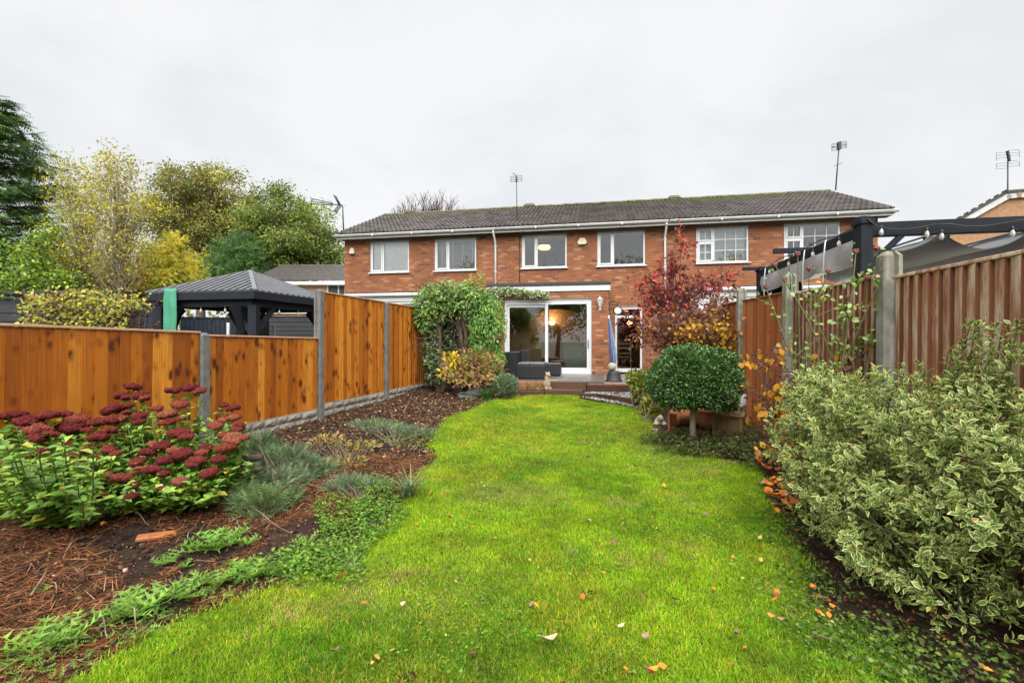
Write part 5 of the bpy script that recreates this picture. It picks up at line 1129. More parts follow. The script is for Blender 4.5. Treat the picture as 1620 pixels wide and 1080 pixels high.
make_tree('broadleaf_tree', 'large olive and russet autumn tree behind the gazebo', (*at(318, 540, Y0).xy, -.1), [E(300, 300, Y0, 48, 36), E(340, 310, Y0, 58, 45), E(285, 360, Y0, 50, 50), E(350, 370, Y0, 55, 50), E(262, 330, Y0, 25, 40), E(320, 420, Y0, 60, 40), E(385, 345, Y0, 25, 35)], 280, 130, .185, [(.22, .24, .05, 3), (.32, .29, .06, 2), (.32, .20, .06, 1), (.15, .19, .045, 2)], .42, .8, 150, tpl_diamond(.7), group=TG_, seed=13, shell=.42, clus_jit=.28)
Y0 = 34
make_tree('broadleaf_tree', 'rounded olive green tree beside the end house gable', (*at(455, 540, Y0).xy, -.1), [E(445, 340, Y0, 58, 38), E(500, 370, Y0, 42, 45), E(420, 380, Y0, 45, 45), E(470, 400, Y0, 70, 45), E(525, 405, Y0, 25, 35), E(440, 308, Y0, 22, 14)], 270, 130, .175, [(.18, .25, .05, 3), (.25, .31, .06, 2), (.30, .29, .065, 1), (.13, .19, .045, 2)], .38, .72, 140, tpl_diamond(.7), group=TG_, seed=14, shell=.42, clus_jit=.28)
Y0 = 31
make_tree('cypress_tree', 'dense mid green cypress bush above the gazebo roof', (*at(383, 540, Y0).xy, -.1), [E(383, 420, Y0, 48, 42), E(385, 398, Y0, 34, 24), E(375, 450, Y0, 55, 40), E(385, 384, Y0, 16, 12)], 420, 26, .34, [(.075, .155, .04, 3), (.11, .21, .055, 2)], .2, .45, 20, tpl_frond(4, .3), group=TG_, seed=15, shell=.3, up=.2)
Y0 = 16.5
make_tree('golden_shrub', 'golden yellow conifer shrub left of the gazebo roof', (*at(268, 540, Y0).xy, -.1), [E(262, 425, Y0, 40, 42), E(290, 440, Y0, 30, 40), E(245, 450, Y0, 40, 35), E(270, 392, Y0, 18, 22)], 330, 26, .19, [(.55, .48, .04, 3), (.40, .42, .04, 2), (.48, .30, .05, 1), (.22, .27, .04, 1)], .1, .3, 24, tpl_frond(4, .3), cat='shrub', group='shrubs beyond the fence', seed=16, shell=.4)
Y0 = 15
make_tree('autumn_shrub', 'orange and yellow leafed thicket under the thin trees', (*at(150, 540, Y0).xy, -.1), [E(140, 435, Y0, 60, 40), E(200, 440, Y0, 40, 35), E(105, 450, Y0, 40, 40), E(230, 455, Y0, 40, 30), E(170, 470, Y0, 90, 25)], 400, 22, .15, [(.42, .42, .05, 3), (.50, .34, .045, 2), (.26, .34, .05, 2), (.54, .24, .045, .8)], .06, .34, 50, cat='shrub', group='shrubs beyond the fence', seed=17, shell=.5)
Y0 = 12.2
make_tree('lime_shrub', 'bright lime green bush at the foot of the conifer', (*at(40, 540, Y0).xy, -.1), [E(40, 448, Y0, 50, 22), E(88, 448, Y0, 34, 24), E(62, 412, Y0, 26, 20), E(28, 400, Y0, 16, 26), E(80, 375, Y0, 16, 16)], 190, 24, .10, [(.24, .38, .04, 3), (.13, .23, .035, 2), (.40, .42, .05, 1), (.07, .13, .03, 1.5)], .06, .28, 40, cat='shrub', group='shrubs beyond the fence', seed=18, shell=.5)
# distant wood closing the gaps low down
pts, dd, _ = clump_points([(x, 46 + 3 * math.sin(x), 2.6, 3.4, 2.5, 2.6 + .5 * math.sin(x * 1.7)) for x in np.linspace(-48, -10, 11)], 5200, .5)
lv = scatter(tpl_diamond(.7), pts, frames(rdir(5200), unit(rdir(5200) + np.array([0, 0, .6]))), rng.uniform(.35, .65, 5200), pick([(.14, .17, .04, 3), (.22, .2, .04, 1), (.09, .13, .04, 2)], 5200))
o = place('distant_wood', npmesh('distant_wood', lv[0], lv[1], 'leaf', lv[2])); tag(o, 'mass of far green trees low behind the gardens', 'trees', kind='stuff')
# bare winter tree behind the ridge
def bare_tree():
    rd = random.Random(5); m = MB(); Y = 32; b = at(680, 540, Y); b.z = 0
    def grow(p, d, L, r, lv):
        e_ = p + d * L; mid = (p + e_) / 2 + Vector((rd.uniform(-1, 1), rd.uniform(-1, 1), rd.uniform(-1, 1))) * L * .07; m.tube([p, mid, e_], [r, r * .85, r * .7], 4 if lv > 2 else 6, cap=False)
        if lv >= 6: return
        for _ in range(3 if lv < 5 else 2):
            ax = Vector((rd.uniform(-1, 1), rd.uniform(-1, 1), rd.uniform(-.35, .6))); nd = (d + ax * (.62 if lv else .8)).normalized(); nd.z = max(nd.z, -.05) + .12; grow(p.lerp(e_, rd.uniform(.7, 1)), nd.normalized(), L * rd.uniform(.62, .82), r * .62, lv + 1)
    m.tube([b, b + Vector((0, 0, 5.2))], [.28, .2], 8, cap=False)
    for k in range(9): a_ = k * .9; grow(b + Vector((0, 0, 4.6 + .3 * (k % 3))), Vector((math.cos(a_) * .42, math.sin(a_) * .42, 1)).normalized(), 2.15, .10, 1)
    zs = max(v[2] for v in m.v); k = 11.85 / zs; m.v = [(b.x + (v[0] - b.x) * 1.0, v[1], v[2] * k) for v in m.v]
    plant('bare_tree', 'leafless tree crown showing above the tiled ridge', 'tree', tuple(b), m, 'bark_red', wood_name='trunk')
bare_tree()
# trees at the back of the garden, behind the viewer, that the windows mirror
for i, (x, y, hgt, rad) in enumerate(((-5.5, -11, 8.5, 3.0), (1.5, -13, 9.5, 3.2), (8, -10.5, 8.0, 2.8), (-13, -10, 9, 3.2), (15, -12, 9, 3.4))):
    make_tree('garden_tree', ['broad green tree at the end of the garden mirrored in window glass'][0], (x, y, -.1), [(x, y, hgt * .66, rad, rad, hgt * .30), (x + 1, y, hgt * .45, rad * .9, rad, hgt * .25)], 170, 22, .3, [(.10, .15, .03, 3), (.16, .18, .035, 1)], .22, .7, 24, group='trees at the end of the garden', seed=60 + i, shell=.5)

# ------------------------------------------------------------------ clipped beech hedge
def hedge():
    r = np.random.default_rng(8); a = at(26, 540, 7.55); b = at(196, 540, 7.75); n = 8200; t = r.random(n); z = r.random(n) ** .75 * 2.05; y = r.random(n)
    top = 2.17 - .05 * np.sin(t * 9) + .06 * r.normal(0, 1, n); P = np.stack([a.x + (b.x - a.x) * t, a.y + (b.y - a.y) * t + (y ** 1.5) * .75, z * top / 2.05], 1)
    end = np.abs(t - .5) > .47; P[:, 0] += r.normal(0, .03, n) + end * r.normal(0, .03, n); P[:, 1] += r.normal(0, .03, n)
    D = unit(r.normal(0, .7, (n, 3)) + np.array([0, -.5, .2])); Nn = unit(r.normal(0, .6, (n, 3)) + np.array([0, -.6, .5]))
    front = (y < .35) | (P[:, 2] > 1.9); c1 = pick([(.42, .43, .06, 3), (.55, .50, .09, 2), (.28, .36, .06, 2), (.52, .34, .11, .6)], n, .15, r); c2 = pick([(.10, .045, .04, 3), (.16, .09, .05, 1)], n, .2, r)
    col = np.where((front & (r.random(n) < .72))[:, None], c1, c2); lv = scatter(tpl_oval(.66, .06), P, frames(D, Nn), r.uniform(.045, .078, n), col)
    m = MB(); rd = random.Random(9)
    for k in range(40):
        tt = rd.random(); x_ = a.x + (b.x - a.x) * tt; y_ = a.y + (b.y - a.y) * tt + .3; limb(m, (x_, y_, -.05), (x_ + rd.uniform(-.2, .2), y_ + rd.uniform(-.25, .25), rd.uniform(1.4, 2.0)), .014, .005, .06, 5, 3, rd)
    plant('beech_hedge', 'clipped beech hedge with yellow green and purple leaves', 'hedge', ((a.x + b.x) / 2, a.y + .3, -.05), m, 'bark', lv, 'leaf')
hedge()
# ------------------------------------------------------------------ lawn
def lawn_grass():
    r = np.random.default_rng(21); lo = lawn_poly.min(0) - .05; hi = lawn_poly.max(0) + .05
    def pts(n, y0, y1, pw):
        out = []; c = 0
        while c < n:
            k = n * 2; y = y0 + (y1 - y0) * r.random(k) ** pw; x = lo[0] + (hi[0] - lo[0]) * r.random(k); P = np.stack([x, y], 1); ragged = P + r.normal(0, .05, P.shape) + (vnoise(P[:, 0] + 9, P[:, 1] + 3, .22, 14)[:, None] - .5) * .16; P = P[in_poly(ragged, lawn_poly)]; out.append(P); c += len(P)
        return np.concatenate(out)[:n]
    parts = []
    for n, y0, y1, pw, w, ln, tp in ((300000, .9, 4.6, 1.25, .0031, .026, tpl_blade(1., .35)), (150000, 4.4, 11.0, 1.2, .0055, .030, (np.array([(-.5, 0, 0), (.5, 0, 0), (0, 1, -.25)], float), np.array([(0, 1, 2)]), np.zeros(3)))):
        P = pts(n, y0, y1, pw); x, y = P[:, 0], P[:, 1]; z = gz(x, y) + .002
        a = vnoise(x + 20, y, .55, 1) * .5 + vnoise(x + 20, y, .17, 2) * .32 + vnoise(x + 20, y, 1.4, 3) * .4; a = a / 1.22; d = vnoise(x + 20, y, .42, 4) * .6 + vnoise(x + 20, y, .11, 5) * .4
        col = np.empty((n, 3)); g1 = np.array([.10, .25, .004]); g2 = np.array([.23, .42, .005]); g3 = np.array([.40, .39, .02]); dry = np.array([.40, .28, .11])
        t = np.clip((a - .36) / .28, 0, 1)[:, None]; col = g1 * (1 - t) + g2 * t; yel = np.clip((vnoise(x + 50, y, .75, 15) * .6 + vnoise(x + 50, y, .2, 16) * .4 - .5) * 4, 0, 1); col = np.where((r.random(n) < .08 + .12 * t[:, 0] + .42 * yel)[:, None], g3, col); dk_ = np.clip((vnoise(x + 70, y, .38, 17) - .62) * 4, 0, 1)[:, None]; col = col * (1 - .16 * dk_)
        bare = np.exp(-(((x - (-.02)) / .5) ** 2 + ((y - 4.0) / .28) ** 2)) + .5 * np.exp(-(((x + .45) / .4) ** 2 + ((y - 2.45) / .3) ** 2)) + .8 * np.exp(-(((x - 1.75) / .35) ** 2 + ((y - 5.2) / .9) ** 2))
        col = np.where((r.random(n) < np.clip((d - .70) * 2.2, 0, .5) + .38 * bare + .025)[:, None], dry, col); col *= (.66 + .68 * vnoise(x + 11, y + 7, .085, 18) * .6 + .68 * vnoise(x + 11, y + 7, .24, 19) * .4)[:, None]; col *= (1 + r.normal(0, .27, (n, 1))); col = np.clip(col, .004, 1)
        L = ln * r.uniform(.45, 1.25, n) * (1 - .45 * np.clip(bare, 0, 1)) * (.75 + .6 * vnoise(x + 20, y, .3, 9)); th = r.random(n) * 6.283; lean = r.uniform(.15, .95, n)
        D = np.stack([np.cos(th) * lean, np.sin(th) * lean, np.ones(n)], 1); Nn = np.stack([np.cos(th), np.sin(th), -lean], 1) * -1 + r.normal(0, .35, (n, 3))
        parts.append(scatter(tp, np.column_stack([P, z]), frames(D, Nn), np.column_stack([np.full(n, w) * r.uniform(.7, 1.3, n), L, L]), col))
    V, Fc, cc = join(*parts); o = place('grass', npmesh('grass', V, Fc, 'grass', cc)); tag(o, 'short bright green lawn grass with yellow and dry patches', 'grass', kind='stuff')
lawn_grass()
def in_left_bed(P): return (P[:, 0] > fence_left_x(P[:, 1]) + .08) & ~in_poly(P, lawn_poly) & (P[:, 0] < .3 + .0 * P[:, 1]) & (P[:, 1] < 10.6)
def in_right_bed(P): return (P[:, 0] < fence_right_x(P[:, 1]) - .05) & ~in_poly(P, lawn_poly) & (P[:, 0] > .9) & (P[:, 1] < 9.0)
def sample(n, x0, x1, y0, y1, keep, r=rng, pw=1.0):
    out = []; c = 0
    for _ in range(60):
        P = np.stack([r.uniform(x0, x1, n * 2), y0 + (y1 - y0) * r.random(n * 2) ** pw], 1); P = P[keep(P)]; out.append(P); c += len(P)
        if c >= n: break
    return np.concatenate(out)[:n]
# pine needles and bark litter on the bed
def litter():
    r = np.random.default_rng(5)
    P = sample(30000, -4.2, .3, 1.0, 5.2, lambda P: in_left_bed(P) & (vnoise(P[:, 0] + 30, P[:, 1], .5, 7) * .65 + vnoise(P[:, 0] + 30, P[:, 1], .16, 8) * .35 > .38), r, 1.2); n = len(P)
    th = r.random(n) * 6.283; D = np.stack([np.cos(th), np.sin(th), r.normal(.05, .22, n)], 1); z = soil_z(P[:, 0], P[:, 1]) + r.uniform(.004, .03, n)
    lv = scatter(tpl_blade(1., .08), np.column_stack([P, z]), frames(D, np.tile([0., 0, 1], (n, 1)) + r.normal(0, .3, (n, 3))), np.column_stack([np.full(n, .0035), r.uniform(.05, .15, n), r.uniform(.05, .15, n)]), pick([(.22, .085, .032, 3), (.13, .045, .02, 2), (.34, .19, .09, 1), (.07, .032, .02, 1.5)], n, .25, r))
    o = place('pine_needle_litter', npmesh('pine_needle_litter', lv[0], lv[1], 'dead', lv[2])); tag(o, 'brown pine needles strewn over dark soil', 'needles', kind='stuff')
    P = sample(15000, -4.2, .3, 1.0, 10.6, in_left_bed, r, 1.0); n = len(P); z = soil_z(P[:, 0], P[:, 1]) + r.uniform(.0, .018, n)
    s_ = np.where(P[:, 1] > 5, r.uniform(.025, .06, n), r.uniform(.008, .028, n))
    lv = scatter(tpl_diamond(.6, .1, .1), np.column_stack([P, z]), frames(r.normal(0, 1, (n, 3)) * np.array([1, 1, .3]), np.tile([0., 0, 1], (n, 1)) + r.normal(0, .45, (n, 3))), s_, pick([(.11, .05, .03, 4), (.20, .10, .055, 3), (.30, .19, .10, 1.2), (.05, .03, .02, 2), (.42, .36, .24, .35), (.22, .22, .07, .5)], n, .25, r))
    o = place('bark_litter', npmesh('bark_litter', lv[0], lv[1], 'dead', lv[2])); tag(o, 'bark chips and dead leaves covering the border soil', 'bark chips', kind='stuff')
    P = sample(5200, .9, 3.8, 1.0, 9.0, in_right_bed, r, 1.0); n = len(P); z = soil_z(P[:, 0], P[:, 1]) + r.uniform(.0, .02, n)
    lv = scatter(tpl_diamond(.6, .15, .1), np.column_stack([P, z]), frames(r.normal(0, 1, (n, 3)) * np.array([1, 1, .3]), np.tile([0., 0, 1], (n, 1)) + r.normal(0, .45, (n, 3))), r.uniform(.015, .05, n), pick([(.10, .05, .03, 4), (.22, .11, .05, 2), (.40, .18, .04, .7), (.05, .03, .02, 2), (.10, .15, .04, 1)], n, .25, r))
    o = place('leaf_litter', npmesh('leaf_litter', lv[0], lv[1], 'dead', lv[2])); tag(o, 'mixed dead leaves on the soil beneath the boundary fence', 'leaf litter', kind='stuff')
litter()
def clods():
    r = np.random.default_rng(6); P = sample(7000, -4.2, .3, 1.0, 10.4, in_left_bed, r, 1.1); n = len(P); s_ = r.uniform(.006, .022, n) * (1 + (r.random(n) < .05) * .9)
    lv = scatter((tv, tf, np.zeros(6)), np.column_stack([P, soil_z(P[:, 0], P[:, 1]) + .25 * s_]), frames(rdir(n, r), rdir(n, r)), s_, pick([(.022, .015, .012, 4), (.05, .03, .02, 3), (.09, .055, .035, 1), (.25, .22, .18, .12)], n, .25, r))
    o = place('soil_clods', npmesh('soil_clods', lv[0], lv[1], 'bark_chip', lv[2])); tag(o, 'crumbly dark clods on the border soil', 'soil', kind='stuff')
clods()
# tiny weeds and moss in the lawn
def lawn_weeds():
    r = np.random.default_rng(61); P = sample(5000, -2.4, 3.2, 1.0, 8.0, lambda P: in_poly(P, lawn_poly) & (vnoise(P[:, 0] + 40, P[:, 1], .45, 12) > .62), r, 1.2); n = len(P)
    lv = scatter(tpl_oval(.8), np.column_stack([P, gz(P[:, 0], P[:, 1]) + r.uniform(.008, .024, n)]), frames(np.stack([r.normal(0, 1, n), r.normal(0, 1, n), r.uniform(0, .5, n)], 1), np.tile([0., 0, 1], (n, 1)) + r.normal(0, .35, (n, 3))), r.uniform(.010, .021, n), pick([(.10, .25, .02, 3), (.16, .33, .03, 2), (.26, .36, .05, 1)], n, .15, r))
    o = place('lawn_weeds', npmesh('lawn_weeds', lv[0], lv[1], 'leaf', lv[2])); tag(o, 'tiny clover and moss patches among the lawn grass', 'clover', kind='stuff')
lawn_weeds()
def tpl_lobed():
    V = [(0, 0, 0)]; F = []; A = [0]
    for i in range(4):
        y0 = .12 + i * .2; wd = .07 + .035 * i if i < 3 else .11
        for s_ in (-1, 1):
            b = len(V); V += [(0, y0, .01), (s_ * wd * 1.9, y0 + .10, .05 + .02 * i), (0, y0 + .11, .01)]; F.append((b, b + 1, b + 2) if s_ > 0 else (b, b + 2, b + 1)); A += [0, 1, 0]
    b = len(V); V += [(-.02, 0, 0), (.02, 0, 0), (.02, .9, .0), (0, 1, -.08), (-.02, .9, .0)]; F += [(b, b + 1, b + 2), (b, b + 2, b + 4), (b + 4, b + 2, b + 3)]; A += [0] * 5
    return np.array(V, float), np.array(F), np.array(A, float)
# small leaved ground cover: weeds creeping over the edges
def cover(name, label, regions, n, size, pal, hgt=.05, tpl=None, mat_='leaf', seed=1):
    r = np.random.default_rng(seed); P = []
    for (px, py, rx, ry, w) in regions:
        k = int(n * w); c = np.array(gpt(px, py)); e1 = np.array(gpt(px + rx, py)) - c; e2 = (np.array(gpt(px, max(py - ry, 600))) - c); a_ = r.random(k) * 6.283; q = np.sqrt(r.random(k)) * (1 + .25 * np.sin(3 * a_ + px)); P.append(c + e1 * (q * np.cos(a_))[:, None] + e2 * (q * np.sin(a_))[:, None])
    P = np.concatenate(P); k = len(P); z = gz(P[:, 0], P[:, 1]) + r.random(k) * hgt; D = np.stack([r.normal(0, 1, k), r.normal(0, 1, k), r.uniform(-.1, .7, k)], 1)
    lv = scatter(tpl or tpl_oval(.6), np.column_stack([P, z]), frames(D, np.tile([0., 0, 1], (k, 1)) + r.normal(0, .4, (k, 3))), size * r.uniform(.6, 1.4, k), pick(pal, k, .2, r))
    o = place(name, npmesh(name, lv[0], lv[1], mat_, lv[2])); tag(o, label, 'ground cover', kind='stuff'); return o
GREEN = [(.12, .25, .025, 3), (.19, .33, .035, 2), (.08, .16, .025, 1)]
cover('clover_cover', 'low green creeping weeds along the lawn and soil edge', [(560, 830, 70, 42, .4), (600, 800, 40, 25, .15), (520, 890, 70, 30, .2), (470, 900, 60, 25, .1), (600, 770, 30, 15, .05), (640, 700, 40, 12, .05), (760, 636, 40, 7, .05)], 6500, .019, GREEN, .06, tpl_oval(.75), seed=31)
cover('weed_cover', 'pale green ragged weeds between soil and foreground lawn', [(60, 1040, 80, 40, .22), (170, 1000, 90, 25, .15), (230, 975, 70, 30, .13), (330, 930, 70, 25, .15), (420, 905, 60, 25, .15), (480, 880, 50, 22, .1), (20, 1075, 60, 40, .1)], 1000, .034, [(.20, .35, .05, 3), (.28, .42, .08, 2), (.11, .22, .04, 1)], .03, tpl_lobed(), seed=32)
cover('ivy_cover', 'dark green low plants beneath the variegated bush', [(1290, 960, 60, 60, .2), (1350, 1020, 90, 40, .25), (1450, 1050, 90, 50, .2), (1245, 860, 35, 50, .15), (1230, 780, 30, 30, .1), (1560, 1060, 80, 40, .1)], 2000, .020, [(.06, .12, .02, 3), (.13, .21, .03, 2), (.2, .26, .04, 1)], .05, tpl_oval(.7), seed=33)
cover('border_cover', 'dark mixed low foliage around the pots and standard tree', [(1130, 712, 80, 12, .3), (1200, 720, 50, 18, .25), (1060, 700, 40, 8, .15), (1180, 690, 50, 20, .2), (1230, 700, 30, 30, .1)], 5200, .035, [(.07, .13, .035, 3), (.12, .13, .04, 2), (.13, .07, .04, 1)], .14, tpl_oval(.6), seed=34)
cover('moss_strip', 'yellow green moss and stonecrop in the strip by the step', [(840, 619, 26, 2, 1)], 900, .03, [(.26, .29, .04, 3), (.16, .24, .04, 2)], .20, tpl_oval(.7), seed=35)

# ------------------------------------------------------------------ individual weeds
def rosette(name, label, px, py, n, L, pal, group, w=.36, rise=.35, seed=0, cat='weed', tpl=None, mat_='leaf'):
    r = np.random.default_rng(seed + 100); x, y = gpt(px, py); z = float(gz(x, y)); th = np.linspace(0, 6.283, n, endpoint=False) + r.normal(0, .25, n); el = rise * r.uniform(.3, 1.6, n)
    D = np.stack([np.cos(th), np.sin(th), el], 1); Nn = np.stack([-np.cos(th) * el, -np.sin(th) * el, np.ones(n)], 1) + r.normal(0, .25, (n, 3))
    P = np.tile([x, y, z + .005], (n, 1)) + r.normal(0, L * .06, (n, 3)) * np.array([1, 1, .3]); lv = scatter(tpl or tpl_oval(w, .12, .25), P, frames(D, Nn), L * r.uniform(.55, 1.1, n), pick(pal, n, .15, r))
    b = np.array([x, y, z]); o = place(name, npmesh(name, lv[0] - b, lv[1], mat_, lv[2]), None, (x, y, z)); tag(o, label, cat, group); return o
for i, (px, py, n, L) in enumerate(((335, 868, 30, .19), (365, 858, 24, .15), (392, 862, 16, .10), (262, 892, 18, .11), (292, 898, 10, .06), (205, 975, 24, .17), (240, 960, 24, .16), (290, 945, 20, .14), (70, 935, 8, .06), (345, 925, 26, .15), (400, 915, 26, .16), (445, 905, 22, .14), (485, 862, 16, .12), (378, 905, 18, .12), (60, 1030, 22, .17), (110, 1010, 22, .15))):
    rosette('weed_plant', ('large ragged green weed rosette in the border soil' if L >= .15 else 'medium green weed rosette in the border soil' if L > .1 else 'tiny green weed seedling in the border soil'), px, py, n, L, [(.17, .33, .045, 3), (.25, .41, .06, 2), (.12, .24, .04, 1)], 'weeds in the border soil', seed=i, tpl=tpl_lobed(), rise=.5)
# tufts of strap leaves
def strap(name, label, px, py, n, L, pal, seed, w=.03, cat='plant', lean=.8):
    r = np.random.default_rng(seed); x, y = gpt(px, py); z = float(gz(x, y)); th = r.random(n) * 6.283; l = r.uniform(.25, 1.1, n) * lean; D = np.stack([np.cos(th) * l, np.sin(th) * l, np.ones(n)], 1); Nn = np.stack([-np.cos(th), -np.sin(th), l], 1) * -1
    tv = []; k = 6
    for i in range(k): t = i / (k - 1); tv += [(-w / 2 * (1 - t ** 2), t, .9 * t ** 2.2 * .7), (w / 2 * (1 - t ** 2) + 1e-4, t, .9 * t ** 2.2 * .7)]
    tf = [(2 * i, 2 * i + 1, 2 * i + 3) for i in range(k - 1)] + [(2 * i, 2 * i + 3, 2 * i + 2) for i in range(k - 1)]
    lv = scatter((np.array(tv) * np.array([1, 1, -1.]), np.array(tf), np.zeros(2 * k)), np.tile([x, y, z], (n, 1)) + r.normal(0, .03, (n, 3)) * np.array([1, 1, .2]), frames(D, -Nn), L * r.uniform(.6, 1.1, n), pick(pal, n, .2, r)); b = np.array([x, y, z])
    o = place(name, npmesh(name, lv[0] - b, lv[1], 'leaf', lv[2]), None, (x, y, z)); tag(o, label, cat); return o
strap('strap_plant', 'clump of arching grey green strap leaves at lawn edge', 645, 785, 90, .34, [(.15, .21, .09, 3), (.10, .17, .06, 2), (.30, .28, .14, 1)], 41, .034)
strap('strap_plant', 'small thin bladed tuft in the weeds near foreground soil', 560, 905, 30, .16, [(.22, .26, .10, 1)], 42, .03)
strap('strap_plant', 'bright green tuft of leaves between slate rock and round shrub', 770, 630, 160, .34, [(.12, .24, .05, 3), (.16, .3, .06, 1)], 43, .05)

# ------------------------------------------------------------------ twigs, fallen leaves
def twig(px0, py0, px1, py1, r0, label, mat_='bark', lift=.03, bow=.06, seed=0):
    rd = random.Random(seed); a = gpt(px0, py0); b = gpt(px1, py1); m = MB(); za, zb = float(gz(*a)), float(gz(*b)); n = 7; A = Vector((a[0], a[1], za)); B = Vector((b[0], b[1], zb)); pp = []
    for i in range(n + 1): t = i / n; p = A.lerp(B, t) - A; p.z += .012 + lift * math.sin(math.pi * t); p += Vector((B - A).orthogonal().normalized() * bow * math.sin(math.pi * t * 1.3) * (B - A).length); p.z = max(p.z, .008); pp.append(p)
    m.tube(pp, [r0 * .62 * (1 - .6 * i / n) * (1 + .25 * math.sin(i * 2.3 + seed)) for i in range(n + 1)], 6); o = m.build('twig', mat_, None, tuple(A)); tag(o, label, 'twig', 'twigs on the border soil'); return o
tw = [(415, 812, 500, 772, .012, 'dark bent branch lying by the grey green juniper', 'bark_red', .12), (500, 772, 560, 765, .009, 'dark forked branch end resting on needles', 'bark_red', .05), (80, 925, 92, 940, .006, 'pale cut stalk on dark soil', 'bark_pale', .01), (48, 945, 80, 900, .006, 'long pale dry stem on dark soil', 'bark_pale', .02), (140, 850, 95, 890, .005, 'thin curved dry stalk below the red sedum', 'bark_pale', .05), (300, 842, 303, 870, .006, 'short upright pale stalk beside a weed', 'bark_pale', .02), (375, 825, 395, 850, .005, 'pale straw stem near the juniper', 'bark_pale', .02), (140, 972, 175, 1012, .008, 'pale broken stick at the lawn edge', 'bark_pale', .02), (180, 940, 225, 1000, .007, 'bent pale stick among foreground weeds', 'bark_pale', .03), (190, 815, 240, 835, .006, 'straw stalk across the pine needles', 'bark_pale', .03), (330, 800, 470, 848, .005, 'thin trailing stem looping over the soil', 'bark_pale', .02), (420, 775, 520, 773, .005, 'straight straw stem under the juniper', 'bark_pale', .03)]
for i, (a, b, c_, d, r0, lb, mt, lf) in enumerate(tw): twig(a, b, c_, d, r0, lb, mt, lf, seed=i)
x, y = gpt(248, 850); m = MB(); m.box(-.11, .11, -.035, .035, 0, .03); o = m.build('wood_offcut', 'wood_red', None, (x, y, float(gz(x, y)) - .004), bevel=.008); o.rotation_euler = (.1, .05, .5); tag(o, 'split piece of brown wood on the pine needles', 'wood piece')
x, y = gpt(362, 770); m = MB(); rd = random.Random(4); z = float(gz(x, y))
m.tube([(0, .05, -.03), (0, .03, .2), (-.02, 0, .33)], [.07, .055, .045], 9); m.tube([(0, .03, .15), (.15, 0, .25), (.32, -.05, .28)], [.045, .038, .028], 8); m.tube([(0, .03, .12), (.2, -.1, .14), (.36, -.12, .2)], [.04, .03, .02], 8); o = m.build('shrub_stump', 'timber_dark', None, (x, y, z)); tag(o, 'dark pruned shrub stump beside the sedum', 'stump')
def leaf_mesh(seed, wd=.62):
    rd = random.Random(seed); m = MB(); n = 5; V = []; cu = rd.uniform(.2, 1.1)
    for i in range(n + 1):
        t = i / n; w_ = wd / 2 * math.sin(math.pi * min(.98, t * .92 + .05)) ** .8 * (1 + rd.uniform(-.1, .1)); zc = cu * (t - .5) ** 2
        V += [(-w_, t - .5, zc + w_ * .35 + rd.uniform(0, .03)), (0, t - .5, zc), (w_, t - .5, zc + w_ * rd.uniform(.2, .6))]
    m.add(V, [(3 * i + j, 3 * i + j + 1, 3 * i + j + 4, 3 * i + j + 3) for i in range(n) for j in range(2)], True); m.tube([(0, -.5, cu * .25), (.03, -.72, cu * .25 + .03)], .012, 4); return m.mesh('fallen_leaf', 'fallen')
LM = [leaf_mesh(i, .5 + .07 * i) for i in range(5)]
def drop(px, py, size, label, group, mats=None, lift=.02, rd=random.Random(77)):
    x, y = gpt(px, py); me = LM[rd.randrange(5)]; o = place('fallen_leaf', me, None, (x, y, float(gz(x, y)) + .012 + lift), (rd.uniform(-.5, .5), rd.uniform(-.5, .5), rd.uniform(0, 6.28)), (size,) * 3); tag(o, label, 'leaf', group)
    return o
def solo(name, col): plain(name, col, .7, var=.2, scale=40)
solo('leaf_tan', (.50, .37, .22)); solo('leaf_crimson', (.22, .02, .03)); solo('leaf_orange', (.60, .22, .02)); solo('leaf_mauve', (.30, .17, .16)); solo('leaf_cream', (.62, .56, .32)); solo('leaf_brown', (.16, .08, .05))
def solo_drop(px, py, size, mat_, label):
    o = drop(px, py, size, label, None, lift=.035); o.data = o.data.copy(); o.data.materials.clear(); o.data.materials.append(M[mat_]); return o
for a in ((868, 1030, .085, 'leaf_tan', 'large tan curled leaf lying alone on the lawn'), (711, 829, .06, 'leaf_crimson', 'round crimson leaf on the lawn near strap leaves'), (1051, 776, .055, 'leaf_orange', 'bright orange leaf in the middle of lawn'), (537, 927, .06, 'leaf_orange', 'upright orange leaf at the weedy lawn edge'), (1093, 896, .045, 'leaf_mauve', 'pale mauve leaf flat on the grass'), (984, 1006, .035, 'leaf_cream', 'small cream leaf on the grass beside a mauve one'), (1022, 1023, .045, 'leaf_mauve', 'mauve leaf with long stalk near the cream leaf'), (972, 868, .06, 'leaf_brown', 'dark brown and orange curled leaf on the lawn'), (1067, 962, .05, 'leaf_brown', 'dark crumpled leaf on the open grass'), (848, 972, .04, 'leaf_orange', 'small orange leaf left of the tan one'), (1116, 822, .04, 'leaf_brown', 'little russet leaf near the leaf pile'), (1165, 1018, .05, 'leaf_brown', 'brown withered leaf near the bush shade'), (1033, 1078, .05, 'leaf_orange', 'orange leaf half sunk in foreground grass'), (767, 777, .05, 'leaf_cream', 'pale dry leaf near the top of lawn'), (995, 776, .05, 'leaf_brown', 'blackish leaf by the orange one'), (1300, 1027, .06, 'leaf_tan', 'tan leaf at the shaded lawn corner'), (530, 1047, .05, 'leaf_brown', 'brown leaf beside foreground weeds'), (640, 970, .04, 'leaf_tan', 'faded leaf in yellowed grass'), (165, 840, .07, 'leaf_orange', 'yellow brown leaf on pine needles below sedum'), (268, 858, .06, 'leaf_orange', 'bright yellow leaf beside the split wood')): solo_drop(*a)
rd = random.Random(12)
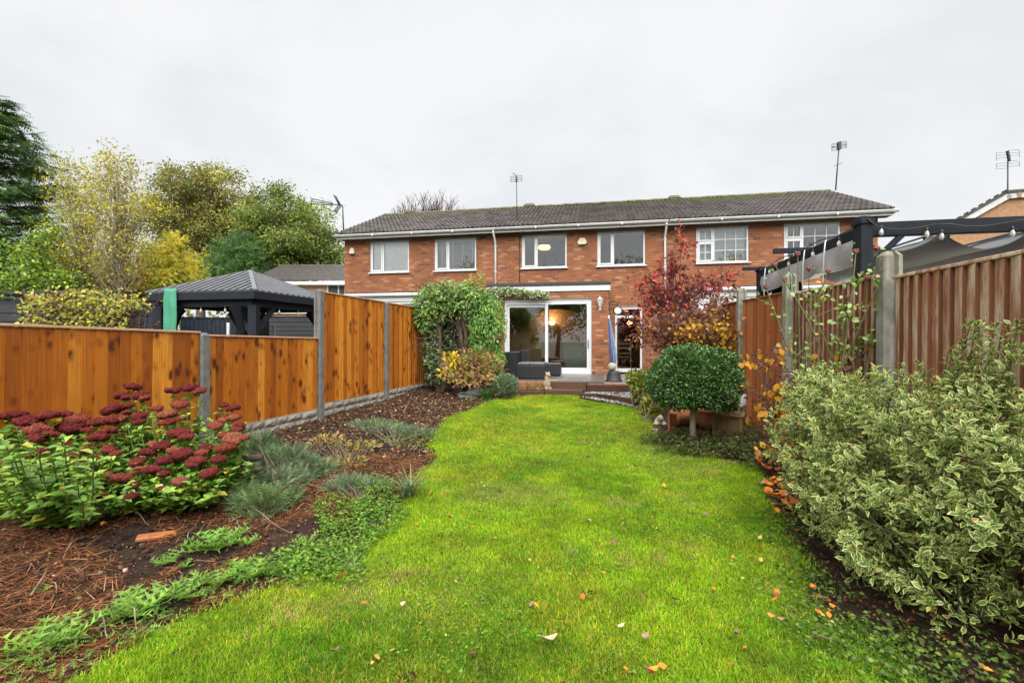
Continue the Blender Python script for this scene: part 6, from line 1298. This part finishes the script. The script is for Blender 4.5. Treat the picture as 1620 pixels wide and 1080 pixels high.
for i in range(95):
    t = rd.random(); px = 1198 + 62 * rd.random() + 30 * t; py = 738 + 85 * t + rd.uniform(-8, 8) - (12 if px > 1240 else 0); drop(px, py, rd.uniform(.05, .085), 'orange autumn leaf in the heap beside the variegated bush', 'orange leaf heap', lift=rd.uniform(0, .07))
for i in range(46):
    for _ in range(30):
        px, py = rd.uniform(560, 1250), 640 + (1075 - 640) * rd.random() ** 1.3
        if in_poly(np.array([gpt(px, py)]), lawn_poly)[0]: break
    drop(px, py, rd.uniform(.02, .042), 'small scattered autumn leaf lying on the grass', 'scattered lawn leaves', lift=.02)
for i in range(16): drop(rd.uniform(1190, 1330), rd.uniform(830, 1000), rd.uniform(.03, .052), 'autumn leaf caught below the variegated bush', 'leaves under the bush', lift=.03)
# ------------------------------------------------------------------ red sedum
heads = [(755, 185, 60), (690, 235, 55), (800, 235, 65), (980, 205, 50), (1080, 190, 50), (650, 310, 70), (795, 350, 45), (895, 305, 45), (1020, 285, 55), (950, 345, 60), (960, 380, 40), (1040, 360, 40), (640, 375, 60), (550, 385, 60), (440, 370, 60), (400, 415, 80), (160, 375, 90), (270, 345, 60), (375, 340, 50), (40, 350, 50), (215, 430, 80), (560, 470, 60), (385, 510, 45), (210, 560, 65), (320, 595, 40), (420, 572, 45), (485, 540, 40), (550, 590, 35), (615, 540, 45), (430, 630, 45), (1020, 450, 70), (925, 520, 50), (880, 510, 45), (990, 545, 40), (1040, 565, 60), (940, 600, 50), (1130, 600, 45), (1245, 595, 60), (1190, 670, 55), (930, 675, 45), (780, 610, 55), (860, 650, 60), (690, 700, 55), (580, 690, 55), (1025, 720, 55), (930, 760, 45), (760, 745, 50), (480, 800, 45), (560, 790, 50), (755, 800, 45), (1175, 525, 50), (1285, 530, 60), (1230, 400, 50), (1330, 480, 60), (1360, 400, 50), (1400, 470, 35), (1275, 285, 35), (1270, 370, 40), (1350, 350, 30), (475, 690, 30), (0, 620, 40), (100, 340, 55), (320, 420, 50), (500, 430, 45), (730, 290, 45), (690, 360, 40)]
rh = random.Random(8); heads += [(x_ + rh.uniform(-55, 55), y_ + rh.uniform(8, 60), rh.uniform(32, 52)) for x_, y_, w_ in heads[::2] if y_ < 720]
def head_mesh(seed):
    """a domed corymb: several lobes thick with florets, grown into one continuous body"""
    r = np.random.default_rng(seed); m = MB(); k = 7; pos = [(0, 0, .22)] + [(.58 * math.cos(a_) * r.uniform(.8, 1.1), .58 * math.sin(a_) * r.uniform(.8, 1.1), r.uniform(-.04, .14)) for a_ in np.arange(k) * 6.283 / k + r.random()]
    for i, c in enumerate(pos):
        rad = r.uniform(.34, .46); n = 46; d = rdir(n, r); d[:, 2] = np.abs(d[:, 2]); P = np.array(c) + unit(d) * np.array([rad, rad, rad * .8]) * r.uniform(.92, 1.08, (n, 1))
        V, Fc, _ = scatter((tv, tf, np.zeros(6)), P, frames(rdir(n, r), rdir(n, r)), r.uniform(.07, .11, n), np.ones((n, 3))); m.add([tuple(v) for v in V], [tuple(f) for f in Fc]); m.blob((c[0], c[1], c[2] - .02), (rad * .96, rad * .96, rad * .72), seed * 10 + i, .04, 14, 8)
    m.blob((0, 0, 0), (.7, .7, .22), seed, .05, 18, 8)
    o = m.build('flower_head', 'flower'); md = o.modifiers.new('m', 'REMESH'); md.mode = 'VOXEL'; md.voxel_size = .034; md.use_smooth_shade = False
    me = bpy.data.meshes.new_from_object(o.evaluated_get(bpy.context.evaluated_depsgraph_get())); bpy.data.objects.remove(o); return me
HM = [head_mesh(i) for i in range(4)]
def sedum():
    specs = [('sedum_plant', 'sedum with crimson flower heads and broad pale leaves by fence', lambda x, y: x < 625 and y < 640), ('sedum_plant', 'sedum with rust red domed heads beside the grey green juniper', lambda x, y: not (x < 625 and y < 640))]
    r = np.random.default_rng(4); rd = random.Random(4)
    for si, (nm, lb, test) in enumerate(specs):
        hs_ = []
        for (hx, hy, hw_) in heads:
            if not test(hx, hy): continue
            px, py = hx / 3.6, 560 + hy / 3.6; Y = 4.3 - (hy - 185) / 615 * 1.0 - (.25 if hx < 300 else 0); p = at(px, py, Y); hs_.append((p, hw_ / 3.6 * Y / F_PX))
        c = np.mean([np.array(p) for p, _ in hs_], 0); base = np.array([c[0], c[1] + .05, float(gz(c[0], c[1]))]); e = empty(nm, tuple(base)); tag(e, lb, 'sedum', 'sedum plants')
        m = MB(); P = []; D = []; S = []; tips = [(np.array(p), hw_) for p, hw_ in hs_]
        extra = 120 if si == 0 else 150
        for _ in range(extra):
            q = hs_[rd.randrange(len(hs_))][0]; s_ = np.array([q.x + rd.uniform(-.2, .2), q.y + rd.uniform(-.22, .12), 0]); s_[2] = rd.uniform(.2, max(.3, q.z - .03)); tips.append((s_, 0))
        if si == 0:
            for _ in range(60): Y = rd.uniform(2.75, 3.5); px = rd.uniform(-25, 150); p = at(px, rd.uniform(690, 800), Y); tips.append((np.array([p.x, p.y, max(p.z, .12)]), 0))
        for tip, hw_ in tips:
            gb = np.array([base[0] + (tip[0] - base[0]) * .62, base[1] + (tip[1] - base[1]) * .62 + .06, 0]); gb[2] = float(gz(gb[0], gb[1])); mid = (gb + tip) / 2 + (tip - base) * np.array([.06, .06, 0]); m.tube([gb, mid, tip], [.0055, .005, .004], 5, cap=False)
            n = 44 if hw_ else 30; t = r.uniform(.0, .97 if hw_ else 1.0, n); p = gb * ((1 - t) ** 2)[:, None] + mid * (2 * t * (1 - t))[:, None] * 1 + tip * (t ** 2)[:, None]; a_ = np.arange(n) * 2.4; P.append(p); D.append(np.stack([np.cos(a_), np.sin(a_), r.uniform(-.1, .75, n)], 1)); S.append(r.uniform(.062, .108, n) * (1.12 if si == 0 else 1) * (1 - .2 * t))
        P = np.concatenate(P); D = np.concatenate(D); S = np.concatenate(S); n = len(P); lim = (P[:, 0] > -3.0) & (P[:, 2] > .5)
        pal = [(.13, .255, .04, 3), (.20, .34, .05, 2), (.27, .41, .055, 1.3)]; col = pick(pal, n, .15, r); col = np.where((lim & (r.random(n) < .6))[:, None] if si else np.zeros((n, 1), bool), pick([(.26, .37, .03), (.18, .32, .035)], n, .15, r), col)
        col = np.where((r.random(n) < .04)[:, None], pick([(.42, .34, .05)], n, .1, r), col); Nn = np.tile([0., 0, 1], (n, 1)) + r.normal(0, .25, (n, 3)) - D * np.array([1, 1, 0]) * .35
        lv = scatter(tpl_oval(.52, .10, .12), P, frames(D, Nn), S, col); m.v = [tuple(np.array(v) - base) for v in m.v]; m.build('stems', 'stem_green', e); o = place('foliage', npmesh('foliage', lv[0] - base, lv[1], 'leaf_gloss', lv[2]), e); o['kind'] = 'stuff'
        for p, w_ in hs_:
            k = w_ * rd.uniform(.72, 1.0); place('flower_head', HM[rd.randrange(4)], e, (p.x - base[0], p.y - base[1], p.z - base[2] - .01), (rd.uniform(-.25, .25), rd.uniform(-.25, .25), rd.uniform(0, 6.28)), (k, k, k * rd.uniform(1.0, 1.35)))
sedum()
# ------------------------------------------------------------------ junipers and other low shrubs
def low_shrub(name, label, clumps, n, size, pal, tpl, seed, base_px, cat='shrub', out=.8, up=.4, mat_='leaf', group=None, shell=.35, wood='bark', ns=26):
    r = np.random.default_rng(seed); rd = random.Random(seed); x, y = gpt(*base_px); b = (x, y, float(gz(x, y))); P, d, k = clump_points(clumps, n, shell, r); P[:, 2] = np.maximum(P[:, 2], gz(P[:, 0], P[:, 1]) + .005)
    D = unit(d * out + r.normal(0, .5, (n, 3)) + np.array([0, 0, up])); Nn = unit(r.normal(0, .5, (n, 3)) + np.array([0, -.3, 1])); m = MB()
    for i in r.choice(n, ns, replace=False): limb(m, (b[0] + rd.uniform(-.05, .05), b[1] + rd.uniform(-.03, .03), b[2] - .02), P[i], .010, .003, .12, 5, 3, rd)
    tint = 1 + .2 * np.sin(P[:, 0] * 17 + P[:, 2] * 23) * np.sin(P[:, 1] * 19); lv = scatter(tpl, P, frames(D, Nn), size * r.uniform(.6, 1.25, n), pick(pal, n, .16, r) * tint[:, None]); return plant(name, label, cat, b, m, wood, lv, mat_, group)
JP = [(.125, .185, .10, 3), (.17, .24, .135, 2), (.10, .16, .05, 2), (.24, .29, .14, .8), (.2, .15, .08, .5)]
low_shrub('juniper_shrub', 'spreading grey green juniper next to the sedum', [E(412, 725, 4.9, 30, 38), E(455, 735, 4.7, 42, 28), E(500, 745, 4.6, 28, 18), E(430, 770, 4.2, 60, 22)], 3600, .085, JP, tpl_frond(5, .26), 51, (440, 778), group='junipers')
low_shrub('juniper_shrub', 'low olive green foliage plant over dark twigs', [E(415, 800, 3.65, 42, 22), E(390, 795, 3.8, 30, 24), E(445, 790, 3.8, 30, 16)], 2600, .075, [(.13, .19, .07, 3), (.18, .26, .09, 2), (.08, .13, .05, 1)], tpl_frond(4, .34), 52, (410, 822), group='junipers')
low_shrub('juniper_shrub', 'flat grey green juniper patch at the lawn curve', [E(612, 688, 6.6, 36, 12), E(655, 697, 6.4, 34, 11), E(585, 682, 6.9, 30, 12)], 1700, .075, JP, tpl_frond(5, .26), 53, (625, 703), group='junipers')
low_shrub('juniper_shrub', 'small grey green sprig patch above the creeping weeds', [E(555, 778, 4.2, 38, 11), E(590, 785, 4.1, 25, 10)], 800, .07, JP, tpl_frond(5, .26), 54, (565, 792), group='junipers')
low_shrub('straw_plant', 'withered yellow stems and leaves in the border middle', [E(565, 715, 5.6, 35, 14), E(520, 700, 5.8, 28, 12), E(545, 740, 4.9, 40, 12)], 420, .07, [(.42, .32, .06, 2), (.30, .22, .10, 2), (.2, .22, .06, 1)], tpl_diamond(.3), 55, (550, 735), 'plant')
low_shrub('hebe_shrub', 'small round grey green shrub beside the mossy strip', [E(801, 609, 9.7, 19, 17)], 2600, .05, [(.13, .19, .10, 3), (.18, .25, .13, 2)], tpl_diamond(.45), 56, (801, 632), shell=.25)
low_shrub('autumn_bush', 'bush of brown and yellow leaves in front of the arch', [E(765, 582, 10.1, 36, 22), E(728, 583, 10.1, 26, 20), E(752, 565, 10.3, 30, 14), E(745, 600, 9.9, 45, 12)], 1500, .10, [(.25, .13, .075, 3), (.34, .19, .10, 2), (.44, .36, .05, 1.2), (.14, .2, .04, 2)], tpl_oval(.5), 57, (752, 622), shell=.7)
low_shrub('yellow_shrub', 'bright yellow leaf sprays low on the arch side', [E(715, 570, 10.0, 22, 12), E(706, 592, 9.9, 14, 9)], 170, .11, [(.58, .40, .03, 2), (.46, .36, .04, 1)], tpl_oval(.4), 58, (714, 618), shell=.8, ns=10)
low_shrub('lime_plant', 'yellow green leafy plant between topiary and timber edge', [E(1018, 612, 8.2, 20, 26), E(1005, 600, 8.4, 14, 14), E(1030, 645, 7.6, 15, 22)], 2200, .075, [(.20, .24, .04, 3), (.34, .32, .05, 2), (.10, .16, .04, 1)], tpl_oval(.42), 59, (1022, 668), 'plant', ns=5)
# ------------------------------------------------------------------ the climber covered arch
def arch():
    r = np.random.default_rng(9); rd = random.Random(9); Y = 10.75; b = at(715, 600, Y); b.z = .3; m = MB()
    for px in (694, 700, 738, 744, 733, 730, 697):
        p0 = at(px, 612, Y + rd.uniform(-.1, .1)); p0.z = .2; p = p0; pts = [p]
        for k in range(7): p = p + Vector((rd.uniform(-.09, .09), rd.uniform(-.06, .06), .31)); pts.append(p)
        m.tube(pts, [.075, .07, .065, .06, .05, .04, .03, .02], 7, cap=False)
        for k in range(12): q = pts[rd.randint(2, 7)]; limb(m, q, q + Vector((rd.uniform(-.7, .7), rd.uniform(-.4, .3), rd.uniform(-.1, .6))), .015, .004, .2, 5, 4, rd)
    cl1 = [E(712, 470, Y, 58, 26, .5), E(690, 485, Y, 38, 26, .45), E(745, 478, Y, 34, 30, .45), E(676, 505, Y, 20, 25, .4)]; cl2 = [E(778, 515, Y - .1, 24, 50, .35), E(760, 500, Y - .1, 22, 40, .35), E(785, 570, Y, 14, 28, .3), E(755, 545, Y - .1, 14, 35, .3)]; cl3 = [E(684, 560, Y, 17, 42, .35), E(692, 590, Y, 20, 20, .35), E(705, 540, Y + .2, 18, 28, .2)]
    cl4 = [E(712, 520, Y + .35, 34, 60, .2), E(745, 550, Y + .3, 22, 45, .2)]; parts = []  # cl4: back leaves coloured darker, painting in the shade inside the arch
    for cl, n, s_, pal, dr, tp, sh in ((cl1, 4600, .10, [(.13, .25, .055, 3), (.21, .34, .08, 2), (.33, .40, .11, 1.3), (.08, .16, .04, 1)], .3, tpl_oval(.42), .42), (cl2, 5200, .085, [(.13, .28, .06, 3), (.21, .38, .065, 2), (.31, .43, .07, 1), (.07, .17, .05, 1)], 1.1, tpl_oval(.34), .45), (cl3, 1900, .075, [(.09, .15, .05, 3), (.16, .22, .09, 2), (.28, .30, .15, .7), (.06, .10, .04, 1.5)], .2, tpl_oval(.6), .5), (cl4, 2600, .085, [(.05, .09, .03, 3), (.09, .13, .04, 1)], .4, tpl_oval(.6), .6)):
        P, d, k = clump_points(cl, n, sh, r); D = unit(d * .6 + r.normal(0, .55, (n, 3)) - np.array([0, 0, dr])); Nn = unit(d * .8 + r.normal(0, .4, (n, 3)) + np.array([0, -.3, .5])); tint = 1 + .3 * np.sin(P[:, 0] * 9) * np.sin(P[:, 2] * 11 + P[:, 1] * 7); parts.append(scatter(tp, P, frames(D, Nn), s_ * r.uniform(.6, 1.25, n), pick(pal, n, .15, r) * tint[:, None]))
    P = np.stack([at(px, py, Y - .1) for px, py in ((757, 448), (762, 455), (762, 440), (742, 452), (747, 445))]); P = np.repeat(P, 26, 0) + r.normal(0, .07, (130, 3)) * np.array([.6, .6, 1.5]); parts.append(scatter(tpl_oval(.4), P, frames(rdir(130, r) + np.array([0, 0, .8]), rdir(130, r)), r.uniform(.06, .1, 130), pick([(.36, .38, .07), (.28, .34, .06)], 130, .12, r)))
    plant('climber_arch', 'huge leafy climber mounded over twisted trunks beyond the orange fence', 'climber', tuple(b), m, 'timber_dark', join(*parts), 'leaf', None, 'trunk')
    q = MB(); c_ = at(784, 533, Y - .35); q.box(-.17, .17, -.02, .02, -.045, .045); o = q.build('hanging_board', 'wood_sleeper', None, tuple(c_), bevel=.005); tag(o, 'small brown board hung among the hanging green foliage', 'board')
    # ivy along the extension fascia
    n = 1500; t = r.random(n); px = 772 + 96 * t ** 1.2; py = 463 - 3 * np.sin(t * 5) + r.normal(0, 3.6 - 1.6 * t, n); P = np.array([list(hw(hs(a, XV - .12), XV - .12, hz(a, b_, XV - .12))) for a, b_ in zip(px, py)]); P[:, 1] -= r.uniform(0, .12, n)
    k = r.random(n) < .3; P[k, 2] -= r.random(k.sum()) * .42 * (t[k] < .3); D = unit(r.normal(0, .6, (n, 3)) + np.array([0, -.3, -.4])); lv = scatter(tpl_oval(.75), P, frames(D, unit(r.normal(0, .4, (n, 3)) + np.array([0, -1, .4]))), r.uniform(.04, .075, n), pick([(.14, .21, .06, 3), (.34, .36, .17, 2), (.09, .14, .05, 2)], n, .15, r))
    m = MB(); m.tube([hw(hs(a, XV - .1), XV - .1, hz(a, 464 + 2 * math.sin(a), XV - .1)) for a in range(772, 866, 8)], .012, 5); plant('fascia_ivy', 'variegated ivy trailing along the white extension fascia', 'ivy', tuple(hw(hs(800, XV), XV - .1, 2.7)), m, 'bark', lv, 'leaf_gloss')
arch()
# ------------------------------------------------------------------ clipped standard tree
def topiary():
    r = np.random.default_rng(15); rd = random.Random(15); bx, by = gpt(1097, 702); bz = float(gz(bx, by)); c = at(1100, 603, by + .05); R = np.array([.515, .50, .425]); m = MB(); m.tube([(bx, by, bz - .05), (bx - .01, by, bz + .2), (bx + .01, by, c.z - .1)], [.042, .036, .034], 10)
    for _ in range(70): d = rdir(1)[0] * R * .8; limb(m, (bx, by, c.z - .35 + rd.random() * .2), np.array(c) + d, .014, .004, .1, 5, 3, rd)
    n = 36000; d = rdir(n, r); d[:, 2] = np.where(d[:, 2] < -.62, -.62 + r.normal(0, .05, n), d[:, 2]); lump = 1 + .045 * np.sin(5 * d[:, 0] + 3 * d[:, 2] + 1) + .04 * np.sin(7 * d[:, 1] - 4 * d[:, 2]) + .035 * np.sin(11 * d[:, 0] * 1 + 9 * d[:, 2]); rad = (.62 + .40 * r.random(n) ** .45) * lump; d2 = np.sign(d) * np.abs(d) ** .88; P = np.array(c) + d2 * R * rad[:, None]
    stray = r.random(n) < .012; P[stray] += d[stray] * R * r.uniform(.03, .14, (int(stray.sum()), 1))
    gap = (np.sin(P[:, 0] * 23 + P[:, 2] * 9) * np.sin(P[:, 2] * 21 - P[:, 0] * 7) > .80) & (r.random(n) < .6); P = P[~gap]; d = d[~gap]; n = len(P)
    D = unit(d + r.normal(0, .65, (n, 3)) + np.array([0, 0, .25])); Nn = unit(r.normal(0, .5, (n, 3)) + d * .5 + np.array([0, 0, .7])); lv = scatter(tpl_oval(.5, .12, .1), P, frames(D, Nn), r.uniform(.026, .044, n), pick([(.05, .115, .03, 4), (.08, .17, .04, 2), (.14, .25, .045, .9), (.035, .075, .025, 1)], n, .16, r))
    plant('topiary_tree', 'dark green clipped dome shaped standard tree on bare stem', 'tree', (bx, by, bz), m, 'bark_pale', lv, 'leaf_gloss', None, 'trunk', 'crown')
topiary()
# ------------------------------------------------------------------ red leaved tree and the autumn climbers
Y0 = 8.7
make_tree('red_tree', 'small upright tree with crimson and purple autumn leaves', (*at(1078, 540, Y0).xy, .12), [E(1076, 372, Y0, 9, 27), E(1070, 425, Y0, 26, 30), E(1026, 445, Y0, 20, 40), E(1114, 450, Y0, 32, 18), E(1060, 475, Y0, 45, 30), E(1030, 500, Y0, 34, 32), E(1030, 385, Y0, 6, 28), E(1138, 440, Y0, 14, 14), E(1012, 460, Y0, 12, 26)], 125, 11, .10, [(.32, .04, .035, 3), (.22, .035, .035, 2), (.40, .10, .035, 1.6), (.15, .055, .045, 1.2)], .05, .2, 110, tpl_oval(.45), 'leaf', 'bark_red', seed=71, shell=.5, droop=.3, wood_top=.9)
Y0 = 8.0
make_tree('purple_shrub', 'bronze purple shrub tangle below the red tree', (*at(1095, 540, Y0).xy, .12), [E(1060, 520, Y0, 55, 30), E(1110, 510, Y0, 55, 28), E(1150, 495, Y0, 28, 30), E(1030, 535, Y0, 25, 20)], 230, 12, .075, [(.17, .065, .045, 3), (.26, .11, .05, 2), (.12, .05, .05, 2), (.36, .18, .04, .8)], .04, .24, 110, tpl_oval(.5), 'leaf', 'bark_red', cat='shrub', seed=72, shell=.5, droop=.3)
Y0 = 7.2
make_tree('yellow_leaf_shrub', 'golden yellow leafed shrub behind the clipped standard', (*at(1130, 540, Y0).xy, .15), [E(1120, 520, Y0, 45, 22), E(1150, 535, Y0, 28, 34), E(1085, 525, Y0, 22, 16), E(1165, 580, Y0, 14, 45), E(1145, 630, Y0, 25, 14)], 80, 7, .075, [(.58, .34, .025, 3), (.48, .27, .03, 2), (.42, .18, .04, 1.5), (.24, .10, .05, 1.5)], .03, .24, 80, tpl_oval(.6), 'leaf', 'bark_red', cat='shrub', seed=73, shell=.6, droop=.4)
def vine():
    r = np.random.default_rng(19); rd = random.Random(19); x, y = gpt(1300, 760); b = Vector((2.55, 4.15, .1)); m = MB(); tips = []
    for (px, py, Y) in ((1190, 560, 4.7), (1210, 600, 4.6), (1240, 545, 4.5), (1205, 655, 4.6), (1250, 640, 4.4), (1285, 560, 4.1), (1300, 600, 4.0), (1225, 700, 4.4), (1180, 610, 4.9), (1275, 690, 4.1), (1365, 560, 3.6), (1340, 530, 3.7)):
        e_ = at(px, py, Y); pts = limb(m, b + Vector((rd.uniform(-.1, .1), rd.uniform(-.2, .2), 0)), e_, .012, .004, .22, 6, 7, rd); tips += pts[3:]
        for k in range(4): p0 = pts[rd.randint(3, 7)]; q = p0 + Vector((rd.uniform(-.3, .2), rd.uniform(-.2, .2), rd.uniform(-.2, .2))); tips += limb(m, p0, q, .005, .002, .2, 4, 3, rd)[1:]
    T = np.array([list(t) for t in tips]); n = 260; P = T[r.integers(0, len(T), n)] + r.normal(0, .02, (n, 3)); D = unit(r.normal(0, .5, (n, 3)) + np.array([0, -.2, -.8])); lv = scatter(tpl_oval(.72, .12, .15), P, frames(D, unit(r.normal(0, .5, (n, 3)) + np.array([-.3, -1, .3]))), r.uniform(.045, .085, n), pick([(.66, .36, .02, 3), (.60, .27, .02, 2), (.45, .22, .07, 1), (.25, .13, .07, 1)], n, .12, r))
    n2 = 800; P = T[r.integers(0, len(T), n2)] + r.normal(0, .05, (n2, 3)); lv2 = scatter(tpl_oval(.5, .2, .3), P, frames(rdir(n2, r), rdir(n2, r)), r.uniform(.02, .045, n2), pick([(.16, .075, .06, 2), (.3, .15, .07, 1), (.10, .055, .05, 2)], n2, .2, r)); plant('yellow_vine', 'straggling vine with big yellow leaves on the boundary fence', 'vine', tuple(b), m, 'bark_red', join(lv, lv2), 'leaf')
vine()
def rose():
    r = np.random.default_rng(23); rd = random.Random(23); b = Vector((2.52, 3.72, .05)); m = MB(); hips = []; lp = []
    for (px, py, Y) in ((1226, 420, 3.9), (1242, 443, 3.9), (1262, 402, 3.9), (1280, 425, 3.85), (1354, 398, 3.55), (1387, 393, 3.45), (1310, 430, 3.7), (1272, 470, 3.9), (1342, 472, 3.6), (1212, 455, 4.0), (1400, 430, 3.4), (1330, 505, 3.65), (1372, 440, 3.5)):
        e_ = at(px, py, Y); pts = limb(m, b + Vector((rd.uniform(-.12, .12), rd.uniform(-.12, .12), 0)), e_, .011, .004, .08, 6, 8, rd); hips.append(pts[-1]); lp += [(p, px > 1300) for p in pts[4:]]
        for _ in range(2): p0 = pts[rd.randint(4, 7)]; q = limb(m, p0, p0 + Vector((rd.uniform(-.22, .22), rd.uniform(-.15, .1), rd.uniform(.02, .25))), .005, .0025, .1, 5, 3, rd); lp += [(p, px > 1300) for p in q]
    P = []; big = []
    for p, near in lp:
        for _ in range(3 if near else 1): P.append(np.array(p) + r.normal(0, .035, 3))
    P = np.array(P); n = len(P); lv = scatter(tpl_oval(.62, .08, .12), P, frames(rdir(n, r) - np.array([0, 0, .3]), unit(rdir(n, r) * .7 + np.array([-.2, -.8, .6]))), r.uniform(.03, .055, n), pick([(.13, .25, .04, 4), (.19, .31, .05, 2), (.42, .34, .04, .8), (.25, .14, .06, .6)], n, .12, r)); e = plant('rose_bush', 'tall leggy rose bush with withered blooms before the fence', 'rose', tuple(b), m, 'stem_olive', lv, 'leaf_gloss')
    for i, h in enumerate(hips):
        q = MB(); q.blob((0, 0, 0), (.016, .016, .017), i, .25, 10, 7)
        for k in range(7): a_ = k * .9; q.tube([(0, 0, .005), (.014 * math.cos(a_), .014 * math.sin(a_), .014), (.02 * math.cos(a_), .02 * math.sin(a_), rd.uniform(-.01, .03))], [.009, .007, .003], 5)
        q.build('dead_bloom', 'rose_bloom', e, tuple(h - b))
plain('rose_bloom', (.20, .065, .06), .8, var=.4, scale=60)
rose()
# ------------------------------------------------------------------ the big variegated bush
def vari_bush():
    r = np.random.default_rng(27); rd = random.Random(27); b = np.array([2.12, 2.55, .03]); m = MB()
    cl = np.array([(2.18, 3.05, .66, .42, .52, .50), (2.28, 2.6, .76, .36, .6, .46), (2.03, 2.72, .46, .34, .42, .36), (2.22, 2.2, .78, .33, .42, .40), (2.32, 1.75, .50, .28, .42, .5), (2.30, 3.35, .85, .33, .33, .33), (1.90, 2.36, .36, .27, .32, .30), (2.34, 1.5, .60, .24, .3, .46), (2.14, 2.0, .60, .28, .35, .42), (1.98, 2.02, .26, .2, .2, .2)])
    n = 3900; tips, d, k = clump_points(cl, n, .22, r); keep = (tips[:, 2] > .06) & (tips[:, 0] < fence_right_x(tips[:, 1]) - .06); hollow = (((tips[:, 0] - 1.86) / .24) ** 2 + ((tips[:, 1] - 1.78) / .26) ** 2 + ((tips[:, 2] - .28) / .26) ** 2) < 1; keep &= ~hollow; keep &= (np.sin(tips[:, 0] * 11 + tips[:, 2] * 7) * np.sin(tips[:, 1] * 9 - tips[:, 2] * 12) + .3 * r.normal(0, 1, n)) < .50; tips = tips[keep]; d = d[keep]; n = len(tips)
    for i in r.choice(n, 120, replace=False): limb(m, b + np.array([rd.uniform(0, .25), rd.uniform(-.4, .5), 0]), tips[i] - d[i] * .05, .008, .002, .1, 5, 4, rd)
    # a few shoots standing above the outline
    sh = [];
    for (px, py, Y) in ((1545, 505, 2.35), (1585, 520, 2.3), (1530, 535, 2.4), (1500, 555, 2.5), (1600, 545, 2.2), (1290, 590, 3.3), (1465, 580, 2.6), (1570, 540, 2.25), (1555, 560, 2.3), (1515, 575, 2.45), (1610, 510, 2.2), (1535, 515, 2.38), (1590, 570, 2.2), (1350, 600, 3.0), (1420, 595, 2.75)):
        e_ = at(px, py, Y); a_ = np.array([e_.x - .03, e_.y + .06, e_.z - .48]); limb(m, a_, e_, .006, .003, .06, 5, 3, rd)
        for t in np.linspace(.1, 1, 13): sh.append(a_ + (np.array(e_) - a_) * t + r.normal(0, .03, 3))
    tips = np.concatenate([tips, np.array(sh)]); d = np.concatenate([d, unit(np.tile([0., 0, 1], (len(sh), 1)) + r.normal(0, .3, (len(sh), 3)))]); n = len(tips)
    per = 8; ax = unit(d * .7 + np.array([0, -.05, .55]) + r.normal(0, .3, (n, 3))); A = np.repeat(ax, per, 0); ang_ = np.tile(np.arange(per) * 2.4, n) + np.repeat(r.random(n) * 6.28, per); e1 = unit(np.cross(A, np.array([.31, .2, .93]))); e2 = np.cross(A, e1); lift = np.tile(np.linspace(.15, 1.3, per), n) + r.normal(0, .15, n * per)
    rad = e1 * np.cos(ang_)[:, None] + e2 * np.sin(ang_)[:, None]; D = unit(rad + A * lift[:, None]); Nn = unit(A - rad * lift[:, None] * .6 + r.normal(0, .15, (n * per, 3))); P = np.repeat(tips, per, 0) + A * (np.tile(np.linspace(-.05, .02, per), n))[:, None]
    col = pick([(.10, .18, .04, 3), (.15, .245, .05, 2), (.065, .13, .035, 1)], n * per, .15, r); old = r.random(n * per) < .035; col[old] = pick([(.42, .36, .06), (.25, .14, .06)], int(old.sum()), .15, r)
    size = r.uniform(.020, .049, n * per) * np.repeat(r.uniform(.75, 1.25, n), per); kind = np.repeat(r.integers(0, 4, n), per); kind = np.where(r.random(n * per) < .3, r.integers(0, 4, n * per), kind); F_ = frames(D, Nn)
    lv = join(*[scatter(tp, P[kind == i], F_[kind == i], size[kind == i], col[kind == i]) for i, tp in enumerate((tpl_oval(.46, .07, .12), tpl_oval(.38, .12, .3), tpl_oval(.52, .03, .02), tpl_oval(.42, .14, -.1)))])
    plant('variegated_bush', 'large bush of cream edged green leaves against the boundary fence', 'bush', tuple(b), m, 'stem_olive', lv, 'leaf_vari')
vari_bush()
